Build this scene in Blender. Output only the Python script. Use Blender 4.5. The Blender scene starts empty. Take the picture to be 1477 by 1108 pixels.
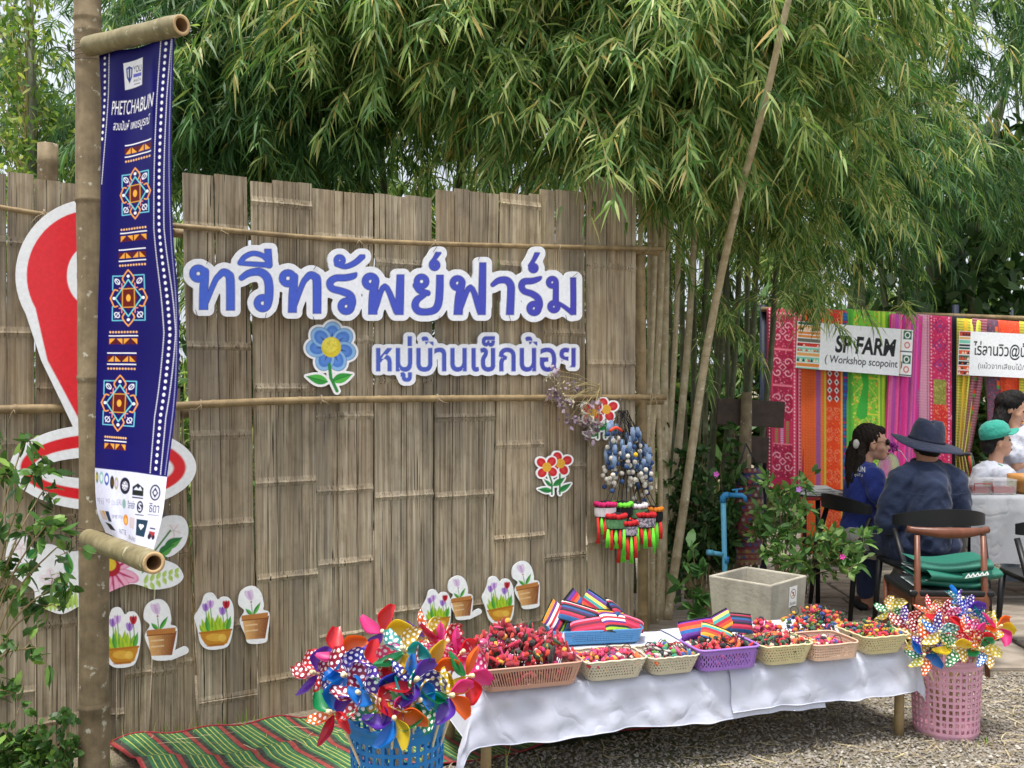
import bpy, bmesh, math, random
import numpy as np
from mathutils import Vector, Matrix, Euler

scene = bpy.context.scene
COL = scene.collection
R = math.radians
rng = np.random.default_rng(7)
random.seed(7)

# ---------------------------------------------------------------- camera
F, CX, CY, EYE = 1400.0, 738.5, 554.0, 1.5
cam_d = bpy.data.cameras.new('camera')
cam_d.sensor_width = 36.0
cam_d.lens = F / 1477.0 * 36.0
cam_d.clip_start = 0.05
cam_d.clip_end = 2000
cam = bpy.data.objects.new('camera', cam_d)
cam.location = (0, 0, EYE)
cam.rotation_euler = (R(90), 0, 0)
COL.objects.link(cam)
scene.camera = cam

# ---------------------------------------------------------------- sky, sun, exposure
SUN_EL, SUN_AZ = 74.0, 212.0          # azimuth from +Y, clockwise: high, a little behind and left of the camera
world = bpy.data.worlds.new('World')
scene.world = world
world.use_nodes = True
wn = world.node_tree
bg = wn.nodes['Background']
sky = wn.nodes.new('ShaderNodeTexSky')
sky.sky_type = 'NISHITA'
sky.sun_disc = False
sky.sun_elevation = R(SUN_EL)
sky.sun_rotation = R(SUN_AZ)
sky.air_density = 0.5
sky.dust_density = 10.0
sky.ozone_density = 1.0
# a thin white overcast lies over the whole sky
tc = wn.nodes.new('ShaderNodeTexCoord'); nz = wn.nodes.new('ShaderNodeTexNoise'); rp = wn.nodes.new('ShaderNodeMapRange'); mx = wn.nodes.new('ShaderNodeMix')
nz.inputs['Scale'].default_value = 2.2; nz.inputs['Detail'].default_value = 5
rp.inputs['From Min'].default_value = .3; rp.inputs['From Max'].default_value = .7; rp.inputs['To Min'].default_value = .5; rp.inputs['To Max'].default_value = .95
mx.data_type = 'RGBA'; mx.inputs[7].default_value = (3.3, 3.5, 3.75, 1)
wn.links.new(tc.outputs['Generated'], nz.inputs['Vector']); wn.links.new(nz.outputs['Fac'], rp.inputs['Value']); wn.links.new(rp.outputs['Result'], mx.inputs[0])
wn.links.new(sky.outputs['Color'], mx.inputs[6]); wn.links.new(mx.outputs[2], bg.inputs['Color'])
bg.inputs['Strength'].default_value = 0.15
sun_d = bpy.data.lights.new('sun', 'SUN')
sun_d.energy = 2.0
sun_d.angle = R(11)
sun_d.color = (1.0, 0.965, 0.91)
sun = bpy.data.objects.new('sun', sun_d)
_d = Vector((math.sin(R(SUN_AZ)) * math.cos(R(SUN_EL)), math.cos(R(SUN_AZ)) * math.cos(R(SUN_EL)), math.sin(R(SUN_EL))))
sun.rotation_euler = _d.to_track_quat('Z', 'Y').to_euler()
sun.location = _d * 30
COL.objects.link(sun)
scene.view_settings.view_transform = 'Standard'
scene.view_settings.look = 'None'
scene.view_settings.gamma = 1.0
scene.view_settings.exposure = 1.15
scene.view_settings.use_curve_mapping = False
scene.render.engine = 'CYCLES'
scene.cycles.use_denoising = True
scene.cycles.max_bounces = 8
scene.cycles.transparent_max_bounces = 12
scene.cycles.sample_clamp_indirect = 4.0

# ---------------------------------------------------------------- where things stand
def P(px, py, d):
    return Vector(((px - CX) / F * d, d, EYE - (py - CY) / F * d))
def GR(px, py, z=0.0):
    return P(px, py, F * (EYE - z) / (py - CY))
FA = Vector((-1.403, 4.19, 0)); FB = Vector((0.698, 5.45, 0))
FU = (FB - FA).normalized()
FN = Vector((FU.y, -FU.x, 0))                   # out of the fence, towards the yard
def FP(px, py, off=0.0):
    kx = (px - CX) / F
    d = (off + FA.dot(FN)) / (kx * FN.x + FN.y)
    return P(px, py, d)
def fence_sz(px, py, off=0.0):
    p = FP(px, py, off)
    return (p - FA).dot(FU), p.z
def fence_pt(s, z, off=0.0):
    v = FA + FU * s + FN * off
    return Vector((v.x, v.y, z))

# ---------------------------------------------------------------- object helpers
def tag(o, label=None, cat=None, group=None, kind=None):
    if label: o['label'] = label
    if cat: o['category'] = cat
    if group: o['group'] = group
    if kind: o['kind'] = kind
    return o
def empty(name, loc=(0, 0, 0), rz=0.0, label=None, cat=None, group=None):
    o = bpy.data.objects.new(name, None)
    o.empty_display_size = 0.1
    o.location = loc
    o.rotation_euler = (0, 0, rz)
    COL.objects.link(o)
    return tag(o, label, cat, group)
def link(name, me, parent=None, loc=None, rot=None, world=True):
    """link a mesh; a child's vertices are given in world space when world is True"""
    o = bpy.data.objects.new(name, me)
    COL.objects.link(o)
    if parent is not None:
        o.parent = parent
        if world:
            o.matrix_parent_inverse = wmat(parent).inverted()
    if loc is not None: o.location = loc
    if rot is not None: o.rotation_euler = rot
    return o
def wmat(o):
    m = Matrix.LocRotScale(o.location, o.rotation_euler, o.scale)
    if o.parent is not None:
        m = wmat(o.parent) @ o.matrix_parent_inverse @ m
    return m
def copy_tree(o, parent=None):
    c = o.copy()
    COL.objects.link(c)
    c.parent = parent
    for ch in [x for x in bpy.data.objects if x.parent == o]:
        copy_tree(ch, c)
    return c

class MB:
    """collects shapes for ONE mesh"""
    def __init__(s):
        s.v = []; s.f = []; s.m = []
    def add(s, vs, fs, m=0):
        b = len(s.v)
        s.v += [tuple(q) for q in vs]
        s.f += [tuple(b + i for i in f) for f in fs]
        s.m += [m] * len(fs)
    def box(s, c, d, rot=None, m=0, taper=1.0):
        c = Vector(c); hx, hy, hz = d[0] / 2, d[1] / 2, d[2] / 2
        vs = []
        for z, k in ((-hz, 1.0), (hz, taper)):
            for x, y in ((-hx, -hy), (hx, -hy), (hx, hy), (-hx, hy)):
                q = Vector((x * k, y * k, z))
                if rot is not None: q = rot @ q
                vs.append(c + q)
        s.add(vs, [(3, 2, 1, 0), (4, 5, 6, 7), (0, 1, 5, 4), (1, 2, 6, 5), (2, 3, 7, 6), (3, 0, 4, 7)], m)
    def tube(s, pts, rad, n=8, m=0, cap=True, flat=None, closed=False):
        pts = [Vector(p) for p in pts]
        k = len(pts)
        if not hasattr(rad, '__len__'): rad = [rad] * k
        b = len(s.v)
        up = None
        for i, p in enumerate(pts):
            if closed: t = pts[(i + 1) % k] - pts[i - 1]
            else: t = pts[min(i + 1, k - 1)] - pts[max(i - 1, 0)]
            if t.length < 1e-9: t = Vector((0, 0, 1))
            t.normalize()
            if up is None:
                up = Vector((0, 0, 1)) if abs(t.z) < 0.9 else Vector((1, 0, 0))
            a = t.cross(up)
            if a.length < 1e-6: a = t.orthogonal()
            a.normalize(); c = a.cross(t).normalized(); up = c
            ra = rad[i]
            fa, fc = (1, 1) if flat is None else flat
            for j in range(n):
                g = 2 * math.pi * j / n
                s.v.append(tuple(p + a * (math.cos(g) * ra * fa) + c * (math.sin(g) * ra * fc)))
        rows = k if closed else k - 1
        for i in range(rows):
            for j in range(n):
                i2 = (i + 1) % k
                s.f.append((b + i * n + j, b + i * n + (j + 1) % n, b + i2 * n + (j + 1) % n, b + i2 * n + j)); s.m.append(m)
        if cap and not closed:
            s.f.append(tuple(b + j for j in reversed(range(n)))); s.m.append(m)
            s.f.append(tuple(b + (k - 1) * n + j for j in range(n))); s.m.append(m)
    def lathe(s, prof, c=(0, 0, 0), n=24, m=0, rot=None, sx=1.0, sy=1.0):
        b = len(s.v); c = Vector(c)
        for (r, z) in prof:
            for j in range(n):
                g = 2 * math.pi * j / n
                q = Vector((math.cos(g) * r * sx, math.sin(g) * r * sy, z))
                if rot is not None: q = rot @ q
                s.v.append(tuple(c + q))
        for i in range(len(prof) - 1):
            for j in range(n):
                s.f.append((b + i * n + j, b + i * n + (j + 1) % n, b + (i + 1) * n + (j + 1) % n, b + (i + 1) * n + j)); s.m.append(m)
    def ball(s, c, r, n=8, k=6, m=0, rot=None):
        if not hasattr(r, '__len__'): r = (r, r, r)
        c = Vector(c); b = len(s.v)
        for i in range(k + 1):
            t = math.pi * i / k
            for j in range(n):
                g = 2 * math.pi * j / n
                q = Vector((math.sin(t) * math.cos(g) * r[0], math.sin(t) * math.sin(g) * r[1], math.cos(t) * r[2]))
                if rot is not None: q = rot @ q
                s.v.append(tuple(c + q))
        for i in range(k):
            for j in range(n):
                s.f.append((b + (i + 1) * n + j, b + (i + 1) * n + (j + 1) % n, b + i * n + (j + 1) % n, b + i * n + j)); s.m.append(m)
    def grid(s, fn, nu, nv, m=0, u0=0., u1=1., v0=0., v1=1.):
        b = len(s.v)
        for j in range(nv + 1):
            for i in range(nu + 1):
                s.v.append(tuple(fn(u0 + (u1 - u0) * i / nu, v0 + (v1 - v0) * j / nv)))
        for j in range(nv):
            for i in range(nu):
                a = b + j * (nu + 1) + i
                s.f.append((a, a + 1, a + nu + 2, a + nu + 1)); s.m.append(m)
    def mesh(s, mats, smooth=False, name='mesh'):
        me = bpy.data.meshes.new(name)
        me.from_pydata(s.v, [], s.f)
        for q in (mats if isinstance(mats, (list, tuple)) else [mats]):
            me.materials.append(q)
        me.polygons.foreach_set('material_index', s.m)
        me.polygons.foreach_set('use_smooth', [bool(smooth)] * len(s.f))
        me.update()
        return me
    def build(s, name, mats, parent=None, smooth=False, world=True):
        return link(name, s.mesh(mats, smooth, name), parent, world=world)

def np_mesh(name, V, Fq, mats, midx=None, smooth=False, loopn=4):
    """quick mesh from numpy arrays; Fq (n,3) or (n,4)"""
    me = bpy.data.meshes.new(name)
    V = np.asarray(V, np.float32); Fq = np.asarray(Fq, np.int32)
    n, k = Fq.shape
    me.vertices.add(len(V)); me.vertices.foreach_set('co', V.ravel())
    me.loops.add(n * k); me.loops.foreach_set('vertex_index', Fq.ravel())
    me.polygons.add(n)
    me.polygons.foreach_set('loop_start', np.arange(0, n * k, k, dtype=np.int32))
    me.polygons.foreach_set('loop_total', np.full(n, k, np.int32))
    for q in (mats if isinstance(mats, (list, tuple)) else [mats]): me.materials.append(q)
    if midx is not None: me.polygons.foreach_set('material_index', np.asarray(midx, np.int32))
    me.polygons.foreach_set('use_smooth', np.full(n, smooth, bool))
    me.update(calc_edges=True)
    return me
def bevel(o, w=0.004, seg=2):
    b = o.modifiers.new('bevel', 'BEVEL'); b.width = w; b.segments = seg; b.limit_method = 'ANGLE'
    return o
def cr(pts, n=8, closed=False):
    """Catmull-Rom through the points (any dimension)"""
    A = np.asarray(pts, float); k = len(A); out = []
    last = k if closed else k - 1
    for i in range(last):
        p1, p2 = A[i], A[(i + 1) % k]
        p0 = A[i - 1] if (closed or i > 0) else 2 * p1 - p2
        p3 = A[(i + 2) % k] if (closed or i + 2 < k) else 2 * p2 - p1
        for j in range(n):
            t = j / n
            out.append(0.5 * ((2 * p1) + (p2 - p0) * t + (2 * p0 - 5 * p1 + 4 * p2 - p3) * t * t + (3 * p1 - p0 - 3 * p2 + p3) * t ** 3))
    if not closed: out.append(A[-1])
    return np.array(out)

# ---------------------------------------------------------------- material helpers
def lin(c):
    return tuple(((q / 12.92) if q <= 0.04045 else ((q + 0.055) / 1.055) ** 2.4) for q in c)
def hx(h):
    return lin(tuple(int(h[i:i + 2], 16) / 255 for i in (0, 2, 4)))
class NT:
    def __init__(s, name):
        s.mat = bpy.data.materials.new(name); s.mat.use_nodes = True
        s.t = s.mat.node_tree; s.b = s.t.nodes['Principled BSDF']; s.out = s.t.nodes['Material Output']
    def n(s, typ, **kw):
        q = s.t.nodes.new(typ)
        for k, v in kw.items():
            if k in q.inputs: q.inputs[k].default_value = v
            else: setattr(q, k, v)
        return q
    def l(s, a, b):
        s.t.links.new(a, b)
    def ramp(s, fac, stops, interp='LINEAR'):
        q = s.n('ShaderNodeValToRGB'); q.color_ramp.interpolation = interp
        e = q.color_ramp.elements
        while len(e) < len(stops): e.new(0.5)
        for el, (p, c) in zip(e, stops):
            el.position = p; el.color = (*c[:3], 1)
        s.l(fac, q.inputs['Fac']); return q.outputs['Color']
    def coords(s, scale=(1, 1, 1), src='Object', rot=(0, 0, 0)):
        tc = s.n('ShaderNodeTexCoord'); mp = s.n('ShaderNodeMapping')
        mp.inputs['Scale'].default_value = scale; mp.inputs['Rotation'].default_value = rot
        s.l(tc.outputs[src], mp.inputs['Vector']); return mp.outputs['Vector']
    def noise(s, vec=None, scale=5., detail=4., rough=0.55):
        q = s.n('ShaderNodeTexNoise'); q.inputs['Scale'].default_value = scale
        q.inputs['Detail'].default_value = detail; q.inputs['Roughness'].default_value = rough
        if vec is not None: s.l(vec, q.inputs['Vector'])
        return q.outputs['Fac']
    def mix(s, fac, a, b, mode='MIX'):
        q = s.n('ShaderNodeMix'); q.data_type = 'RGBA'; q.blend_type = mode
        for i, v in ((0, fac), (6, a), (7, b)):
            if hasattr(v, 'links'): s.l(v, q.inputs[i])
            else: q.inputs[i].default_value = (*v[:3], 1) if hasattr(v, '__len__') else v
        return q.outputs[2]
    def bump(s, h, strength=0.3, dist=0.01):
        q = s.n('ShaderNodeBump'); q.inputs['Strength'].default_value = strength; q.inputs['Distance'].default_value = dist
        s.l(h, q.inputs['Height']); s.l(q.outputs['Normal'], s.b.inputs['Normal'])
    def base(s, c):
        if hasattr(c, 'links'): s.l(c, s.b.inputs['Base Color'])
        else: s.b.inputs['Base Color'].default_value = (*c[:3], 1)
    def set(s, **kw):
        for k, v in kw.items(): s.b.inputs[k.replace('_', ' ')].default_value = v
        return s
_mc = {}
def plain(name, col, rough=0.6, var=0.12, scale=14., metal=0.0, spec=0.4, bump=0.0, coat=0.0):
    """a surface colour with uneven tone"""
    if name in _mc: return _mc[name]
    t = NT(name)
    if isinstance(col, str): col = hx(col)
    v = t.coords()
    f = t.noise(v, scale, 5.0)
    a = tuple(q * (1 - var) for q in col); b = tuple(min(1, q * (1 + var)) for q in col)
    t.base(t.ramp(f, [(0.3, a), (0.7, b)]))
    t.set(Roughness=rough, Metallic=metal); t.b.inputs['Specular IOR Level'].default_value = spec
    if coat: t.b.inputs['Coat Weight'].default_value = coat
    if bump: t.bump(t.noise(v, scale * 6, 3.0), bump, 0.004)
    _mc[name] = t.mat
    return t.mat
def printed(name, rough=0.5, fabric=False, coat=0.0, attr='print'):
    """shows the colours printed on a sheet (stored on the mesh)"""
    if name in _mc: return _mc[name]
    t = NT(name)
    a = t.n('ShaderNodeVertexColor'); a.layer_name = attr
    f = t.noise(t.coords(), 60., 4.)
    c = t.mix(1.0, a.outputs['Color'], t.ramp(f, [(0.25, (0.86,) * 3), (0.7, (1.0,) * 3)]), 'MULTIPLY')
    t.base(c); t.set(Roughness=rough)
    t.b.inputs['Specular IOR Level'].default_value = 0.3
    if coat: t.b.inputs['Coat Weight'].default_value = coat; t.b.inputs['Coat Roughness'].default_value = 0.25
    if fabric:
        t.b.inputs['Sheen Weight'].default_value = 0.2
        t.bump(t.noise(t.coords(), 420., 2.), 0.25, 0.002)
    _mc[name] = t.mat
    return t.mat

# ---------------------------------------------------------------- a small drawing toolkit: prints are drawn as fields and stored on the mesh
_FNT = {}
WORK = bpy.data.scenes.new('work')        # a scratch scene in which letters and bodies are evaluated
def evaluated(o):
    vl = WORK.view_layers[0]; vl.update(); return o.evaluated_get(vl.depsgraph)
def text_mesh(body, bold=0.0, shear=0.0):
    key = (body, bold, shear)
    if key in _FNT: return _FNT[key]
    c = bpy.data.curves.new('lettering', 'FONT'); c.body = body; c.offset = bold; c.shear = shear
    o = bpy.data.objects.new('lettering', c); WORK.collection.objects.link(o)
    ev = evaluated(o); m = ev.to_mesh(); m.calc_loop_triangles()
    V = np.array([v.co[:2] for v in m.vertices], float).reshape(-1, 2)
    T = np.array([t.vertices[:] for t in m.loop_triangles], int).reshape(-1, 3)
    ev.to_mesh_clear(); bpy.data.objects.remove(o); bpy.data.curves.remove(c)
    _FNT[key] = (V, T)
    return V, T
class Canvas:
    def __init__(s, x0, y0, x1, y1, res=1.0, bgc=(1, 1, 1)):
        s.x0, s.y0, s.res = x0, y0, res
        s.w = int(round((x1 - x0) / res)) + 1; s.h = int(round((y1 - y0) / res)) + 1
        s.X, s.Y = np.meshgrid(x0 + np.arange(s.w) * res, y0 + np.arange(s.h) * res)
        s.img = np.empty((s.h, s.w, 3)); s.img[:] = bgc if not isinstance(bgc, str) else hx(bgc)
        s.shape = np.full((s.h, s.w), 1e9)
    def poly(s, pts):
        A = np.asarray(pts, float); d = np.full(s.X.shape, 1e18); sg = np.ones(s.X.shape)
        B = np.roll(A, -1, 0)
        for (ax, ay), (bx, by) in zip(A, B):
            ex, ey = bx - ax, by - ay; wx, wy = s.X - ax, s.Y - ay
            t = np.clip((wx * ex + wy * ey) / (ex * ex + ey * ey + 1e-12), 0, 1)
            d = np.minimum(d, (wx - ex * t) ** 2 + (wy - ey * t) ** 2)
            c1 = s.Y >= ay; c2 = s.Y < by; c3 = ex * wy > ey * wx
            fl = (c1 & c2 & c3) | (~c1 & ~c2 & ~c3)
            sg = np.where(fl, -sg, sg)
        return sg * np.sqrt(d)
    def line(s, pts, r):
        A = np.asarray(pts, float)
        rr = np.full(len(A), r) if not hasattr(r, '__len__') else np.asarray(r, float)
        d = np.full(s.X.shape, 1e9)
        if len(A) == 1: return np.hypot(s.X - A[0, 0], s.Y - A[0, 1]) - rr[0]
        for i in range(len(A) - 1):
            (ax, ay), (bx, by) = A[i], A[i + 1]
            ex, ey = bx - ax, by - ay; wx, wy = s.X - ax, s.Y - ay
            t = np.clip((wx * ex + wy * ey) / (ex * ex + ey * ey + 1e-12), 0, 1)
            d = np.minimum(d, np.hypot(wx - ex * t, wy - ey * t) - (rr[i] + (rr[i + 1] - rr[i]) * t))
        return d
    def ell(s, cx, cy, rx, ry, ang=0.0):
        c, q = math.cos(ang), math.sin(ang)
        x = (s.X - cx) * c + (s.Y - cy) * q; y = -(s.X - cx) * q + (s.Y - cy) * c
        k = np.hypot(x / rx, y / ry)
        return (k - 1) * min(rx, ry)
    def fill(s, d, col, a=1.0):
        if isinstance(col, str): col = hx(col)
        k = (np.clip(0.5 - d / s.res, 0, 1) * a)[..., None]
        s.img = s.img * (1 - k) + np.asarray(col) * k
    def grow(s, d, r=0.0):
        s.shape = np.minimum(s.shape, d - r)
    def rect(s, x0, y0, x1, y1, col, a=1.0):
        s.fill(np.maximum(np.maximum(x0 - s.X, s.X - x1), np.maximum(y0 - s.Y, s.Y - y1)), col, a)
    def textfield(s, body, x, y, w=None, h=None, bold=0.0, shear=0.0, fn=None, align='L'):
        """coverage of a line of lettering fitted to w x h with its top-left at x, y"""
        V, T = text_mesh(body, bold, shear)
        lo, hi = V.min(0), V.max(0); sz = hi - lo
        kx = w / sz[0] if w else None; ky = h / sz[1] if h else None
        kx = kx or ky; ky = ky or kx
        Q = np.stack([(V[:, 0] - lo[0]) * kx + x, (hi[1] - V[:, 1]) * ky + y], 1)
        if fn is not None: Q = fn(Q)
        cov = np.zeros(s.X.shape)
        ss = ((-.25, -.25), (.25, -.25), (-.25, .25), (.25, .25))
        for t in T:
            q = (Q[t] - (s.x0, s.y0)) / s.res
            i0, j0 = np.floor(q.min(0)).astype(int); i1, j1 = np.ceil(q.max(0)).astype(int)
            i0, j0 = max(i0, 0), max(j0, 0); i1, j1 = min(i1, s.w - 1), min(j1, s.h - 1)
            if i1 < i0 or j1 < j0: continue
            gx, gy = np.meshgrid(np.arange(i0, i1 + 1), np.arange(j0, j1 + 1))
            (ax, ay), (bx, by), (cx, cy) = q
            den = (by - cy) * (ax - cx) + (cx - bx) * (ay - cy)
            if abs(den) < 1e-9: continue
            for ox, oy in ss:
                u = ((by - cy) * (gx + ox - cx) + (cx - bx) * (gy + oy - cy)) / den
                v = ((cy - ay) * (gx + ox - cx) + (ax - cx) * (gy + oy - cy)) / den
                cov[j0:j1 + 1, i0:i1 + 1] += 0.25 * ((u >= -1e-6) & (v >= -1e-6) & (u + v <= 1 + 1e-6))
        return np.clip(cov, 0, 1)
    def text(s, body, x, y, w=None, h=None, col=(0, 0, 0), bold=0.0, shear=0.0, fn=None):
        if isinstance(col, str): col = hx(col)
        k = s.textfield(body, x, y, w, h, bold, shear, fn)[..., None]
        s.img = s.img * (1 - k) + np.asarray(col) * k
    def dist(s, cov, rmax):
        """distance to the covered area, up to rmax"""
        n = int(math.ceil(rmax / s.res)) + 1
        m = cov > 0.5; d = np.full(m.shape, rmax + 2 * s.res)
        pad = np.pad(m, n)
        for j in range(-n, n + 1):
            for i in range(-n, n + 1):
                q = math.hypot(i, j) * s.res
                if q > rmax + s.res: continue
                sh = pad[n + j:n + j + s.h, n + i:n + i + s.w]
                d = np.where(sh & (q < d), q, d)
        return d
def colour_attr(me, cols):
    a = me.color_attributes.new('print', 'FLOAT_COLOR', 'POINT')
    c = np.ones((len(me.vertices), 4), np.float32); c[:, :3] = cols
    a.data.foreach_set('color', c.ravel())
def plate(name, cv, fn, thick, mats, parent=None, edge_col=None):
    """a cut-out board: the canvas' shape (field < 0), printed on its face; fn(x, y, off) gives the place"""
    D = cv.shape; h, w = D.shape
    ids = {}; V2 = []; C = []; polys = []; segs = []
    def corner(j, i):
        k = (j, i, 0)
        if k not in ids:
            ids[k] = len(V2); V2.append((cv.X[j, i], cv.Y[j, i])); C.append(cv.img[j, i])
        return ids[k]
    def cut(j, i, j2, i2):
        if (j2, i2) < (j, i): j, i, j2, i2 = j2, i2, j, i
        k = (j, i, 1 if i2 > i else 2)
        if k not in ids:
            a, b = D[j, i], D[j2, i2]; t = a / (a - b)
            ids[k] = len(V2)
            V2.append((cv.X[j, i] + (cv.X[j2, i2] - cv.X[j, i]) * t, cv.Y[j, i] + (cv.Y[j2, i2] - cv.Y[j, i]) * t))
            C.append(cv.img[j, i] if a < 0 else cv.img[j2, i2])
        return ids[k]
    ins = D < 0
    any_in = ins[:-1, :-1] | ins[1:, :-1] | ins[:-1, 1:] | ins[1:, 1:]
    for j, i in zip(*np.nonzero(any_in)):
        cs = ((j, i), (j, i + 1), (j + 1, i + 1), (j + 1, i))
        p = []; st = []
        for a in range(4):
            A, B = cs[a], cs[(a + 1) % 4]
            if ins[A]: p.append(corner(*A))
            if ins[A] != ins[B]:
                p.append(cut(*A, *B)); st.append((p[-1], ins[A]))
        if len(p) >= 3: polys.append(p[::-1])
        if len(st) == 2:
            a, b = (st[0][0], st[1][0]) if st[0][1] else (st[1][0], st[0][0])
            segs.append((a, b))
    n = len(V2)
    front = [fn(x, y, thick) for x, y in V2]
    V = list(front); FF = list(polys); Cc = list(C); M = [0] * len(polys)
    back = {}
    for a, b in segs:
        for q in (a, b):
            if q not in back:
                back[q] = len(V); V.append(fn(*V2[q], 0.0)); Cc.append(edge_col if edge_col is not None else C[q])
        FF.append((a, b, back[b], back[a])); M.append(min(1, len(mats) - 1))
    me = bpy.data.meshes.new(name)
    me.from_pydata([tuple(v) for v in V], [], FF)
    for q in mats: me.materials.append(q)
    me.polygons.foreach_set('material_index', M)
    me.update(); colour_attr(me, np.array(Cc))
    return link(name, me, parent)
def sheet_mesh(name, cv, fn, mat, smooth=True, thick=0.0):
    """a whole printed sheet; fn(U, V) -> (n,3) places, U, V in 0..1 arrays"""
    U = ((cv.X - cv.x0) / (cv.res * (cv.w - 1))).ravel(); W = ((cv.Y - cv.y0) / (cv.res * (cv.h - 1))).ravel()
    pts = fn(U, W)
    i = np.arange(cv.w - 1); j = np.arange(cv.h - 1)
    a = (j[:, None] * cv.w + i[None, :]).ravel()
    Fq = np.stack([a, a + cv.w, a + cv.w + 1, a + 1], 1)
    me = np_mesh(name, pts, Fq, mat, smooth=smooth)
    colour_attr(me, cv.img.reshape(-1, 3))
    return me
# ================================================================ ground
def m_ground():
    t = NT('dry soil'); v = t.coords()
    a = t.noise(v, 3.0, 6.); b = t.noise(v, 60., 5.); c = t.noise(v, 0.35, 4.)
    col = t.ramp(a, [(0.3, hx('6b5d4b')), (0.55, hx('8a7c68')), (0.75, hx('9b8f7c'))])
    col = t.mix(0.55, col, t.ramp(b, [(0.3, hx('4d4438')), (0.7, hx('a79c89'))]))
    col = t.mix(t.ramp(c, [(0.45, (0, 0, 0)), (0.65, (1, 1, 1))]), col, hx('57603a'), 'MIX')
    t.base(col); t.set(Roughness=0.95); t.bump(t.noise(v, 90., 6.), 0.8, 0.02)
    return t.mat
mb = MB()
mb.grid(lambda u, v: ((u - .5) * 500, -120 + v * 500, 0), 10, 10)
tag(mb.build('ground', m_ground()), kind='structure')

# flagstone terrace under the people: slabs on a bed
def m_slab():
    t = NT('sandstone slab'); v = t.coords(); oi = t.n('ShaderNodeObjectInfo')
    w = t.n('ShaderNodeTexWave'); w.inputs['Scale'].default_value = 2.2; w.inputs['Distortion'].default_value = 9.0; w.inputs['Detail'].default_value = 3.; w.inputs['Detail Scale'].default_value = 1.4
    w.bands_direction = 'Y'; t.l(v, w.inputs['Vector'])
    col = t.ramp(t.noise(v, 4., 6.), [(0.3, hx('7c7164')), (0.7, hx('a0968a'))])
    col = t.mix(0.30, col, t.ramp(w.outputs['Fac'], [(0.2, hx('62584c')), (0.8, hx('aca295'))]))
    col = t.mix(0.22, col, t.ramp(oi.outputs['Random'], [(0, hx('6d6257')), (1, hx('b3a797'))]))
    t.base(col); t.set(Roughness=0.9); t.bump(w.outputs['Fac'], 0.25, 0.012)
    return t.mat
MSLAB = m_slab()
terr = MB()
terr.grid(lambda u, v: (0.75 + u * 7.5, 5.0 + v * 6.0 + 0.1 * math.sin(u * 9), 0.004), 8, 4)
terrace = tag(terr.build('terrace', plain('mortar bed', '5e5549', 0.95, 0.2)), kind='structure')
ry = 5.06; row = 0
while ry < 9.8:
    rh = rng.uniform(.42, .62); rx = 0.8 + rng.uniform(-.3, 0) * (row % 2)
    while rx < 6.0:
        rw = rng.uniform(.55, .95); g = 0.012
        x0, x1, y0, y1 = rx + g, rx + rw - g, ry + g, ry + rh - g
        n = 4; ring = []
        for a, b in (((x0, y0), (x1, y0)), ((x1, y0), (x1, y1)), ((x1, y1), (x0, y1)), ((x0, y1), (x0, y0))):
            for k in range(n):
                q = k / n; ring.append((a[0] + (b[0] - a[0]) * q + rng.normal(0, .006), a[1] + (b[1] - a[1]) * q + rng.normal(0, .006)))
        h = 0.018 + rng.uniform(0, .006)
        m = MB(); k = len(ring); cx = sum(p[0] for p in ring) / k; cy = sum(p[1] for p in ring) / k
        vs = [(x, y, 0.002) for x, y in ring] + [(x, y, h - .006) for x, y in ring] + [(cx + (x - cx) * .97, cy + (y - cy) * .97, h) for x, y in ring]
        fs = [(i, (i + 1) % k, k + (i + 1) % k, k + i) for i in range(k)] + [(k + i, k + (i + 1) % k, 2 * k + (i + 1) % k, 2 * k + i) for i in range(k)] + [tuple(range(2 * k, 3 * k))]
        m.add(vs, fs); m.build('slab', MSLAB, terrace)
        rx += rw
    ry += rh; row += 1

# gravel: real stones
def m_gravel():
    t = NT('gravel stone'); g = t.n('ShaderNodeNewGeometry')
    col = t.ramp(g.outputs['Random Per Island'], [(0, hx('504b45')), (0.3, hx('7f7a72')), (0.55, hx('9a948a')), (0.8, hx('776d60')), (1, hx('c2bdb4'))])
    t.base(t.mix(0.25, col, t.ramp(t.noise(t.coords(), 120., 3.), [(0.3, hx('4c473e')), (0.7, hx('bdb6a8'))])))
    t.set(Roughness=0.88); return t.mat
MGRAVEL = m_gravel()
OCT = np.array([(1, 0, 0), (.5, .87, 0), (-.5, .87, 0), (-1, 0, 0), (-.5, -.87, 0), (.5, -.87, 0), (.5, .1, .8), (-.35, .4, .75), (-.2, -.5, .8), (0, 0, -.6)], float)
OCTF = np.array([(0, 1, 6), (1, 7, 6), (1, 2, 7), (2, 3, 7), (3, 8, 7), (3, 4, 8), (4, 5, 8), (5, 6, 8), (5, 0, 6), (6, 7, 8), (1, 0, 9), (2, 1, 9), (3, 2, 9), (4, 3, 9), (5, 4, 9), (0, 5, 9)])
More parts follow.
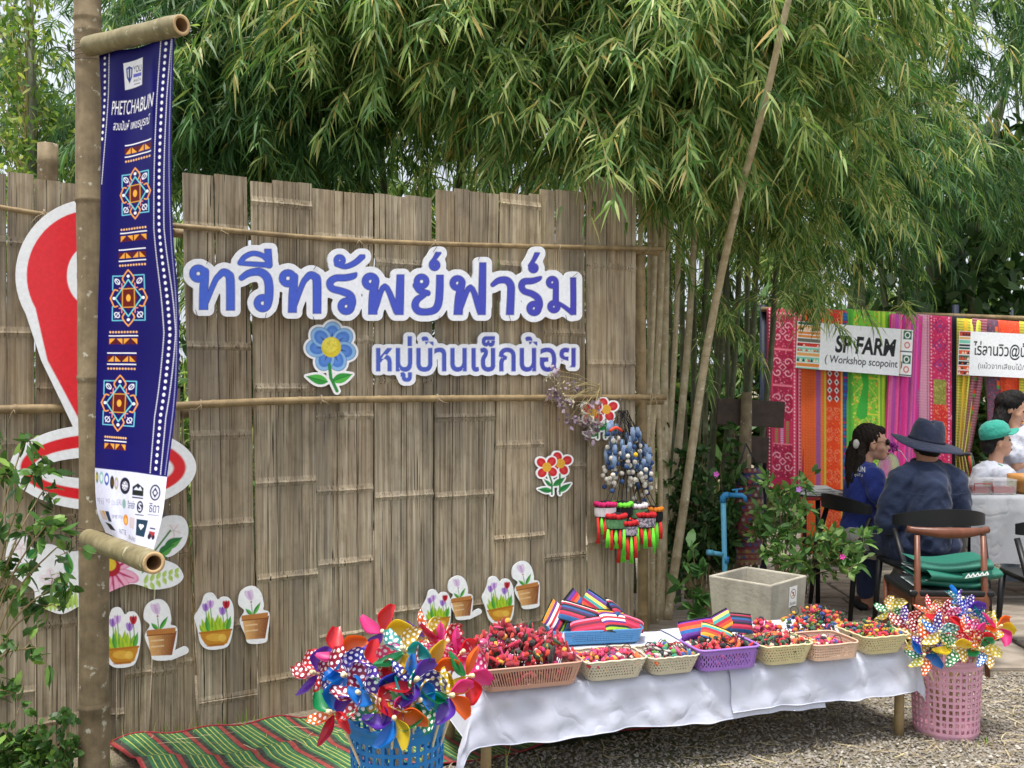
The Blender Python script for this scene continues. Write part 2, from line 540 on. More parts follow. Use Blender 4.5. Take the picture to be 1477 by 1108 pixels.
def scatter(n, pts, smin, smax, flat=.6):
    s = rng.uniform(smin, smax, n) * rng.choice([.6, .8, 1, 1.25], n)
    ang = rng.uniform(0, 6.283, n); ca, sa = np.cos(ang), np.sin(ang)
    B = OCT[None] * (1 + rng.normal(0, .16, (n, 10, 3)))
    B = B * np.stack([s, s * rng.uniform(.6, 1, n), s * flat * rng.uniform(.6, 1.1, n)], 1)[:, None]
    tl = rng.normal(0, .35, n); z = B[..., 2] + B[..., 0] * tl[:, None]
    X = B[..., 0] * ca[:, None] - B[..., 1] * sa[:, None]; Y = B[..., 0] * sa[:, None] + B[..., 1] * ca[:, None]
    V = np.stack([X + pts[:, :1], Y + pts[:, 1:2], z + pts[:, 2:3] + s[:, None] * .2], -1).reshape(-1, 3)
    Fq = (OCTF[None] + (np.arange(n) * 10)[:, None, None]).reshape(-1, 3)
    return V, Fq
def gravel_pts(n):
    m = n * 8
    y = rng.uniform(3.25, 5.04, m); lo = -0.62 * (5.04 - y) + 0.35 * (y - 3.25) - .1; x = rng.uniform(-1.6, 3.1, m)
    ok = (x < .57 * y + .15) & ((x > lo) | (rng.random(m) < .3)) & (x > lo - .3)
    qx, qy = x + 1.66, y - 4.0; mv = (qx * .425 - qy * .905) / .78; mu = (qx * .905 + qy * .425 - mv * .2) / 3.75
    ok &= ~((mv > -.02) & (mv < 1.0) & (mu < 1.0) & (rng.random(m) < .985))
    x, y = x[ok][:n], y[ok][:n]
    return np.stack([x, y, rng.uniform(0, .006, len(x))], 1)
n = 25000
gp = gravel_pts(n); n = len(gp); V, Fq = scatter(n, gp, .004, .0095)
o = link('gravel', np_mesh('gravel', V, Fq, MGRAVEL)); tag(o, 'loose grey and tan gravel spread in front of the low table', 'gravel', kind='stuff')

def m_straw():
    t = NT('dry straw'); g = t.n('ShaderNodeNewGeometry')
    t.base(t.ramp(g.outputs['Random Per Island'], [(0, hx('6f6147')), (.5, hx('9a8b68')), (1, hx('c4b78f'))]))
    t.set(Roughness=0.8); return t.mat
MSTRAW = m_straw()
def straw(n, ptf, lmin, lmax, w, zf=0.012):
    V = []; Fq = []
    for i in range(n):
        x, y, z = ptf(); a = rng.uniform(0, 6.283); L = rng.uniform(lmin, lmax); c, s = math.cos(a), math.sin(a)
        bend = rng.normal(0, .15); wd = w * rng.uniform(.5, 1.3); b = len(V); zz = z + rng.uniform(.004, zf)
        for k in range(4):
            t = k / 3 - .5; ox = L * t; oy = bend * L * (t * t - .25)
            px, py = x + c * ox - s * oy, y + s * ox + c * oy; hz = zz + rng.uniform(-.002, .006)
            ww = wd * (1 - abs(t) * 1.2)
            V.append((px - s * ww, py + c * ww, hz)); V.append((px + s * ww, py - c * ww, hz + .001))
        Fq += [(b + 2 * k, b + 2 * k + 1, b + 2 * k + 3, b + 2 * k + 2) for k in range(3)]
    return np.array(V), np.array(Fq)
_gp = iter(gravel_pts(2000))
def _sp():
    p = next(_gp); return p[0], p[1], .006
V, Fq = straw(900, _sp, .03, .13, .0022, .016)
o = link('dry_straw', np_mesh('dry_straw', V, Fq, MSTRAW)); tag(o, 'dry straw and bamboo litter strewn over the gravel', 'straw', kind='stuff')
# ================================================================ the bamboo plank fence
def m_plank():
    t = NT('weathered flattened bamboo'); g = t.n('ShaderNodeNewGeometry'); oi = t.n('ShaderNodeObjectInfo')
    v = t.coords((75, 75, 1.6)); f1 = t.noise(v, 1.0, 6., .6)
    v2 = t.coords((34, 34, 1.1)); f2 = t.noise(v2, 1.0, 4.)
    v3 = t.coords((3, 3, 1.2)); f3 = t.noise(v3, 1.0, 3.)
    v4 = t.coords((230, 230, 1.6)); f4 = t.noise(v4, 1.0, 3., .5); v5 = t.coords((7, 7, 1.1)); f5 = t.noise(v5, 1.0, 4.)
    col = t.ramp(f1, [(.24, hx('74695a')), (.42, hx('a39884')), (.58, hx('bfb49e')), (.78, hx('e2dac8'))])
    col = t.mix(.75, col, t.ramp(f2, [(.30, (.66, .61, .54)), (.5, (.93, .91, .88)), (.7, (1.0, 1.0, 1.0))]), 'MULTIPLY')
    col = t.mix(t.ramp(f3, [(.46, (0, 0, 0)), (.72, (.42,) * 3)]), col, hx('8f6f49'))
    col = t.mix(.5, col, t.ramp(g.outputs['Random Per Island'], [(0, (.42, .40, .37)), (.5, (.88, .86, .82)), (1, (1, 1, 1))]), 'MULTIPLY')
    col = t.mix(.45, col, t.ramp(oi.outputs['Random'], [(0, (.70, .67, .63)), (.35, (1, .93, .82)), (.7, (.86, .85, .84)), (1, (1, 1, 1))]), 'MULTIPLY')
    f7 = t.noise(t.coords((16, 16, 9)), 1.0, 6., .65); col = t.mix(.6, col, t.ramp(f7, [(.36, (.6, .57, .53)), (.5, (.92, .91, .9)), (.62, (1.0, 1.0, 1.0))]), 'MULTIPLY')
    col = t.mix(t.ramp(f5, [(.36, (.55,) * 3), (.5, (0, 0, 0))]), col, hx('6a645c'))
    col = t.mix(t.ramp(f4, [(.31, (.9,) * 3), (.37, (0, 0, 0))]), col, hx('352e26'))
    f6 = t.noise(t.coords((150, 150, .9)), 1.0, 2.); col = t.mix(t.ramp(f6, [(.33, (1,) * 3), (.36, (0, 0, 0))]), col, hx('211c16'))
    t.base(col); t.set(Roughness=.82); t.b.inputs['Specular IOR Level'].default_value = .25
    t.bump(f4, .35, .004)
    return t.mat
MPLANK = m_plank()
def m_bamboo(name, cols, rough=.55, sc=1.0):
    t = NT(name); v = t.coords((3 * sc, 3 * sc, 3 * sc))
    f = t.noise(v, 4., 6., .65); v2 = t.coords((40, 40, 3)); f2 = t.noise(v2, 1., 4.)
    col = t.ramp(f, [(.25, hx(cols[0])), (.5, hx(cols[1])), (.72, hx(cols[2]))])
    col = t.mix(.25, col, t.ramp(f2, [(.3, hx(cols[0])), (.7, hx(cols[2]))]))
    sp = t.noise(t.coords((22, 22, 22)), 1., 5., .6)
    col = t.mix(t.ramp(sp, [(.62, (0, 0, 0)), (.68, (.8,) * 3)]), col, hx(cols[3]))
    t.base(col); t.set(Roughness=rough); t.bump(f2, .25, .003)
    return t.mat
MPOST = m_bamboo('grey brown bamboo with lichen', ('4f4330', '77684f', '97876a', 'c4c2b2'), .8)
MRAIL = m_bamboo('old bamboo rail', ('5d4c33', '87724f', 'a69169', '6b5b43'), .6)
MTIE = plain('twine', 'a3947a', .9, .25, 60)
MWIRE = plain('rusty wire', '4a3d33', .6, .3, 60, metal=.4)

def plank_mesh(sT, sB, zT, nodes, off, seed, z0=-.02, tilt=0.0, splay=0.0):
    """one flattened culm: a row of split strips with the ridges of its nodes"""
    q = random.Random(seed); W = max(sB[1] - sB[0], .02)
    k = max(2, int(round(W / q.uniform(.07, .13))))
    cuts = sorted([0, 1] + [min(.97, max(.03, (i + q.uniform(-.35, .35)) / k)) for i in range(1, k)])
    mb = MB(); ztop = max(zT)
    rows = [z0, z0 + .02]
    z = .12
    while z < ztop: rows.append(z); z += q.uniform(.1, .2)
    bump = {}
    for nz in nodes:
        if nz < ztop - .03:
            for dz, h in ((-.022, 0), (-.008, .0045), (-.001, .0075), (.006, .004), (.024, .0)):
                rows.append(nz + dz); bump[round(nz + dz, 5)] = h
    rows = sorted(r for r in rows if r < ztop - .01)
    for i in range(k):
        a, b = cuts[i], cuts[i + 1]
        so = off + q.uniform(-.0016, .0016); g0, g1 = q.uniform(.0001, .0007), q.uniform(.0001, .0007)
        if q.random() < .14: g1 += q.uniform(.001, .003)
        zt = zT[0] + (zT[1] - zT[0]) * (a + b) / 2 + q.uniform(-.012, .009)
        wob = [q.uniform(0, 6.28), q.uniform(1.2, 3.0)]
        rr = [r for r in rows if r < zt - .02] + [zt]
        base = len(mb.v); sh = q.uniform(-.002, .002)
        for z in rr:
            t = max(0, min(1, z / max(ztop, .1)))
            lo = sB[0] + (sT[0] - sB[0]) * t; hi = sB[1] + (sT[1] - sB[1]) * t
            w = hi - lo; fan = splay * max(0, t - .72) * 3
            sl = lo + w * a + g0 + fan * .004 + .0012 * math.sin(wob[0] + z * wob[1] * 2)
            sr = lo + w * b - g1 - fan * .004 + .0012 * math.sin(wob[0] + z * wob[1] * 2)
            nj = .6 * math.sin(i * 2.1 + seed)
            o = so + bump.get(round(z, 5), 0) * (1 + .35 * nj) + sh * math.sin(z * 5 + i) + tilt * ((a + b) / 2 - .5) + .004 * math.sin(z * wob[1] + wob[0])
            e = min(.0022, (sr - sl) * .25)
            for s_, oo in ((sl, o - .012), (sl + e * .2, o - .0018), (sl + e, o), (sr - e, o), (sr - e * .2, o - .0018), (sr, o - .012)):
                mb.v.append(tuple(fence_pt(s_, z, oo)))
        for j in range(len(rr) - 1):
            for c in range(5):
                x = base + j * 6 + c
                mb.f.append((x, x + 1, x + 7, x + 6)); mb.m.append(0)
        x = base + (len(rr) - 1) * 6
        mb.f.append((x, x + 1, x + 2, x + 3, x + 4, x + 5)); mb.m.append(0)
    return mb
def s_of(px): return fence_sz(px, 600)[0]
def z_of(px, py): return fence_sz(px, py)[1]
fence = empty('bamboo_fence', fence_pt(s_of(600), 0), 0, 'tall fence of flattened grey bamboo planks carrying the blue Thai lettering', 'fence')
MAIN = [  # top x0 x1, bottom x0 x1, top y0 y1, depth, node heights (picture rows)
    (262, 358, 287, 372, 250, 258, .000, (330, 500, 628, 757, 905, 1010), 1.),
    (361, 450, 373, 461, 258, 266, .006, (294, 430, 560, 695, 832, 978), 0.),
    (450, 539, 462, 540, 274, 280, -.004, (345, 490, 600, 707, 812, 915), 0.),
    (540, 622, 541, 627, 281, 285, .004, (381, 548, 715, 880), 0.),
    (629, 721, 628, 707, 271, 277, -.002, (400, 500, 603, 714, 874), .6),
    (722, 780, 708, 786, 277, 283, .006, (296, 384, 520, 641, 774, 898), 0.),
    (781, 844, 787, 848, 271, 275, -.006, (395, 480, 580, 673, 804), .5),
    (845, 917, 849, 914, 256, 260, .003, (385, 525, 640, 779), 0.8),
]
for i, (a, b, c, d, y0, y1, off, nd, sp) in enumerate(MAIN):
    mid = (a + b) / 2
    plank_mesh((s_of(a), s_of(b)), (s_of(c), s_of(d)), (z_of(a, y0), z_of(b, y1)), [z_of(mid, y) for y in nd], off, 10 + i, splay=sp).build('plank', MPLANK, fence)
def rail(parent, pts, rad, name='rail', mat=None, nodes=.35, taper=1.0):
    A = cr([tuple(p) for p in pts], 10); mb = MB(); L = 0; rr = []
    for i, p in enumerate(A):
        if i: L += np.linalg.norm(A[i] - A[i - 1])
        rr.append(L)
    tot = rr[-1]; P2 = []; R2 = []
    k = max(1, int(tot / nodes))
    marks = [(j + .5) * tot / k for j in range(k)]
    for l in sorted(list(np.linspace(0, tot, 24)) + [m + d for m in marks for d in (-.012, 0, .012)]):
        i = min(len(A) - 2, max(0, np.searchsorted(rr, l) - 1)); t = (l - rr[i]) / max(1e-6, rr[i + 1] - rr[i])
        P2.append(Vector(A[i] + (A[i + 1] - A[i]) * min(1, max(0, t))))
        bulge = 1 + (.16 if min(abs(l - m) for m in marks) < .004 else 0)
        R2.append(rad * bulge * (1 + (taper - 1) * l / tot) * (1 + .03 * math.sin(l * 31)))
    mb.tube(P2, R2, 10)
    return mb.build(name, mat or MRAIL, parent, smooth=True)
rail(fence, [FP(246, 325, .03), FP(480, 345, .03), FP(700, 354, .032), FP(957, 359, .03)], .0115, taper=1.15)
rail(fence, [FP(240, 586, .034), FP(420, 578, .034), FP(640, 575, .036), FP(960, 573, .034)], .0175, taper=.95)
rail(fence, [FP(246, 336, -.04), FP(600, 350, -.04), FP(950, 364, -.04)], .02, 'back_rail')
rail(fence, [FP(246, 596, -.05), FP(600, 585, -.05), FP(955, 578, -.05)], .024, 'back_rail')
rail(fence, [fence_pt(s_of(936), 0, -.05), fence_pt(s_of(934), 1.2, -.05), fence_pt(s_of(931), 2.25, -.05)], .03, 'end_post')
def tie(parent, px, py, r, off, mat=MTIE, tails=True, seed=0):
    q = random.Random(seed + int(px * 7 + py)); mb = MB(); c = FP(px, py, off)
    for k in range(2):
        ring = [c + FU * (k * .004 - .002 + .004 * math.sin(a)) + FN * (math.cos(a) * r * 1.15) + Vector((0, 0, math.sin(a) * r * 1.15)) for a in np.linspace(0, 6.283, 14)[:-1]]
        mb.tube(ring, .0014, 5, closed=True)
    if tails:
        for k in range(2):
            a = q.uniform(-1, 1); L = q.uniform(.03, .08)
            mb.tube([c + FN * r * 1.2, c + FN * (r * 1.2 + .01) + FU * a * L * .5 - Vector((0, 0, L * .3)), c + FN * (r * 1.2 + .004) + FU * a * L - Vector((0, 0, L * q.uniform(.2, 1)))], .0011, 4)
    return mb.build('tie', mat, parent, smooth=True)
for px, py in ((318, 333), (516, 347), (626, 351), (806, 357), (935, 359)): tie(fence, px, py, .013, .03)
for px, py in ((288, 584), (462, 577), (629, 575), (791, 574), (938, 573)): tie(fence, px, py, .019, .035)

fence2 = empty('bamboo_fence', fence_pt(s_of(120), 0), 0, 'older stretch of bamboo plank fence behind the banner pole and red pin sign', 'fence')
LEFT = [
    (-70, -12, -70, -14, 252, 254, .0, (420, 600, 780, 950), 0.), (-11, 49, -12, 52, 250, 250, .005, (350, 480, 640, 830, 1000), 0.5),
    (50, 118, 54, 112, 262, 262, -.006, (400, 560, 745, 900, 1040), 0.), (119, 160, 114, 158, 262, 266, .002, (380, 540, 800, 1020), 0.),
    (161, 203, 158.5, 177.5, 268, 270, -.004, (360, 700, 840, 1030), 0.), (203, 243, 178, 215, 280, 284, .004, (480, 650, 820, 970), .8),
    (243, 263, 215.5, 255.5, 470, 590, -.012, (760, 940, 968), .6), (263.5, 266, 256, 286.5, 590, 600, -.02, (640, 800, 955), .3),
]
for i, (a, b, c, d, y0, y1, off, nd, sp) in enumerate(LEFT):
    mid = (c + d) / 2
    plank_mesh((s_of(a), s_of(b)), (s_of(c), s_of(d)), (z_of(a, y0), z_of(b, y1)), [z_of(mid, y) for y in nd], off, 140 + i, splay=sp).build('plank', MPLANK, fence2)
rail(fence2, [FP(-60, 288, .026), FP(0, 299, .026), FP(75, 311, .026), FP(150, 318, .03), FP(250, 326, -.02)], .010)
rail(fence2, [FP(-60, 592, .03), FP(100, 589, .03)], .019)
rail(fence2, [FP(110, 592, .0), FP(240, 590, -.03)], .019)
def open_culm(mb, pts, rad, wall=.25, n=14, node_at=()):
    """a cut bamboo tube with an open near end"""
    pts = [Vector(p) for p in pts]; A = cr([tuple(p) for p in pts], 8)
    rr = []
    N = len(A)
    for i in range(N):
        t = i / (N - 1); b = 1 + .03 * math.sin(t * 17)
        for q in node_at: b += .10 * math.exp(-((t - q) / .025) ** 2)
        rr.append(rad * b)
    A = [Vector(a) for a in A]
    t = (A[-1] - A[-2]).normalized()
    mb.tube(A, rr, n, 0, cap=False)
    o0 = len(mb.v) - n; e = A[-1]; out = [Vector(mb.v[o0 + j]) for j in range(n)]
    ri = 1 - wall; b0 = len(mb.v)
    mb.v += [tuple(e + (p - e) * ri) for p in out] + [tuple(e + (p - e) * ri * .96 - t * .16) for p in out] + [tuple(e - t * .16)]
    for j in range(n):
        k = (j + 1) % n
        mb.f += [(o0 + j, o0 + k, b0 + k, b0 + j), (b0 + j, b0 + k, b0 + n + k, b0 + n + j), (b0 + n + j, b0 + n + k, b0 + 2 * n)]; mb.m += [1, 2, 2]
MCUT = plain('cut bamboo', 'c2a477', .7, .15, 30)
pb = MB(); a = FP(69, 300, -.06)
pb.tube([(a.x, a.y, 0), (a.x, a.y, 1.6), FP(69, 330, -.06), FP(69, 236, -.06), FP(69, 233, -.06), FP(69, 230, -.06), FP(69, 208, -.06)], [.045, .044, .041, .040, .043, .040, .040], 14)
pb.build('post', MPOST, fence2, smooth=True)
for px, py in ((62, 309), (20, 590)): tie(fence2, px, py, .016, .028)
# ================================================================ cut-out boards on the fence
MBOARD = printed('printed foam board', .38, coat=.15)
MEDGE = plain('foam board edge', 'b9bcc0', .7, .1, 40)
SIGNWHITE = hx('eef2fa')
def on_fence(base, dz=0.0):
    return lambda x, y, o: FP(x, y, base) + FN * o
# ---- the big lettering, drawn stroke by stroke
def zA(x, y): return 250 + x * .2505, 320 + y * .2505
def zB(x, y): return 500 + x * .2505, 320 + y * .2505
cv = Canvas(258, 340, 842, 470, 1.0, SIGNWHITE)
K = .2505
STR = []   # (map, [(x, y, r)...], bottom clip, top clip)
def ring(cx, cy, r, w): return [(cx + r * math.cos(a), cy + r * math.sin(a), w) for a in np.linspace(0, 6.2832, 17)]
def T(mp, pts, lo=None, hi=None): STR.append((mp, pts, lo, hi))
T(zA, ring(140, 300, 32, 20)); T(zA, [(178, 290, 24), (172, 400, 26), (170, 520, 26)], 508)
T(zA, [(180, 480, 14), (235, 345, 16), (262, 310, 18), (285, 292, 21), (312, 305, 23), (324, 340, 25), (325, 530, 25)], 512)
T(zA, [(388, 325, 16), (430, 298, 20), (490, 290, 23), (532, 318, 25), (546, 370, 25), (545, 440, 25), (538, 480, 22)]); T(zA, ring(510, 470, 32, 20))
T(zA, [(378, 240, 13), (550, 252, 16)]); T(zA, [(380, 236, 14), (408, 203, 15), (455, 184, 15), (505, 195, 15), (535, 220, 14)]); T(zA, [(540, 165, 21), (546, 250, 21)], 270, 158)
T(zA, ring(655, 327, 32, 20)); T(zA, [(692, 318, 22), (684, 420, 25), (680, 540, 25)], 525)
T(zA, [(690, 495, 14), (738, 362, 16), (762, 326, 18), (785, 308, 21), (811, 320, 23), (822, 352, 25), (822, 545, 24)], 530)
T(zA, [(1046, 300, 8), (1030, 314, 18), (985, 324, 20), (930, 326, 20), (897, 350, 21), (908, 385, 20), (965, 402, 21), (1012, 424, 22), (1025, 465, 22), (1012, 505, 20)]); T(zA, ring(990, 488, 30, 20))
T(zA, ring(952, 224, 20, 15)); T(zA, [(935, 246, 15), (985, 260, 15), (1040, 238, 17), (1082, 202, 18)], None, 190)
T(zA, ring(1130, 345, 31, 20)); T(zA, [(1158, 340, 22), (1146, 430, 26), (1142, 550, 26)], 535)
T(zA, [(1156, 505, 16), (1212, 372, 15), (1280, 515, 20)]); T(zA, [(1302, 300, 22), (1298, 440, 24), (1294, 555, 25)], 537, 305)
T(zB, ring(425, 345, 28, 17)); T(zB, [(394, 368, 20), (415, 398, 18), (460, 412, 17)])
T(zB, [(440, 424, 14), (400, 450, 20), (388, 485, 21), (408, 515, 21), (455, 520, 20), (500, 508, 21), (522, 470, 22), (529, 400, 22), (531, 300, 21)], None, 307)
T(zB, ring(500, 252, 18, 15)); T(zB, [(480, 240, 12), (500, 214, 12), (522, 180, 16)], None, 176)
T(zB, ring(632, 355, 28, 18)); T(zB, [(658, 350, 20), (642, 440, 25), (634, 555, 26)], 537)
T(zB, [(645, 505, 16), (706, 378, 15), (762, 515, 20)]); T(zB, [(777, 240, 20), (774, 400, 22), (770, 560, 23)], 537, 236)
T(zB, [(834, 364, 13), (868, 340, 18), (912, 338, 21), (937, 366, 22), (939, 420, 22), (932, 560, 23)], 537)
T(zB, [(1112, 320, 6), (1098, 330, 14), (1060, 342, 18), (1015, 346, 19), (1000, 370, 19), (1014, 400, 18), (1060, 416, 19), (1094, 442, 20), (1103, 480, 20), (1090, 515, 18)]); T(zB, ring(1072, 500, 26, 18))
T(zB, ring(1068, 268, 16, 14)); T(zB, [(1048, 255, 11), (1070, 222, 12), (1090, 182, 15)], None, 178)
T(zB, ring(1177, 350, 22, 15)); T(zB, [(1198, 350, 16), (1196, 470, 18)]); T(zB, ring(1186, 490, 22, 16)); T(zB, [(1212, 470, 11), (1245, 490, 12), (1290, 525, 14)])
T(zB, [(1296, 300, 17), (1298, 440, 17), (1297, 560, 17)], 537, 322)
ink = np.full(cv.X.shape, 1e9)
for mp, pts, lo, hi in STR:
    A = [mp(x, y) for x, y, r in pts]; r = [q[2] * K for q in pts]
    if len(A) > 2 and len(A) < 16:
        B = cr([(x, y, q) for (x, y), q in zip(A, r)], 5); d = cv.line(B[:, :2], B[:, 2])
    else: d = cv.line(A, r)
    if lo is not None: d = np.maximum(d, cv.Y - mp(0, lo)[1])
    if hi is not None: d = np.maximum(d, mp(0, hi)[1] - cv.Y)
    ink = np.minimum(ink, d); cv.grow(d, 8.6)
cv.fill(ink - .35, hx('25307c'))
dd = cv.dist((ink < 0).astype(float), 13.0)
for _ in range(3): dd = (dd + np.roll(dd, 1, 0) + np.roll(dd, -1, 0) + np.roll(dd, 1, 1) + np.roll(dd, -1, 1)) / 5
cv.shape = dd - 9.0
tt = np.clip((cv.X - 270) / 560, 0, 1)[..., None]
blue = (1 - tt) * np.array(hx('4468d8')) + tt * np.array(hx('4440b4'))
k = np.clip(.5 - (ink + .5) / 1.0, 0, 1)[..., None]; cv.img = cv.img * (1 - k) + blue * k
lettering = plate('letter_sign', cv, on_fence(.046), .012, [MBOARD, MEDGE])
tag(lettering, 'large blue Thai lettering with white outline across the upper fence', 'sign')
for k, (wx_, wy_, dx_, dy_) in enumerate(((283, 452, 2, 8), (381, 457, -2, 8), (452, 461, 2, 7), (560, 461, 3, 7), (630, 460, -3, 7), (734, 459, 2, 8), (300, 376, 3, -8), (455, 385, 4, -7), (627, 360, 4, -7), (829, 397, 5, -5), (815, 459, 1, 7), (690, 372, 2, -7))):
    w_ = MB(); a_ = FP(wx_ - dx_, wy_ - dy_ * .6, .046) + FN * .0125; b_ = FP(wx_ + dx_ * .3, wy_ + dy_ * .5, .046) + FN * .014; c_ = FP(wx_ + dx_, wy_ + dy_, .02)
    w_.tube([a_, (a_ + b_) / 2 + FN * .002, b_, c_], .0011, 4); w_.build('wire', MWIRE, lettering)
# ---- the smaller line of lettering
cv = Canvas(528, 474, 840, 566, 1.0, SIGNWHITE)
cov = cv.textfield('หมู่บ้านเข็กน้อย', 541, 485, 288, 66, bold=.022)
dd = cv.dist(cov, 14.0)
# soften the outline field
for _ in range(3): dd = (dd + np.roll(dd, 1, 0) + np.roll(dd, -1, 0) + np.roll(dd, 1, 1) + np.roll(dd, -1, 1)) / 5
cv.shape = dd - 6.5
tt = np.clip((cv.X - 540) / 290, 0, 1)[..., None]
cv.img = cv.img * (1 - cov[..., None]) + cov[..., None] * ((1 - tt) * np.array(hx('4a63c4')) + tt * np.array(hx('4747b0')))
tag(plate('letter_sign', cv, on_fence(.02), .010, [MBOARD, MEDGE]), 'small second line of blue Thai lettering on a white cut-out board', 'sign')
# ---- flowers
def petal(cv, cx, cy, ang, r0, r1, w, cols):
    ca, sa = math.cos(ang), math.sin(ang)
    mx, my = cx + ca * (r0 + r1) / 2, cy + sa * (r0 + r1) / 2
    for k, c in cols: cv.fill(cv.ell(mx + ca * (1 - k) * -1.5, my + sa * (1 - k) * -1.5, (r1 - r0) / 2 * k, w * k, ang), c)
def leaf(cv, x0, y0, x1, y1, w, c1, c2, vein=None):
    L = math.hypot(x1 - x0, y1 - y0); nx, ny = -(y1 - y0) / L, (x1 - x0) / L
    pts = []
    for t in np.linspace(0, 1, 9): pts.append((x0 + (x1 - x0) * t + nx * w * math.sin(math.pi * t ** .8), y0 + (y1 - y0) * t + ny * w * math.sin(math.pi * t ** .8)))
    low = []
    for t in np.linspace(1, 0, 9): low.append((x0 + (x1 - x0) * t - nx * w * math.sin(math.pi * t ** .8), y0 + (y1 - y0) * t - ny * w * math.sin(math.pi * t ** .8)))
    d = cv.poly(pts + low[1:-1]); cv.fill(d, c1)
    cv.fill(cv.poly(pts + [(x1, y1), (x0, y0)]), c2, .8)
    if vein: cv.fill(cv.line([(x0, y0), (x1, y1)], .45), vein)
    return d
cv = Canvas(432, 455, 518, 570, .8, (.95, .96, .98)); c0 = (476.7, 500.9)
ANG = [R(a) for a in (-86, -38, 16, 66, 116, 177, 224)]
for a in ANG:
    cv.grow(cv.ell(c0[0] + math.cos(a) * 21, c0[1] + math.sin(a) * 21, 15.5, 13.5, a), 3.2)
cv.grow(cv.ell(*c0, 18, 18), 0)
for a in ANG:
    petal(cv, *c0, a, 5, 36, 13, ((1.05, '3a5fa8'), (1.0, '8fc0ee'), (.72, '4f83d8'), (.45, '5b90e2')))
    cv.fill(cv.line([(c0[0] + math.cos(a) * 12, c0[1] + math.sin(a) * 12), (c0[0] + math.cos(a) * 22, c0[1] + math.sin(a) * 22)], [1.8, .2]), '2f4f9c')
cv.fill(cv.ell(*c0, 14.2, 14.8), 'e3cf2e'); cv.fill(cv.ell(c0[0] - 2, c0[1] - 3, 11, 11), 'f1e355')
for i in range(26):
    a, r = rng.uniform(0, 6.28), rng.uniform(2, 12); cv.fill(cv.ell(c0[0] + math.cos(a) * r, c0[1] + math.sin(a) * r * .9, .5, .5), 'b8961e')
st = [(474, 526), (476, 545), (485, 564)]
d1 = cv.line(st, 2.4); cv.grow(d1, 3.2)
d = leaf(cv, 472, 551, 441, 543, 7, '2f9a3a', '56c04a', '1d6b2a'); cv.grow(d, 3.4)
d = leaf(cv, 478, 550, 507, 540, 7, '2f9a3a', '56c04a', '1d6b2a'); cv.grow(d, 3.4)
cv.fill(d1, '2b8a3d')
tag(plate('flower_sign', cv, on_fence(.016), .010, [MBOARD, MEDGE]), 'blue seven-petal flower cut-out with yellow centre under the large lettering', 'sign')
def red_flowers(x0, y0, w, h, label, base):
    cv = Canvas(x0 - 4, y0 - 4, x0 + w + 4, y0 + h + 4, .7, (.95, .95, .96))
    def q(a, b): return x0 + a * w, y0 + b * h
    s = w
    for cx, cy, rot in ((.68, .24, 20), (.30, .33, -5)):
        c = q(cx, cy)
        for a in (45, 135, 225, 315):
            a = R(a + rot)
            for ds in (0, 1):
                d = cv.ell(c[0] + math.cos(a) * s * .2, c[1] + math.sin(a) * s * .2, s * .135, s * .12, a)
                if ds == 0: cv.grow(d, 2.2); cv.fill(d - 1.6, (.95, .95, .96))
                else: cv.fill(d, 'c8202a'); cv.fill(cv.ell(c[0] + math.cos(a) * s * .2, c[1] + math.sin(a) * s * .2, s * .08, s * .05, a), 'd93a3a')
        cv.fill(cv.ell(*c, s * .125, s * .13), 'e9b43a'); cv.grow(cv.ell(*c, s * .15, s * .15), 0)
        for i in range(5):
            for j in range(5):
                if abs(i - 2) + abs(j - 2) < 4: cv.fill(cv.ell(c[0] + (i - 2) * s * .04, c[1] + (j - 2) * s * .04, .5, .5), 'c9801e')
    for a, b, c_, d_, ww in ((.45, .9, .06, .86, .075), (.47, .78, .8, .58, .08), (.62, .92, .97, .72, .075), (.44, .8, .22, .62, .05)):
        x, y = q(a, b); x2, y2 = q(c_, d_)
        cv.grow(leaf(cv, x, y, x2, y2, s * ww, '1f7a3a', '2f9a4a', '145a2a'), 2.2)
    for p in (((.36, .5), (.44, .7), (.44, .98)), ((.66, .5), (.66, .97))):
        d = cv.line([q(*t) for t in p], s * .025); cv.grow(d, 2.4); cv.fill(d, '1f7a3a')
    tag(plate('flower_sign', cv, on_fence(base), .008, [MBOARD, MEDGE]), label, 'sign')
red_flowers(772, 654, 52, 60, 'pair of red flowers cut-out alone in the middle of the planks', .018)
red_flowers(838, 577, 52, 56, 'pair of red flowers cut-out half covered by the dried flower bunch', .058)
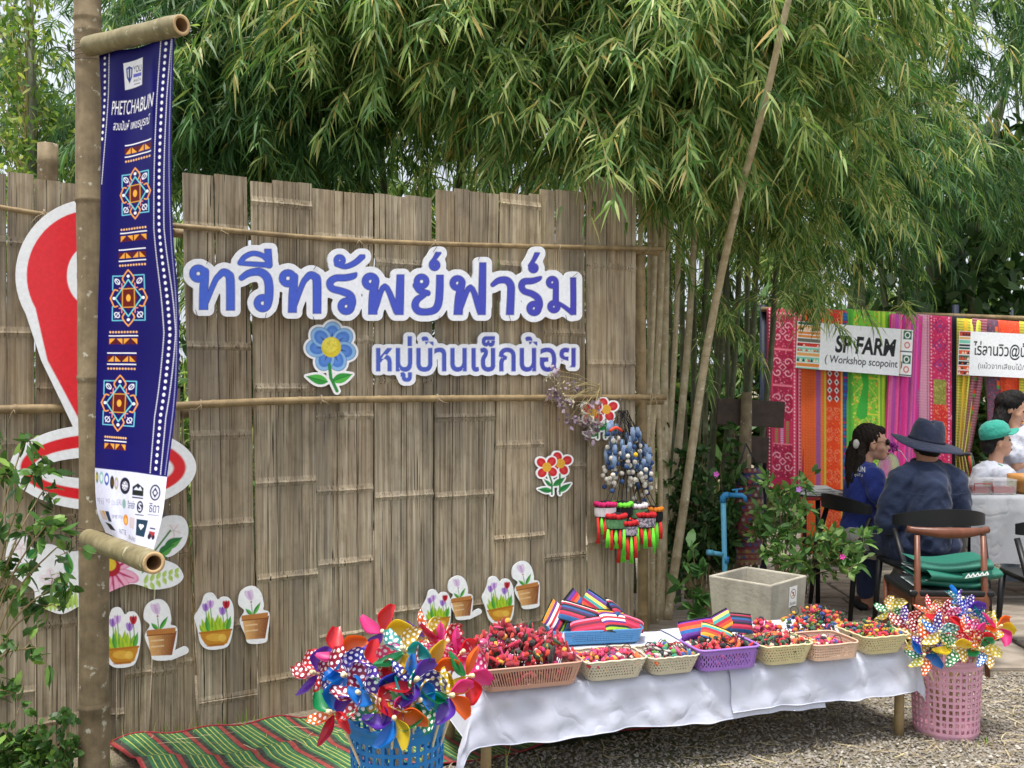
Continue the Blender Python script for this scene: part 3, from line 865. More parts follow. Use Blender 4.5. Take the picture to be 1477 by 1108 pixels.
# ---- tulip bowls and clay pots
def tulip_bowl(x0, y0, x1, y1, label, tilt=0.0, base=.016):
    w, h = x1 - x0, y1 - y0
    cv = Canvas(x0 - 6, y0 - 6, x1 + 6, y1 + 8, .7, (.94, .955, .98))
    def q(a, b): return x0 + a * w + tilt * (b - .5) * -h, y0 + b * h + tilt * (a - .5) * w
    out = [q(*p) for p in ((.06, .62), (.0, .42), (.1, .3), (.2, .18), (.3, .02), (.5, .0), (.62, .12), (.72, .08), (.9, .1), (1, .28), (.97, .62), (.86, .9), (.7, .99), (.32, 1.0), (.12, .88))]
    cv.shape = cv.poly(cr(out, 5, True))
    for a, b, c, d, ww in ((.3, .72, .18, .45, .06), (.38, .72, .36, .3, .05), (.48, .74, .46, .42, .07), (.55, .72, .6, .38, .07), (.65, .72, .66, .42, .07), (.72, .72, .84, .45, .07), (.24, .7, .12, .55, .06), (.6, .74, .52, .5, .07)):
        leaf(cv, *q(a, b), *q(c, d), w * ww, '8fbf2c', 'c3d93c')
    for a, b, c, d in ((.8, .7, .92, .42), (.34, .7, .3, .4)): leaf(cv, *q(a, b), *q(c, d), w * .06, '3f9a3c', '62b848')
    for cx, cy, c1, c2 in ((.3, .25, 'b48cd6', '8a5ab8'), (.42, .2, 'd9b8ea', 'a878c8'), (.72, .33, 'b088d8', '8a5ab8'), (.82, .22, 'c8283a', '8c1020')):
        for s in (-1, 1): cv.fill(cv.ell(*q(cx + s * .035, cy), w * .05, h * .075, s * .3), c1)
        cv.fill(cv.ell(*q(cx, cy - .01), w * .03, h * .07), c2)
        cv.fill(cv.line([q(cx, cy + .07), q(cx + .02, .6)], w * .012), '5f9a38')
    body = [q(*p) for p in ((.12, .7), (.92, .66), (.9, .74), (.8, .9), (.68, .94), (.36, .95), (.24, .9), (.14, .78))]
    cv.fill(cv.poly(body), 'c98a2c'); cv.fill(cv.ell(*q(.5, .79), w * .24, h * .07), 'e6b448', .85); cv.fill(cv.ell(*q(.68, .8), w * .1, h * .07), 'f0cc60', .6)
    cv.fill(cv.line([q(.12, .7), q(.92, .665)], h * .018), 'b8741e'); cv.fill(cv.line([q(.3, .93), q(.7, .92)], h * .02), 'a8621a', .7)
    tag(plate('tulip_bowl_sign', cv, on_fence(base), .008, [MBOARD, MEDGE]), label, 'sign', 'potted flower cut-outs on the fence')
def clay_pot(x0, y0, x1, y1, label, tilt=0.0, tail=True, base=.016):
    w, h = x1 - x0, y1 - y0
    cv = Canvas(x0 - 6, y0 - 6, x1 + 26, y1 + 8, .7, (.94, .955, .98))
    def q(a, b): return x0 + a * w + tilt * (b - .5) * -h, y0 + b * h + tilt * (a - .5) * w
    out = [q(*p) for p in ((.22, .42), (.05, .3), (.12, .1), (.36, .0), (.62, .0), (.8, .12), (.86, .32), (.84, .42), (1.0, .46), (1.02, .58), (.93, .86), (.84, 1.0), (.3, 1.0), (.2, .84), (.06, .6))]
    cv.shape = cv.poly(cr(out, 5, True))
    if tail: cv.grow(cv.line([q(.8, .95), q(1.22, .86)], h * .065), 0)
    for a, b, c, d in ((.46, .5, .26, .38), (.5, .5, .76, .28)): leaf(cv, *q(a, b), *q(c, d), w * .06, '2f8a34', '6cc04a')
    cv.fill(cv.line([q(.48, .5), q(.46, .3)], w * .012), '4f8a3a')
    for s in (-1, 1): cv.fill(cv.ell(*q(.42 + s * .05, .15), w * .08, h * .1, -.3 + s * .25), 'e3cfe8'); 
    cv.fill(cv.ell(*q(.42, .15), w * .05, h * .09, -.3), 'cfb0dc'); cv.fill(cv.ell(*q(.46, .27), w * .03, h * .015), 'a8402c')
    n = 14
    for i in range(n):
        t = i / (n - 1); c1 = np.array(hx('d9a768')) * (1 - t) + np.array(hx('8a4c22')) * t
        if t < .5: c1 = c1 * 1.1
        xa, xb = .14 + t * .8, .14 + (t + 1.2 / n) * .8
        cv.fill(cv.poly([q(xa, .53), q(xb, .53), q(.5 + (xb - .54) * .72, .93), q(.5 + (xa - .54) * .72, .93)]), c1)
    cv.fill(cv.poly([q(.1, .5), q(.98, .47), q(.96, .56), q(.13, .59)]), 'bd7c40'); cv.fill(cv.line([q(.13, .59), q(.95, .57)], h * .008), '7a4420')
    for b in (.68, .78): cv.fill(cv.line([q(.24, b), q(.6, b - .01)], h * .012), 'f0d8ae', .7)
    tag(plate('clay_pot_sign', cv, on_fence(base), .008, [MBOARD, MEDGE]), label, 'sign', 'potted flower cut-outs on the fence')
tulip_bowl(146, 876, 203, 962, 'tulip bowl cut-out half hidden behind the banner pole', -.04)
clay_pot(205, 865, 254, 951, 'clay pot cut-out with a white tail right of the banner pole', -.04)
tulip_bowl(280, 855, 337, 936, 'tulip bowl cut-out left of the blue basket of pinwheels', -.05)
clay_pot(342, 846, 387, 927, 'clay pot cut-out without tail beside the second tulip bowl', -.06, False)
tulip_bowl(608, 850, 650, 912, 'tulip bowl cut-out peeking above the orange pinwheel blades', -.09)
clay_pot(645, 831, 680, 893, 'clay pot cut-out with a tail between two tulip bowls above the table', -.1)
tulip_bowl(695, 831, 741, 899, 'tulip bowl cut-out above the beige basket on the table', -.13)
clay_pot(738, 810, 776, 877, 'rightmost clay pot cut-out of the fence', -.15, False)
# ---- red map pin
cv = Canvas(8, 280, 292, 745, 1.2, (.9, .93, .97))
def tear(r, tip):
    pts = [(132 + r * math.cos(a), 398 + r * math.sin(a)) for a in np.linspace(R(150), R(390), 40)]
    return cv.poly(pts + [(205 - (110 - r) * .55, 520), (132, tip), (59 + (110 - r) * .55, 520)])
outer = tear(110, 672)
dring = cv.ell(148, 674, 134, 62); hole2 = cv.ell(148, 675, 84, 16)
hole1 = cv.ell(132, 398, 22, 30)
cv.shape = np.minimum(np.maximum(outer, -hole1), np.maximum(dring, -hole2))
red = np.maximum(tear(94, 640), -cv.ell(132, 398, 36, 44))
cv.fill(np.minimum(outer, dring), (.9, .93, .97))
cv.fill(np.maximum(red, -(dring + 4)), 'e5303a')
cv.fill(np.maximum(cv.ell(148, 674, 119, 48), -cv.ell(148, 675, 101, 31)), 'e0242e')
tag(plate('map_pin_sign', cv, on_fence(.05), .014, [MBOARD, MEDGE]), 'big red and white map pin cut-out behind the banner pole', 'sign')
# ---- flower spray board behind the pole
cv = Canvas(-2, 738, 276, 892, 1.0, (.93, .95, .99))
blob = [(8, 800), (18, 772), (36, 770), (46, 790), (60, 786), (75, 785), (100, 795), (130, 790), (160, 775), (200, 768), (228, 752), (240, 744), (262, 745), (271, 762), (266, 785), (250, 800), (236, 806), (255, 815), (264, 832), (250, 845), (222, 850), (205, 845), (188, 842), (165, 850), (140, 862), (112, 875), (90, 885), (70, 880), (52, 870), (48, 850), (30, 838), (12, 820)]
cv.shape = cv.poly(cr(blob, 4, True))
def bloom(cx, cy, r, c1, c2, n=5):
    for i in range(n):
        a = i * 6.283 / n + .3; cv.fill(cv.ell(cx + math.cos(a) * r * .6, cy + math.sin(a) * r * .6, r * .5, r * .34, a), c1)
        cv.fill(cv.line([(cx, cy), (cx + math.cos(a) * r * .9, cy + math.sin(a) * r * .9)], .5), c2)
bloom(30, 790, 14, 'f3edf2', 'd8b8c4'); bloom(75, 838, 18, 'eee4ec', 'c8a8b8', 6); bloom(250, 765, 11, 'f6f2f4', 'cfc4c8')
for a in ((100, 830, 96, 795), (100, 845, 60, 850), (45, 815, 20, 825), (40, 805, 55, 790), (110, 868, 70, 872), (236, 790, 262, 775), (228, 800, 250, 785), (215, 806, 240, 803)):
    leaf(cv, *a, 7, '2c7a3e', '5fae4a', '1f5a2c')
cv.fill(cv.line([(205, 825), (222, 795), (245, 765)], 1.3), '4c8a4a')
for t in np.linspace(0, 1, 6):
    for s in (-1, 1): leaf(cv, 208 + t * 44, 842 - t * 16, 208 + t * 44 + 5, 842 - t * 16 + s * 15 * (1 - t * .5), 3, 'a9cf5a', 'c6e07c')
for i in range(9):
    t = i / 8; leaf(cv, 60 + t * 50, 884 - t * 6, 64 + t * 44, 858 - t * 8, 3, 'a9cf5a', 'c6e07c')
for i in range(11):
    a = R(20 + i * 31); petal(cv, 160, 822, a, 6, 42, 9, ((1.0, 'e888b4'), (.85, 'f4b4cf'))); cv.fill(cv.line([(160 + math.cos(a) * 10, 822 + math.sin(a) * 10), (160 + math.cos(a) * 34, 822 + math.sin(a) * 34)], [2.2, .6]), 'c02a6a')
cv.fill(cv.ell(160, 818, 13, 13), 'b01a30'); cv.fill(cv.ell(158, 814, 9, 9), 'e8c83a')
tag(plate('flower_sign', cv, on_fence(.02), .010, [MBOARD, MEDGE]), 'white cut-out with pink daisy, pale blooms and leaves behind the pole', 'sign')
# ================================================================ banner pole with its two arms
pole_x, pole_y = (131 - CX) / F * 3.68, 3.68
pole = empty('banner_pole', (pole_x, pole_y, 0), 0, 'thick lichen-spotted bamboo pole holding the dark blue banner', 'pole')
mb = MB(); zs = []; rs = []
def zr(py): return EYE - (py - CY) / F * 3.68
nodes = [zr(y) for y in (1018, 770, 545, 290, 47, 28)]
for z in sorted(list(np.linspace(-.05, 3.3, 40)) + [n + d for n in nodes for d in (-.014, -.004, .004, .016)]):
    b = 0
    for n in nodes:
        if abs(z - n) < .003 + .0015: b = .0035
        elif -.016 < z - n < -.003: b = -.001
    zs.append(z); rs.append(.0555 - .0028 * z + b + .0015 * math.sin(z * 9))
mb.tube([(pole_x + .006 * math.sin(z * 1.1) - .008 * (z - 1.5), pole_y + .004 * math.sin(z * 2), z) for z in zs], rs, 20)
mb.build('culm', MPOST, pole, smooth=True)
def arm(p0, p1, name='arm'):
    mb = MB(); open_culm(mb, [p0, (Vector(p0) + Vector(p1)) / 2, p1], .036, .34, 18, (.9,))
    return mb.build(name, [MARM, MCUT, plain('bamboo inside', '7a5a38', .8, .2, 30)], pole, smooth=True)
MARM = m_bamboo('greenish cut bamboo arm', ('4f472f', '7c7350', '9c9270', 'b7b79c'), .6)
def at(px, py, d): return P(px, py, d)
TA0, TA1 = at(128, 67, 3.60), at(262, 36, 3.27)
BA0, BA1 = at(128, 777, 3.60), at(222, 812, 3.0)
arm(TA0, TA1); arm(BA0, BA1)
for c, k in ((TA0, 0), (BA0, 1)):
    mb = MB(); z = c.z
    for j in range(5):
        ring_ = [(pole_x - .008 * (z - 1.5) + math.cos(a) * .0585 + .02 * math.sin(a) * (j - 2) * .2, pole_y + math.sin(a) * .0585, z + .012 * (j - 2) + .012 * math.sin(a + j)) for a in np.linspace(0, 6.283, 18)[:-1]]
        mb.tube(ring_, .0013, 4, closed=True)
    for j in range(3):
        mb.tube([(pole_x - .05, pole_y - .03, z), (pole_x - .075 - .01 * j, pole_y - .06, z - .01 * j + .015), (pole_x - .04, pole_y - .07, z - .02 * j)], .0012, 4)
    mb.build('wire_tie', MWIRE, pole, smooth=True)

# ---------------------------------------------------------------- the banner itself
KY = [63, 140, 242, 346, 448, 561, 681, 740, 788]
LX = [(143, 80, 3.615), (146, 150, 3.60), (145, 250, 3.59), (144, 350, 3.585), (141, 450, 3.58), (139, 560, 3.575), (137, 675, 3.56), (140, 735, 3.535), (152, 768, 3.50)]
RX = [(252, 54, 3.30), (249, 130, 3.30), (247, 235, 3.29), (250, 342, 3.26), (258, 446, 3.23), (256, 562, 3.20), (241, 688, 3.13), (234, 745, 3.08), (220, 798, 3.06)]
yy = np.linspace(63, 788, 300)
def _sm(pts):
    A = cr([(k,) + p for k, p in zip(KY, pts)], 12)
    return [np.interp(yy, A[:, 0], A[:, i]) for i in (1, 2, 3)]
_L, _R = _sm(LX), _sm(RX)
def banner_fn(U, W):
    y = 63 + W * 725
    l = [np.interp(y, yy, q) for q in _L]; r = [np.interp(y, yy, q) for q in _R]
    pl = np.stack([(l[0] - CX) / F * l[2], l[2], EYE - (l[1] - CY) / F * l[2]], 1)
    pr = np.stack([(r[0] - CX) / F * r[2], r[2], EYE - (r[1] - CY) / F * r[2]], 1)
    u = U[:, None]; p = pl * (1 - u) + pr * u
    env = np.sin(np.pi * U) * np.clip(W * 6, .15, 1) * np.clip((1 - W) * 5, .1, 1)
    ed = np.sin(np.pi * np.clip(U, 0, 1)) ** .5
    off = -.055 * env * np.cos((W - .62) * 2.2) + .012 * np.sin(U * 9 + W * 7) * ed + .02 * np.exp(-((U - .70 - .25 * W) / .045) ** 2) * np.clip(1.1 - W * 2.2, 0, 1) * np.clip(W * 9, 0, 1)
    off += .010 * np.sin(U * 16 - W * 22) * np.clip((W - .8) * 5, 0, 1) * ed
    n = np.array([.35, -.93, .05])
    return p + n * off[:, None]
cv = Canvas(0, 63, 110, 788, .72, hx('1b1590'))
cvn = np.clip((cv.Y - 63) / 725, 0, 1)[..., None]
cv.img = np.array(hx('0f0860')) * np.ones_like(cv.img)
WH = (.9, .9, .95)
# dotted borders
def bordx(y): return np.interp(y, [63, 150, 330, 480, 600, 680], [99, 95, 91, 99, 92, 94])
for y in np.arange(70, 678, 9.4):
    cv.fill(cv.ell(bordx(y), y, 1.9, 2.6), WH)
    xl = np.interp(y, [63, 130, 200], [9, 6, 1.5]); 
    if y < 200: cv.fill(cv.ell(xl, y, 1.7, 2.3), WH)
for y in np.arange(66, 680, 2.4):
    for dx in (-7.5, 7): cv.fill(cv.ell(bordx(y) + dx, y, .75, .8), WH)
    cv.fill(cv.ell(107, y, .5, .7), (.55, .55, .85))
    if y < 260: cv.fill(cv.ell(np.interp(y, [63, 130, 260], [16, 12, 2]), y, .7, .8), WH)
def xc(y): return np.interp(y, [100, 210, 275, 350, 427, 500, 582, 645], [57, 60, 56, 52, 44, 35.5, 34, 31])
# logo square and title
cv.fill(cv.poly([(37, 84), (66, 80), (65, 121), (39, 124)]), (.88, .89, .95))
cv.fill(cv.poly([(41, 92), (46, 89), (51, 92), (50, 106), (46, 115), (42, 106)]), '3a4a9c'); cv.fill(cv.poly([(43, 94), (46, 92), (49, 94), (48.5, 104), (46, 110), (43.5, 104)]), 'd8dcee'); cv.fill(cv.line([(46, 93), (46, 110)], 1), '20306c')
cv.text('YOU', 52, 90, 12, 10, '22244c', .01); cv.rect(52, 102, 64, 107, '6a6ad0'); cv.text('สุขใจ', 52, 109, 11, 6, '22244c'); cv.rect(53, 117, 62, 118, '22244c')
cv.text('PHETCHABUN', 17, 139, 66, 20, WH, .0, .3)
cv.text('สวมปันห์ เพชรบูรณ์', 20, 167, 58, 18, WH, .0, .2)
def tri_band(y0, y1, x, w, flip):
    cv.rect(x - w, y0, x + w, y1, '5c1410')
    for k in range(4):
        a = x - w + k * w / 2; b = a + w / 2
        t = [(a + 1, y1), (b - 1, y1), (b - 1, y0)] if k % 2 == flip else [(a + 1, y0), (a + 1, y1), (b - 1, y1)]
        if flip == 1: t = [(p[0], y0 + y1 - p[1]) for p in t]
        cv.fill(cv.poly(t), 'e8a23c')
    for k in (1, 2, 3): cv.rect(x - w + k * w / 2 - .5, y0, x - w + k * w / 2 + .5, y1, hx('0f0860'))
def dots(y, x, w):
    for k in range(10): cv.fill(cv.ell(x - w + (k + .5) * w / 5, y, 1.5, 1.6), 'f0b878')
def wl(y, x, w): cv.rect(x - w, y - .8, x + w, y + .8, WH)
for y, up in ((203, 0), (326, 1), (356, 0), (477, 1), (508, 0), (633, 1)):
    x = float(xc(y + 10)); w = 20.5 if y < 600 else 17
    if up == 0: wl(y, x, w); tri_band(y + 4, y + 12.5, x, w, 0); wl(y + 16.5, x, w); dots(y + 23, x, w)
    else: dots(y, x, w); wl(y + 5.5, x, w); tri_band(y + 9.5, y + 18, x, w, 1)
for y in (275, 427, 582):
    x = float(xc(y)); k = .9 if y == 275 else 1.0
    rx, ry_ = 26 * k, 41 * k
    for sx in (-1, 1):
        for sy in (-1, 1):
            cv.fill(cv.line([(x + sx * rx * .25, y + sy * ry_ * .8), (x + sx * rx * .88, y + sy * ry_ * .8), (x + sx * rx * .88, y + sy * ry_ * .3)], .8), '6cc4d8')
            cx_, cy_ = x + sx * rx * .62, y + sy * ry_ * .6
            cv.fill(np.abs(cv.ell(cx_, cy_, 3.0, 4.2, .7 * sx)) - .55, (.85, .85, .95)); cv.fill(cv.line([(cx_ - 3, cy_ - 4 * sx * sy), (cx_ + 3, cy_ + 4 * sx * sy)], .5), (.85, .85, .95))
            cv.fill(cv.line([(x + sx * rx * .36, y + sy * ry_ * .52), (x + sx * rx * .36, y + sy * ry_ * .36), (x + sx * rx * .5, y + sy * ry_ * .36)], .8), 'f08878')
            cv.fill(cv.line(cr([(x + sx * rx * .22, y + sy * ry_ * .55), (x + sx * rx * .32, y + sy * ry_ * .7), (x + sx * rx * .16, y + sy * ry_ * .88), (x, y + sy * ry_)], 6), 1.0), 'f0a050')
            cv.fill(cv.line(cr([(x + sx * rx * .6, y + sy * ry_ * .28), (x + sx * rx * .78, y + sy * ry_ * .3), (x + sx * rx * .9, y + sy * ry_ * .15), (x + sx * rx, y)], 6), 1.0), 'f0a050')
    cv.fill(np.abs(cv.poly([(x, y - ry_ * .66), (x + rx * .72, y), (x, y + ry_ * .66), (x - rx * .72, y)])) - .9, '74d0d8')
    cv.fill(cv.poly([(x + rx * q * math.cos(a), y + ry_ * q * .85 * math.sin(a)) for a, q in [(i * math.pi / 8, .42 if i % 2 else .5) for i in range(16)]]), '641414')
    cv.fill(np.abs(np.maximum(np.abs(cv.X - x) - rx * .33, np.abs(cv.Y - y) - ry_ * .33)) - .7, 'd8a040'); cv.fill(cv.ell(x, y, 3.2, 5.2), 'f0b040')
    for dx, dy in ((0, -.78), (0, .78), (-.8, 0), (.8, 0)): cv.fill(cv.ell(x + dx * rx, y + dy * ry_, 2.2, 2.2), WH)
# white foot with the sponsors' badges
cv.rect(-5, 681, 120, 800, hx('d9dcf4'))
for x, y, rx, ry_, c1, c2 in ((3.5, 694, 2.2, 8, '5a6a20', 'c8b020'), (11, 694, 3.6, 9, '8ab8b8', 'dce8ec'), (20, 695, 4, 9, '3858b0', 'e0e4f4'), (29, 699, 3.4, 9.5, '20222c', '50401c'), (36, 700, 3.2, 9, 'b0a078', 'c8c0d8'), (50, 702, 8, 12, '1c1c30', 'dfe0f0')):
    cv.fill(cv.ell(x, y, rx, ry_), c1); cv.fill(cv.ell(x, y, rx * .6, ry_ * .55), c2)
cv.text('ACAD', 44, 696, 12, 5, '1c1c30', .02); cv.text('COFF', 44, 703, 12, 5, '1c1c30', .02)
cv.fill(cv.poly([(62, 702), (70, 696), (79, 702), (79, 714), (62, 714)]), '1c2420'); cv.fill(cv.poly([(64, 706), (68, 701), (71, 704), (74, 700), (77, 706)]), 'd9dcf4'); cv.rect(62, 716, 79, 718, '1c2420')
cv.fill(cv.ell(96, 706, 7.5, 12), '30303c'); cv.fill(cv.ell(96, 706, 5.6, 9.5), 'd9dcf4'); cv.fill(cv.poly([(96, 698), (100.5, 706), (96, 714), (91.5, 706)]), '30303c'); cv.fill(cv.ell(96, 706, 2, 3), 'd9dcf4')
for x, w, s in ((2, 6, 'wp'), (10, 4, 'ii'), (18, 7, 'wp'), (28, 6, 'ปณ'), (36, 9, 'นลน')): cv.text(s, x, 722, w, 9, '9a9cb4')
cv.fill(cv.ell(49, 728, 3, 7), '88a8a0'); cv.text('รีสอร์ท', 55, 722, 12, 12, '2c2c3c', .01)
cv.fill(cv.ell(75, 730, 5, 9), '22222c'); cv.text('S', 72.5, 724, 5, 12, 'd9dcf4', .02); cv.rect(68, 741, 82, 742.5, '40404c')
cv.text('ธิดา', 89, 722, 15, 14, '40404c', .01); cv.rect(88, 739, 105, 740, '7a7a8c')
cv.fill(cv.poly([(4, 741), (14, 741), (17, 757), (7, 757)]), 'c8b8b4'); cv.fill(cv.poly([(9, 741), (14, 741), (17, 757), (14, 750)]), 'd89a30'); cv.fill(cv.poly([(15, 741), (22, 741), (25, 759), (19, 759)]), '283a54'); cv.text('SME', 27, 746, 10, 6, '7a7c90'); cv.text('VISA', 38, 746, 9, 6, '7a7c90')
cv.fill(cv.ell(52, 753, 4.5, 9), 'e08c28'); cv.fill(cv.ell(52, 754, 2.5, 5), 'f4c070'); cv.rect(59, 747, 68, 764, hx('cfc0c8'))
cv.fill(cv.poly([(71, 748), (90, 748), (88, 772), (72, 772)]), '1e3a50'); cv.fill(cv.ell(78, 757, 2.3, 2.3), WH); cv.fill(cv.ell(82, 757, 2.3, 2.3), WH); cv.fill(cv.poly([(76, 758), (84, 758), (80, 763)]), WH)
cv.rect(95, 762, 105, 770, hx('a83838')); cv.fill(cv.ell(97, 769, 3, 4), '282838'); cv.fill(cv.ell(104, 769, 2.4, 3.2), '282838'); cv.rect(95, 757, 104, 759, hx('3a3a58'))
cv.fill(cv.poly([(10, 762), (22, 764), (30, 775), (18, 776)]), '20242c'); cv.text('PATTIE', 38, 770, 14, 9, '30303c'); cv.text('BAAN', 58, 776, 14, 7, '40404c')
MVINYL = printed('glossy vinyl banner', .45, coat=.0); MVINYL.node_tree.nodes['Principled BSDF'].inputs['Specular IOR Level'].default_value = .08
bn = link('banner', sheet_mesh('banner', cv, banner_fn, MVINYL))
tag(bn, 'long dark blue hanging banner with tribal motifs and white badge strip', 'banner')
# ================================================================ plants
def nrm(a): return a / np.maximum(1e-9, np.linalg.norm(a, axis=-1, keepdims=True))
def leaves_np(base, d, L, W, droop, shape=(.30, 1.0, .65, .75), fold=.0):
    n = len(base); d = nrm(d)
    side = nrm(np.cross(d, nrm(rng.normal(0, 1, (n, 3)) + np.array([0, 0, .8]))))
    def pt(t):
        q = base + d * (L * t)[:, None]
        q[:, 2] -= droop * L * t * t
        return q
    one = np.ones(n)
    up = nrm(np.cross(side, d)); t1, w1, t2, w2 = shape
    a = pt(one * 0); b = pt(one * t1); c = pt(one * t2); e = pt(one)
    w = (W / 2)[:, None]
    V = np.stack([a, b + side * w * w1 + up * w * fold, b - side * w * w1 + up * w * fold, c + side * w * w2 + up * w * fold, c - side * w * w2 + up * w * fold, e], 1)
    Fq = np.array([(0, 1, 2), (1, 3, 4), (1, 4, 2), (3, 5, 4)])
    return V.reshape(-1, 3), (Fq[None] + (np.arange(n) * 6)[:, None, None]).reshape(-1, 3)
def m_leaf(name, stops, trans=.35, rough=.45):
    t = NT(name); g = t.n('ShaderNodeNewGeometry')
    col = t.ramp(g.outputs['Random Per Island'], [(p, hx(c)) for p, c in stops])
    t.base(col); t.set(Roughness=rough); t.b.inputs['Specular IOR Level'].default_value = .35
    tr = t.n('ShaderNodeBsdfTranslucent'); mx = t.n('ShaderNodeMixShader')
    t.l(t.mix(1.0, col, (.92, 1.0, .55), 'MULTIPLY'), tr.inputs['Color'])
    mx.inputs[0].default_value = trans
    t.l(t.b.outputs[0], mx.inputs[1]); t.l(tr.outputs[0], mx.inputs[2]); t.l(mx.outputs[0], t.out.inputs['Surface'])
    return t.mat
ML_FRONT = m_leaf('bamboo leaf', [(0, '4a6e3c'), (.3, '648c4e'), (.55, '88a862'), (.78, 'b2c47a'), (.93, 'd6d898'), (1, 'd6b670')], .46)
ML_BACK = m_leaf('bamboo leaf, dark kind', [(0, '3b5e3a'), (.4, '4e7848'), (.8, '6c945a'), (1, 'a4b464')], .42)  # darker greens, for the clumps behind the fence and above the stall
ML_FAR = m_leaf('far bamboo leaf', [(0, '4a6835'), (.5, '6a8a48'), (.8, '8fa553'), (1, 'b5b862')], .4)
ML_BROAD = m_leaf('glossy broad leaf', [(0, '2e4d24'), (.4, '43682f'), (.75, '5b8440'), (1, '86a84e')], .3, .35)
ML_YELLOW = m_leaf('light tree leaf', [(0, '4c6e34'), (.5, '6f9044'), (.85, '9cb058'), (1, 'c4c875')], .45)
ML_UNDER = m_leaf('undergrowth leaf', [(0, '2c4a28'), (.5, '3f6233'), (.85, '587a3e'), (1, '8a9a4c')], .3)
MTWIG = plain('twig', '94875f', .8, .25, 40)
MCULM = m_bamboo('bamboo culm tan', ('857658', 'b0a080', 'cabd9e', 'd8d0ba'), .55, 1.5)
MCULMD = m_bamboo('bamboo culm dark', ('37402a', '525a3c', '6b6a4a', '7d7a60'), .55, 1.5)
def bamboo_foliage(name, blobs, mat, parent, lab=None, seed=1):
    """drooping tiers: arching twigs, each strung with fans of hanging narrow leaves"""
    global rng
    keep = rng; rng = np.random.default_rng(seed)
    VS, FS, nv = [], [], 0; tw = MB()
    for (c, rad, nb, LL, WW, blen, face) in blobs:
        c = np.array(c); rad = np.array(rad)
        q = nrm(rng.normal(0, 1, (nb, 3))) * (rng.uniform(.15, 1, (nb, 1)) ** .5)
        st = c + q * rad
        hd = rng.normal(0, 1, (nb, 3)); hd[:, 2] = rng.uniform(-.1, .55, nb); hd[:, 1] -= face
        hd = nrm(hd + q * .5)
        bl = blen * rng.uniform(.6, 1.3, nb)
        ns = 9
        ts = np.linspace(.12, 1, ns)
        pos = st[:, None] + hd[:, None] * (bl[:, None] * ts)[..., None]
        pos[..., 2] -= (bl[:, None] * ts ** 2 * .62)
        tan = hd[:, None] * np.ones((1, ns, 1)); tan = tan.copy(); tan[..., 2] -= 1.5 * ts
        for i in range(0, nb, 2):
            tw.tube([st[i]] + [pos[i, k] for k in (2, 4, 6, 8)], [.0035, .003, .0025, .002, .0012], 3, cap=False)
        m = 9
        P0 = np.repeat(pos.reshape(-1, 3), m, 0); T0 = np.repeat(nrm(tan).reshape(-1, 3), m, 0)
        n = len(P0)
        P0 = P0 + T0 * rng.uniform(0, .10, (n, 1)) + rng.normal(0, .012, (n, 3))
        lat = nrm(np.cross(T0, np.array([0, 0, 1.0])) + 1e-3)
        d = T0 * rng.uniform(.2, .8, (n, 1)) + lat * rng.uniform(-1, 1, (n, 1)) + rng.normal(0, .28, (n, 3))
        d[:, 2] -= rng.uniform(.0, .6, n)
        L = LL * (.3 + .9 * rng.random(n) ** .8); W = WW * rng.uniform(.7, 1.3, n)
        V, Fq = leaves_np(P0, d, L, W, rng.uniform(.15, .55, n))
        VS.append(V); FS.append(Fq + nv); nv += len(V)
    o = link(name, np_mesh(name, np.concatenate(VS), np.concatenate(FS), mat), parent)
    t = tw.build('twigs', MTWIG, parent)
    for x in (o, t): x['kind'] = 'stuff'
    rng = keep
    return o
def culm(parent, pts, r0, r1, mat, seed=0, inter=.32):
    q = random.Random(seed); A = cr([tuple(p) for p in pts], 10); seg = np.r_[0, np.cumsum(np.linalg.norm(np.diff(A, axis=0), axis=1))]
    tot = seg[-1]; ls = list(np.linspace(0, tot, 14)); z = q.uniform(0, inter); nd = []
    while z < tot: nd.append(z); z += inter * q.uniform(.8, 1.2)
    for n_ in nd: ls += [n_ - .012, n_, n_ + .01]
    ls = sorted(l for l in ls if 0 <= l <= tot)
    P2 = [Vector([np.interp(l, seg, A[:, k]) for k in range(3)]) for l in ls]
    R2 = [(r0 + (r1 - r0) * l / tot) * (1.13 if any(abs(l - n_) < 1e-6 for n_ in nd) else 1) for l in ls]
    mb = MB(); mb.tube(P2, R2, 8)
    return mb.build('culm', mat, parent, smooth=True)
def B(px, py, d, rx, ry, rz, n, L=.17, W=.017, bl=.55, face=.5):
    return (tuple(P(px, py, d)), (rx, ry, rz), n, L, W, bl, face)

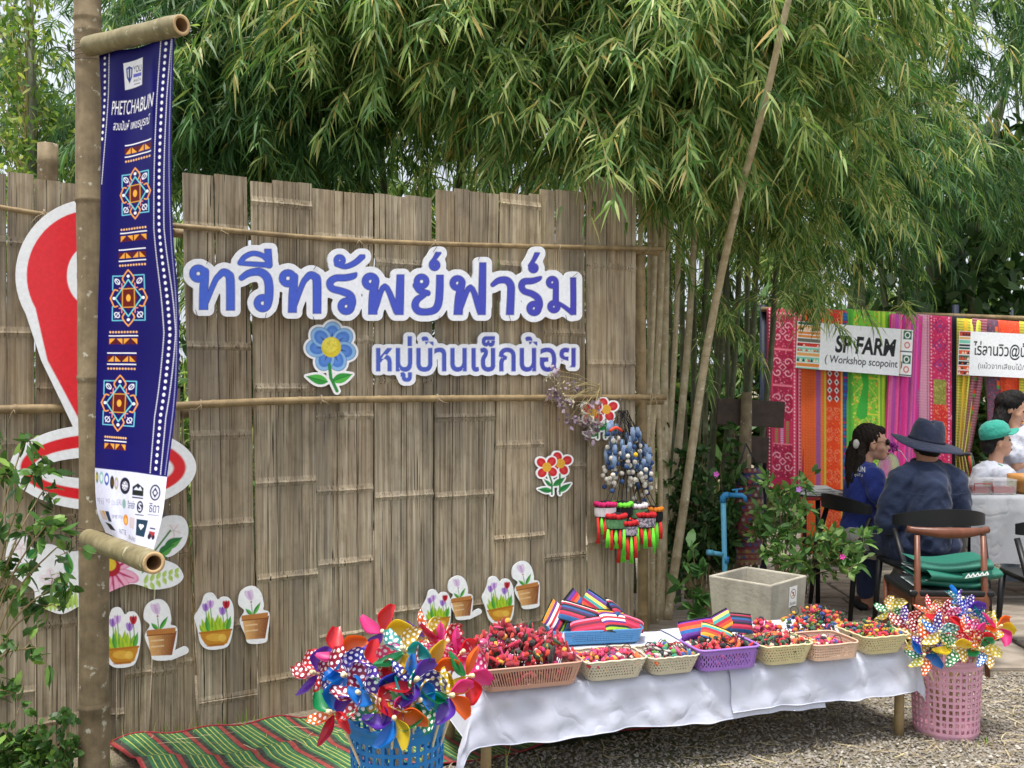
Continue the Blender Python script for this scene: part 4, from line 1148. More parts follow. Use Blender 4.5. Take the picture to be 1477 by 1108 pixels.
# ---- the great clump right of the fence
b0 = GR(985, 890)
clump = empty('bamboo_clump', b0, 0, 'large bamboo clump with tan leaning culm arching over the right of the fence', 'bamboo')
culm(clump, [P(962, 893, 6.1), P(985, 740, 6.05), P(1020, 500, 5.9), P(1062, 300, 5.35), P(1098, 170, 5.0), P(1142, -20, 4.75), P(1190, -190, 4.6)], .031, .014, MCULM, 1)
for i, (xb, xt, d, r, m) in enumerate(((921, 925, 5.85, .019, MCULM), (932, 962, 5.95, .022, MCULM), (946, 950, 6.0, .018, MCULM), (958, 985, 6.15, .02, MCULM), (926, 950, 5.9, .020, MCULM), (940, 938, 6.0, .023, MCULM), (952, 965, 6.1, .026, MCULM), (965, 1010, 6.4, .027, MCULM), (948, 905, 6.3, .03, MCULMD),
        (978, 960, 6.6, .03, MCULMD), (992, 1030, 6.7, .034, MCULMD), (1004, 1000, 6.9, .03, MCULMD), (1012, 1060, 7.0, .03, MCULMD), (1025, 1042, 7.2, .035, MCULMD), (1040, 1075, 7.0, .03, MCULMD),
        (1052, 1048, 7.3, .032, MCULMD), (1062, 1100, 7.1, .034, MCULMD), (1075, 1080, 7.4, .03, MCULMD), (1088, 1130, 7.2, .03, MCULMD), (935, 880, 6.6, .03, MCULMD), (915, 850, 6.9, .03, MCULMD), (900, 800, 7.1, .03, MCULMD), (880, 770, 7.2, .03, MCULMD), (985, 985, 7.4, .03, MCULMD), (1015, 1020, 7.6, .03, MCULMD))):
    q = random.Random(i); z0 = P(xb, 880, d); x = z0.x
    top = P(xt, 250, d - .1)
    culm(clump, [(x, d, -.02), (x + (top.x - x) * .25 + q.uniform(-.03, .03), d, .8), (x + (top.x - x) * .6, d - .04, 1.7), tuple(top), (top.x + (top.x - x) * .9, d - .3, 4.2)], r * (1.1 if m is MCULM else .82), r * .55, m, 5 + i)
bamboo_foliage('foliage', [
    B(700, 25, 5.9, 0.9, 0.5, 0.55, 169, 0.168, 0.0144, 0.57, 0.9), B(930, 90, 5.8, 0.8, 0.5, 0.6, 169, 0.168, 0.0144, 0.57, 0.9), B(1080, 60, 5.9, 0.6, 0.5, 0.6, 91, 0.151, 0.0137, 0.5225, 0.6),
    B(560, -5, 5.9, 0.8, 0.5, 0.45, 117, 0.168, 0.0144, 0.57, 0.9), B(1020, 190, 6.45, 0.45, 0.3, 0.4, 52, 0.143, 0.0122, 0.475, 0.3), B(945, 275, 5.9, 0.2, 0.25, 0.25, 14, 0.143, 0.0114, 0.38, 0.5),
    B(1000, 420, 6.6, 0.3, 0.2, 0.5, 18, 0.118, 0.00912, 0.3325, 0.3), B(1175, 170, 6.6, 0.5, 0.4, 0.6, 81, 0.134, 0.0106, 0.475, 0.5), B(1125, 310, 6.8, 0.35, 0.3, 0.35, 44, 0.126, 0.00988, 0.399, 0.4),
    B(1210, 10, 6.3, 0.5, 0.5, 0.4, 49, 0.151, 0.0129, 0.5225, 0.6), B(1000, -70, 5.9, 1.6, 0.8, 0.4, 195, 0.16, 0.0137, 0.57, 0.6), B(875, 150, 5.9, 0.5, 0.4, 0.28, 52, 0.168, 0.0137, 0.475, 0.9)], ML_FRONT, clump, seed=11)
bamboo_foliage('hanging_foliage', [B(1140, 425, 6.2, .12, .12, .08, 9, .12, .008, .32, .3), B(1200, 415, 6.2, .15, .12, .04, 3, .11, .007, .28, .3), B(1290, 440, 6.1, .1, .1, .03, 1, .11, .007, .25, .3), B(1300, 130, 6.0, .3, .2, .15, 9, .12, .009, .5, .3)], ML_FRONT, clump, seed=12)
# ---- the clump behind the left of the fence
clump2 = empty('bamboo_clump', (P(480, 900, 7.2).x, 7.2, 0), 0, 'dark green bamboo clump behind the fence, above the lettering', 'bamboo')
for i in range(14):
    q = random.Random(90 + i); x = P(300 + i * 33, 0, 7.2).x; d = 7.2 + q.uniform(-.5, .8)
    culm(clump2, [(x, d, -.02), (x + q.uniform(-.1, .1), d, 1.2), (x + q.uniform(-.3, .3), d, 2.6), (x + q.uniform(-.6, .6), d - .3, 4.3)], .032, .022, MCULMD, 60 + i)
bamboo_foliage('foliage', [
    B(335, 60, 6.3, 0.55, 0.5, 0.6, 81, 0.151, 0.0122, 0.5225, 0.6), B(420, 120, 6.4, 0.6, 0.5, 0.5, 110, 0.151, 0.0122, 0.5225, 0.6), B(330, 190, 6.3, 0.45, 0.4, 0.35, 84, 0.143, 0.0114, 0.475, 0.6),
    B(510, 85, 6.6, 0.7, 0.5, 0.4, 104, 0.151, 0.0122, 0.475, 0.6), B(450, 0, 6.4, 0.9, 0.6, 0.5, 130, 0.151, 0.0122, 0.5225, 0.5), B(390, 190, 6.4, 0.4, 0.4, 0.2, 58, 0.143, 0.0114, 0.4275, 0.5), B(620, 105, 7, 0.8, 0.4, 0.3, 58, 0.143, 0.0114, 0.475, 0.5), B(285, 30, 6.6, 0.25, 0.4, 0.5, 16, 0.143, 0.0106, 0.475, 0.5), B(480, -110, 6.8, 1.8, 0.9, 0.5, 156, 0.16, 0.0137, 0.57, 0.5)], ML_BACK, clump2, seed=21)
bamboo_foliage('side_foliage', [B(60, 60, 8.2, .5, .4, .6, 34, .15, .012, .5, .3), B(20, 170, 8.4, .45, .4, .5, 34, .15, .012, .5, .3), B(95, 190, 8.2, .3, .4, .4, 26, .15, .012, .45, .3), B(270, 150, 8.0, .2, .3, .5, 16, .15, .012, .45, .3)], ML_BACK, clump2, seed=22)
# ---- the clump at the right, above the stall
clump3 = empty('bamboo_clump', (P(1330, 900, 9.0).x, 9.0, 0), 0, 'soft grey-green bamboo clump hanging over the stall of bright cloths', 'bamboo')
for i in range(8):
    q = random.Random(190 + i); x = P(1180 + i * 38, 0, 9.2).x; d = 9.2 + q.uniform(-.4, .6)
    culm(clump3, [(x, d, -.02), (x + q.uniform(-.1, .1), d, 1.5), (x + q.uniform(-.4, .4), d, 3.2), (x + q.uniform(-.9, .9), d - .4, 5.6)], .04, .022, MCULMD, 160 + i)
bamboo_foliage('foliage', [
    B(1245, 240, 8, 0.6, 0.5, 0.6, 91, 0.16, 0.0122, 0.5225, 0.5), B(1190, 120, 8, 0.6, 0.5, 0.6, 65, 0.16, 0.0122, 0.5225, 0.5), B(1350, 110, 8.4, 0.6, 0.5, 0.7, 47, 0.16, 0.0122, 0.57, 0.5), B(1330, 230, 8.3, 0.5, 0.4, 0.4, 44, 0.151, 0.0114, 0.475, 0.5),
    B(1455, 30, 8.6, 0.5, 0.5, 0.5, 29, 0.16, 0.0122, 0.57, 0.5), B(1300, -60, 8.4, 1.4, 0.7, 0.4, 52, 0.168, 0.0137, 0.57, 0.5), B(1450, 270, 8.8, 0.4, 0.4, 0.3, 26, 0.151, 0.0122, 0.475, 0.5), B(1235, 330, 8, 0.45, 0.4, 0.25, 44, 0.134, 0.00988, 0.399, 0.5)], ML_BACK, clump3, seed=31)
# ---- far thicket: several clumps that stand behind everything
for i, (px, d, top, n, lab) in enumerate(((-40, 11.5, 120, 70, 'pale far bamboo clump at the left edge of the picture'), (180, 12.5, 170, 80, 'far bamboo clump seen behind the top of the banner'), (420, 11.5, 40, 120, 'far bamboo clump glimpsed above the left planks'), (650, 12.0, 30, 130, 'far bamboo clump glimpsed above the middle planks'),
        (860, 11.5, 20, 120, 'far bamboo clump glimpsed above the right planks'), (1080, 12.0, 30, 120, 'far bamboo clump behind the leaning culm'), (1300, 12.5, 230, 90, 'far bamboo clump behind the stall roof line'), (1500, 13.0, 180, 80, 'far bamboo clump at the right edge of the picture'))):
    g = P(px, 700, d); c = empty('bamboo_clump', (g.x, d, 0), 0, lab, 'bamboo', 'far bamboo clumps')
    for k in range(5):
        q = random.Random(300 + i * 9 + k); x = g.x + q.uniform(-.9, .9); dd = d + q.uniform(-.4, .6)
        culm(c, [(x, dd, -.02), (x + q.uniform(-.1, .1), dd, 1.6), (x + q.uniform(-.5, .5), dd, 3.4), (x + q.uniform(-1, 1), dd - .4, 6.2)], .04, .02, MCULMD, 400 + i * 9 + k)
    zt = P(0, top, d).z
    bamboo_foliage('foliage', [((g.x, d, zt * .72), (1.2, .6, zt * .26), int(n * .6), .24, .024, .7, .3), ((g.x, d + .3, zt * .3), (1.3, .6, zt * .3), int(n * .55), .24, .026, .7, .3)], ML_FAR, c, seed=70 + i)
# ---- shrubs and broad-leaved plants
def shrub(name, label, root, stems, LL, WW, mat, cat='shrub', seed=3, per=16, spread=.06, group=None, stem_r=.005, flowers=None, shape=(.35, 1.0, .7, .8), droop=.2, up=.3):
    """stems: list of point lists; leaves along their outer parts"""
    global rng
    keep = rng; rng = np.random.default_rng(seed)
    o = empty(name, root, 0, label, cat, group); mb = MB(); B0 = []; D0 = []
    for s in stems:
        A = cr([tuple(p) for p in s], 8); k = len(A)
        mb.tube([Vector(a) for a in A], [stem_r * (1 - .75 * i / (k - 1)) for i in range(k)], 5)
        for _ in range(per):
            t = rng.uniform(.25, 1) ** .7; i = min(k - 2, int(t * (k - 1))); p = A[i] + (A[i + 1] - A[i]) * rng.random()
            d = nrm((A[i + 1] - A[i])[None])[0] * .5 + rng.normal(0, .75, 3); d[2] += up
            off = nrm(rng.normal(0, 1, (1, 3)))[0] * spread * rng.random()
            if np.linalg.norm(off) > spread * .5: mb.tube([Vector(p), Vector(p + off)], [stem_r * .35, stem_r * .2], 3, cap=False)
            for _k in range(3):
                B0.append(p + off + rng.normal(0, .006, 3)); D0.append(d + rng.normal(0, .5, 3))
    n = len(B0)
    V, Fq = leaves_np(np.array(B0), np.array(D0), LL * rng.uniform(.6, 1.2, n), WW * rng.uniform(.75, 1.2, n), rng.uniform(0, droop * 2, n), shape, .25)
    f = link('leaves', np_mesh('leaves', V, Fq, mat), o); f['kind'] = 'stuff'
    mb.build('stems', plain('shrub stem', '8a7a58', .8, .2, 30), o)
    for (p, c) in (flowers or []):
        fb = MB(); p = Vector(p)
        for i in range(5):
            a = i * 1.2566; q = Matrix.Rotation(a, 3, 'Y')
            e = q @ Vector((.014, -.003, 0)); fb.add([p, p + q @ Vector((.011, -.004, .007)), p + q @ Vector((.019, -.002, 0)), p + q @ Vector((.011, -.004, -.007))], [(0, 1, 2, 3)])
        fb.build('flower', plain('pink petal ' + c, c, .5, .1), o)
    rng = keep
    return o
# left front shrub
r0 = GR(-25, 1180); st = []
for i, (px, py) in enumerate(((60, 650), (30, 700), (85, 720), (105, 800), (60, 780), (95, 880), (40, 860), (70, 940), (20, 930), (110, 850), (10, 640), (50, 830), (0, 760), (30, 1000), (90, 770), (15, 680), (75, 690))):
    q = random.Random(i); e = P(px - 8, py, 3.3 + q.uniform(-.15, .2)); m = P(px * .35 - 35, (py + 1000) / 2, 3.3)
    st.append([(r0.x - .05, 3.25, 0), tuple(m), tuple(e - Vector((.05, 0, -.01))), tuple(e)])
shrub('leafy_shrub', 'small-leaved green shrub in front of the fence at the left edge', r0, st, .062, .026, ML_BROAD, seed=41, per=9, spread=.075)
# weeds by the pole
st = []
for i in range(26):
    q = random.Random(50 + i); px = q.uniform(-5, 108); b = P(px, 1108, 3.62); b.z = 0
    st.append([tuple(b), (b.x + q.uniform(-.04, .04), b.y - .02, .08), (b.x + q.uniform(-.08, .08), b.y - q.uniform(0, .1), q.uniform(.12, .3))])
shrub('weed_patch', 'low green weeds at the foot of the banner pole', st[0][0], st, .05, .026, ML_BROAD, 'weeds', seed=42, per=9, spread=.04, stem_r=.003)
# greenery seen through the gap between the two fences, and behind them
for i, (px, d, zt, lab) in enumerate(((262, 5.0, 1.9, 'green bush seen through the gap beside the banner'), (330, 5.6, 1.7, 'green bush hidden behind the first planks'))):
    st = []
    for k in range(14):
        q = random.Random(600 + i * 20 + k); x = P(px, 0, d).x + q.uniform(-.28, .28)
        st.append([(x, d, 0), (x + q.uniform(-.1, .1), d - .05, zt * .5), (x + q.uniform(-.2, .2), d - .1, zt * q.uniform(.5, 1))])
    shrub('green_bush', lab, (P(px, 0, d).x, d, 0), st, .12, .02, ML_FRONT, seed=43 + i, per=22, spread=.1, droop=.4)
# dark bush behind the tap and the flowering bush over the trough
st = []
for i in range(36):
    q = random.Random(700 + i); x = P(1015 + q.uniform(-50, 55), 0, 6.3).x
    st.append([(P(1020, 0, 6.3).x, 6.3, 0), (x, 6.25, .4), (x + q.uniform(-.1, .1), 6.1, q.uniform(.5, 1.25))])
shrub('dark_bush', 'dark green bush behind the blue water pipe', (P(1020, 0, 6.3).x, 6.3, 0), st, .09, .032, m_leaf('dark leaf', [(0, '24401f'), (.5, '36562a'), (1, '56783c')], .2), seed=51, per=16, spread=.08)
st = []; ends = ((1100, 695), (1120, 720), (1140, 705), (1090, 740), (1150, 745), (1165, 730), (1180, 765), (1120, 770), (1195, 790), (1150, 800), (1105, 790), (1215, 800), (1130, 745), (1175, 810), (1085, 760), (1205, 770), (1230, 790), (1160, 690), (1250, 770), (1240, 810))
for i, (px, py) in enumerate(ends):
    q = random.Random(750 + i); e = P(px, py, 5.55 + q.uniform(-.15, .15)); b = P(1130, 0, 5.7)
    st.append([(b.x, 5.7, 0), (b.x + (e.x - b.x) * .35, 5.65, e.z * .7), (e.x - (e.x - b.x) * .2, e.y, e.z - .04), tuple(e)])
fl = [(P(1033, 684, 5.6), 'd060c0'), (P(1152, 706, 5.4), 'b878d0'), (P(1215, 803, 5.35), 'e048a8')]
shrub('flowering_bush', 'green bush with small pink flowers around the concrete trough', (P(1130, 0, 5.7).x, 5.7, 0), st, .085, .026, m_leaf('periwinkle leaf', [(0, '3f6630'), (.5, '5d8844'), (.85, '84a85c'), (1, 'a9c47e')], .3), seed=52, per=15, spread=.06, flowers=fl)
st = []
for i, (px, py) in enumerate(((990, 815), (1000, 790), (1018, 812), (985, 850), (1010, 850), (1025, 870), (1000, 880), (990, 800))):
    e = P(px, py, 5.45); b = P(1005, 0, 5.5)
    st.append([(b.x, 5.5, 0), (b.x + (e.x - b.x) * .5, 5.48, e.z * .7), tuple(e)])
shrub('broad_leaved_plant', 'young broad-leaved plant left of the concrete trough', (P(1005, 0, 5.5).x, 5.5, 0), st, .12, .055, m_leaf('young leaf', [(0, '3c6434'), (.6, '557f45'), (1, '729a55')], .3), 'plant', seed=53, per=3, spread=.03)
# light tree at the upper left
tr = empty('light_tree', (P(40, 0, 7.0).x, 7.0, 0), 0, 'sparse light-green tree against the sky at the upper left', 'tree')
mb = MB(); x = P(40, 0, 7.0).x
mb.tube([(x, 7, 0), (x - .1, 7, 1.5), (x + .05, 7, 2.8), (x + .0, 7, 4.8)], [.07, .06, .045, .02], 8)
mb.build('trunk', MCULMD, tr, smooth=True)
rk = rng; rng = np.random.default_rng(99); Bp = []; Dp = []; tb = MB()
for i in range(60):
    q = random.Random(800 + i); e = P(q.uniform(-60, 112), q.uniform(-60, 330), 7 + q.uniform(-.7, .7)); s = Vector((x, 7, max(1.5, e.z - q.uniform(.2, .8))))
    A = cr([tuple(s), tuple((s + e) / 2 + Vector((0, 0, .1))), tuple(e)], 6); tb.tube([Vector(a) for a in A], [.008 * (1 - .1 * k) for k in range(len(A))][:len(A)], 4, cap=False)
    for k in range(34):
        t = int(q.uniform(.3, 1) * (len(A) - 1)); p = A[t] + rng.normal(0, .09, 3); Bp.append(p); d = rng.normal(0, 1, 3); d[2] -= .4; Dp.append(d)
n = len(Bp)
V, Fq = leaves_np(np.array(Bp), np.array(Dp), .075 * rng.uniform(.6, 1.3, n), .028 * rng.uniform(.7, 1.2, n), rng.uniform(0, .4, n), (.35, 1., .7, .8))
f = link('crown', np_mesh('crown', V, Fq, ML_YELLOW), tr); f['kind'] = 'stuff'
tb.build('branches', MTWIG, tr); rng = rk
# big-leaved dark tree at the right
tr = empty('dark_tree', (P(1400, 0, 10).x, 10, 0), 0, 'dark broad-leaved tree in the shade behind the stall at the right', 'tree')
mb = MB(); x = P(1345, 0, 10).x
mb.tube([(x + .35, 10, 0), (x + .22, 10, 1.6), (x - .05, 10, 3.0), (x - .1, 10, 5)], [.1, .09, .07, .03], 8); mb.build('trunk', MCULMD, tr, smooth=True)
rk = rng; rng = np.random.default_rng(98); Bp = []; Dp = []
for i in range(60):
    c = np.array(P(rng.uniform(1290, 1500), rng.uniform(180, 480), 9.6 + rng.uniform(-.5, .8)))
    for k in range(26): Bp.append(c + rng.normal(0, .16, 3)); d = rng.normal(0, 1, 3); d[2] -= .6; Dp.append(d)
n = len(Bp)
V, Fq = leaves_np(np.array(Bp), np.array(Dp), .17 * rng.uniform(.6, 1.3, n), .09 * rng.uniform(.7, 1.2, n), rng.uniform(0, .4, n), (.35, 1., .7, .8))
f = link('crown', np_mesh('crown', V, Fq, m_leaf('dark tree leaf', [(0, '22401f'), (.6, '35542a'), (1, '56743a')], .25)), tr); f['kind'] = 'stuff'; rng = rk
# dense undergrowth far behind, bush by bush
for i in range(11):
    d = 10.2 + .5 * (i % 3); x = -5.2 + i * 1.25; st = []
    for k in range(26):
        q = random.Random(1500 + i * 40 + k); xx = x + q.uniform(-.75, .75)
        st.append([(x + (xx - x) * .4, d, 0), (xx, d - .1, .7), (xx + q.uniform(-.2, .2), d - .2, q.uniform(.8, 2.5))])
    shrub('background_bush', 'dark bush number %s from the left in the far undergrowth' % ('one two three four five six seven eight nine ten eleven'.split()[i]), (x, d, 0), st, .26, .075, ML_UNDER, 'bush', seed=900 + i, per=20, spread=.22, group='far undergrowth bushes', stem_r=.012)
# grass blades at the mat and under the table
def grass(name, label, spots, seed, h=(.08, .2)):
    q = np.random.default_rng(seed); mb = MB()
    for (x, y, n, sp) in spots:
        for i in range(n):
            bx, by = x + q.normal(0, sp), y + q.normal(0, sp); L = q.uniform(*h); a = q.uniform(0, 6.28); ln = q.uniform(.1, .6) * L; w = q.uniform(.002, .004)
            c, s = math.cos(a), math.sin(a); vs = []
            for t in (0, .4, .75, 1):
                ox = ln * t * t; ww = w * (1 - t * .95)
                vs += [(bx + c * ox - s * ww, by + s * ox + c * ww, L * t * (1 - .2 * t)), (bx + c * ox + s * ww, by + s * ox - c * ww, L * t * (1 - .2 * t))]
            mb.add(vs, [(2 * k, 2 * k + 1, 2 * k + 3, 2 * k + 2) for k in range(3)])
    o = mb.build(name, m_leaf(name + ' blade', [(0, '5f8a35'), (.6, '86aa45'), (1, 'c0b878')], .35)); tag(o, label, 'grass', kind='stuff'); return o
g1 = GR(740, 1108); g2 = GR(235, 1085); g3 = GR(1425, 1075)
grass('grass_tuft', 'few green grass blades in front of the table cloth', [(g1.x, 3.62, 5, .03), (g1.x + .15, 3.6, 3, .03)], 5, (.1, .26))
grass('short_grass', 'short grass growing along the foot of the fence', [(fence_pt(s_of(px), 0, .03).x, fence_pt(s_of(px), 0, .03).y, 9, .04) for px in (165, 180, 195, 215, 235, 260, 290, 330, 360)] + [(GR(160, 1100).x, 3.75, 14, .05)], 6, (.03, .1))
grass('grass_tuft', 'small green sprout in the gravel beside the pink basket', [(g3.x, g3.y, 8, .03), (g3.x - .12, g3.y + .05, 5, .02)], 7, (.02, .05))
# ================================================================ striped mat, low table, cloths
def m_mat():
    t = NT('striped woven mat'); tc = t.n('ShaderNodeTexCoord'); sp = t.n('ShaderNodeSeparateXYZ')
    t.l(tc.outputs['UV'], sp.inputs[0])
    m = t.n('ShaderNodeMath', operation='MULTIPLY'); m.inputs[1].default_value = 26.0; t.l(sp.outputs[0], m.inputs[0])
    fr = t.n('ShaderNodeMath', operation='FRACT'); t.l(m.outputs[0], fr.inputs[0])
    G, Rd, K, Y = hx('1f6b40'), hx('96262e'), hx('1c1e20'), hx('b9bd54'); D = hx('1a5634')
    col = t.ramp(fr.outputs[0], [(0, Rd), (.10, K), (.24, G), (.34, Y), (.37, D), (.46, G), (.52, Y), (.55, G), (.62, D), (.66, Y), (.69, G), (.80, Y), (.825, G), (.93, K), (.965, Rd)], 'CONSTANT')
    col = t.mix(.14, col, t.ramp(t.noise(t.coords(), 45., 5.), [(.3, hx('1d2a22')), (.7, hx('a8b088'))]))
    t.base(col); t.set(Roughness=.75)
    w = t.n('ShaderNodeTexWave'); w.inputs['Scale'].default_value = 90.; t.l(t.coords(), w.inputs['Vector']); t.bump(w.outputs['Fac'], .3, .002)
    return t.mat
def mat_pt(u, v):
    """u along the mat (parallel to the fence), v from back to front"""
    a = Vector((-1.66, 4.00, 0)); U = Vector((.905, .425, 0)); W = Vector((.425, -.905, 0))
    L, D = 3.75, .78
    p = a + U * (u * L) + W * (v * D) + U * (v * .20)
    z = .012 + .010 * math.sin(u * 46 + v * 2) * (1 - .5 * v) + .012 * math.sin(u * 21 + v * 5) + .02 * math.exp(-((v - .42 - .12 * u) / .05) ** 2) + .014 * math.sin(u * 75) * max(0, .25 - v) * 3 + .008 * math.sin(u * 31 + 1) * v
    p.z = max(.005, z + .008)
    return p
mb = MB(); mb.grid(lambda u, v: mat_pt(u, v), 260, 26)
me = mb.mesh(m_mat(), True, 'mat'); uv = me.uv_layers.new(name='uv')
for lp in me.loops:
    i = lp.vertex_index; uv.data[lp.index].uv = ((i % 261) / 260, (i // 261) / 26)
mat_o = tag(link('striped_mat', me), 'green, red and black striped mat laid along the fence', 'mat')
hem = MB()
for v in (0.0, 1.0): hem.tube([mat_pt(i / 120, v) + Vector((0, 0, .002)) for i in range(121)], .0045, 5)
hem.tube([mat_pt(0, i / 12) for i in range(13)], .0045, 5)
hem.build('hem', plain('red hem', '8e2c33', .8, .2, 60), mat_o, smooth=True)

def _mp():
    p = mat_pt(rng.uniform(.02, .42), rng.uniform(0, 1)); return p.x, p.y, p.z
V, Fq = straw(90, _mp, .03, .14, .0018, .010)
tag(link('dry_twigs', np_mesh('dry_twigs', V, Fq, MSTRAW)), 'dry twigs and grass scattered on the striped mat', 'straw', kind='stuff')
ZT = .37
TL = Vector((-.123, 3.547, 0)); TR = Vector((1.69, 4.12, 0))
TU = (TR - TL).normalized(); TB = Vector((-TU.y, TU.x, 0)); TLEN = (TR - TL).length; TDEP = .60
TANG = math.atan2(TU.y, TU.x)
def tp(a, b, z=0.0): 
    v = TL + TU * a + TB * b; return Vector((v.x, v.y, ZT + z))
MWOODP = m_bamboo('pale timber', ('7d6a4a', 'a08a62', 'b8a37a', '8f7c58'), .75)
table = empty('low_table', tp(TLEN / 2, TDEP / 2, -ZT), TANG, 'low wooden table under the white cloths', 'table')
mb = MB()
for k in range(4):
    mb.box(tp(TLEN / 2, TDEP * (k + .5) / 4, -.012), (TLEN - .02, TDEP / 4 - .006, .02), Matrix.Rotation(TANG, 3, 'Z'))
mb.build('top', MWOODP, table)
for a, b in ((.035, .03), (TLEN - .035, .03), (.035, TDEP - .03), (TLEN - .035, TDEP - .03)):
    mb = MB(); p = tp(a, b); mb.tube([(p.x, p.y, -.02), (p.x + .004, p.y, .18), (p.x, p.y, ZT - .025)], [.021, .02, .021], 9); mb.build('leg', MWOODP, table, smooth=True)
def m_cloth(name, c):
    t = NT(name); v = t.coords()
    col = t.mix(t.ramp(t.noise(v, 7., 5.), [(.56, (0, 0, 0)), (.74, (.35,) * 3)]), hx(c), hx('b9b5b4'))
    col = t.mix(t.ramp(t.noise(t.coords((30, 30, 90)), 1., 3.), [(.70, (0, 0, 0)), (.76, (.6,) * 3)]), col, hx('8d8788'))
    t.base(col); t.set(Roughness=.8); t.b.inputs['Sheen Weight'].default_value = .25
    cr1 = t.n('ShaderNodeMath', operation='SUBTRACT'); cr1.inputs[1].default_value = .5; t.l(t.noise(v, 5., 2., .5), cr1.inputs[0])
    cr2 = t.n('ShaderNodeMath', operation='ABSOLUTE'); t.l(cr1.outputs[0], cr2.inputs[0])
    h = t.n('ShaderNodeMath', operation='ADD'); t.l(t.noise(v, 15., 2.5, .5), h.inputs[0]); t.l(t.ramp(cr2.outputs[0], [(0, (0, 0, 0)), (.05, (.75,) * 3), (.2, (1,) * 3)]), h.inputs[1])
    t.bump(h.outputs[0], .22, .016)
    return t.mat
MCLOTH = m_cloth('white table cloth', 'c4c9da')
def cloth(name, label, a0, a1, dropf, left, right, lift, seed):
    q = np.random.default_rng(1); ph = q.uniform(0, 6.28, 12)
    LB = .06; total_b = TDEP + dropf + LB
    na, nb = int((a1 - a0) / .012), int(total_b / .012)
    def f(u, v):
        a = a0 + (a1 - a0) * u; b = v * total_b - LB    # b: 0 back .. TDEP front, beyond that it hangs
        ax = min(0, a) if left else 0.0
        if right: ax = ax + max(0, a - TLEN)
        hang = max(0, b - TDEP); back = max(0, -b)
        ac = min(max(a, 0), TLEN) if (left or right) else a
        bc = min(max(b, 0), TDEP)
        side = abs(ax)
        drop = max(hang, side, back) if not (hang > 0 and side > 0) else (hang ** 1.6 + side ** 1.6) ** (1 / 1.6)
        rip = (.007 * math.sin(a * 13 + ph[0]) + .006 * math.sin(a * 29 + ph[1]) + .004 * math.sin(a * 47 + ph[4])) * min(1, hang / .06)
        wr = .0016 * math.sin(a * 31 + b * 22 + ph[2]) * math.sin(b * 19 - a * 8 + ph[3])
        if hang > 0: rip += .0045 * math.sin(a * 17 + hang * 38 + ph[6]) * math.sin(a * 6 - hang * 21 + ph[7]) + .003 * math.sin(a * 53 - hang * 46 + ph[8]) * math.sin(a * 11 + ph[9])
        oa = math.copysign(1, ax) * (.16 * side + (.22 * side if hang > 0 else 0)) if side else 0
        if left and ax < 0 and hang > 0: oa -= .25 * hang * min(1, side / .05) * .4
        ob = .10 * hang + rip + (.012 + lift * 1.2 if hang > 0 else 0) * min(1, hang / .03)
        # rounded edge
        if hang > 0 or side > 0:
            e = min(1, drop / .02)
        z = -drop * .985 + wr * (1 if drop == 0 else .5)
        z += .006 * math.sin(a * 9 + ph[5]) * min(1, hang / .1)
        p = tp(ac + oa, TDEP - bc - ob + (.03 * back if back else 0), 0)
        return Vector((p.x, p.y, ZT + lift + max(z, -ZT + .02)))
    mb = MB(); mb.grid(f, na, nb)
    o = mb.build(name, MCLOTH, None, smooth=True)
    tag(o, label, 'tablecloth', 'white table cloths')
    h = MB(); h.tube([f(i / 160, 1.0) + Vector((0, 0, .002)) for i in range(161)], .0022, 5); h.build('hem', MCLOTH, o, smooth=True)
    h = MB(); u0 = 0.0; h.tube([f(u0, i / 60) + Vector((0, 0, .001)) for i in range(61)], .0018, 5); h.build('hem', MCLOTH, o, smooth=True)
    return o
# b runs to the front: tp's b counts from the front edge backwards
cloth('table_cloth', 'wrinkled white cloth over the left two thirds of the low table', -.20, 1.46, .195, True, False, .004, 1)
cloth('table_cloth', 'white cloth over the right end, lapping over the other cloth', 1.03, TLEN + .12, .178, False, True, .011, 2)

# ================================================================ baskets on the table
def wrap(w0, d0, w1, d1, h, rad=.03):
    """returns fn(s, z, off) -> local point on the wall of a flared basket with rounded corners, and the length round it"""
    def perim(w, d):
        pts = []
        for cx, cy, a0 in ((w / 2 - rad, -d / 2 + rad, -90), (w / 2 - rad, d / 2 - rad, 0), (-w / 2 + rad, d / 2 - rad, 90), (-w / 2 + rad, -d / 2 + rad, 180)):
            for k in range(7): a = R(a0 + k * 15); pts.append((cx + rad * math.cos(a), cy + rad * math.sin(a), math.cos(a), math.sin(a)))
        A = np.array(pts + [pts[0]]); s = np.r_[0, np.cumsum(np.hypot(*np.diff(A[:, :2], axis=0).T))]
        return A, s / s[-1], s[-1]
    A0, s0, L0 = perim(w0, d0); A1, s1, L1 = perim(w1, d1)
    def fn(s, z, off):
        t = (s / L1) % 1.0; k = z / h
        p0 = [np.interp(t, s0, A0[:, i]) for i in range(4)]; p1 = [np.interp(t, s1, A1[:, i]) for i in range(4)]
        p = [a + (b - a) * k for a, b in zip(p0, p1)]
        return Vector((p[0] + p[2] * off, p[1] + p[3] * off, z))
    return fn, L1
def wall_plate(name, L, h, res, holes, fn, mat, parent, thick=.003, top=None):
    cv = Canvas(0, 0, L, h + .012, res)
    body = np.maximum(-cv.Y, cv.Y - (h if top is None else h + top(cv.X)))
    hd = holes(cv.X, cv.Y)
    # keep the join free of holes
    hd = np.where((cv.X < .006) | (cv.X > L - .006), 1.0, hd)
    cv.shape = np.maximum(body, -hd)
    cv.shape[:, 0] = body[:, 0]
    o = plate(name, cv, fn, thick, [mat], None)
    o.parent = parent
    return o
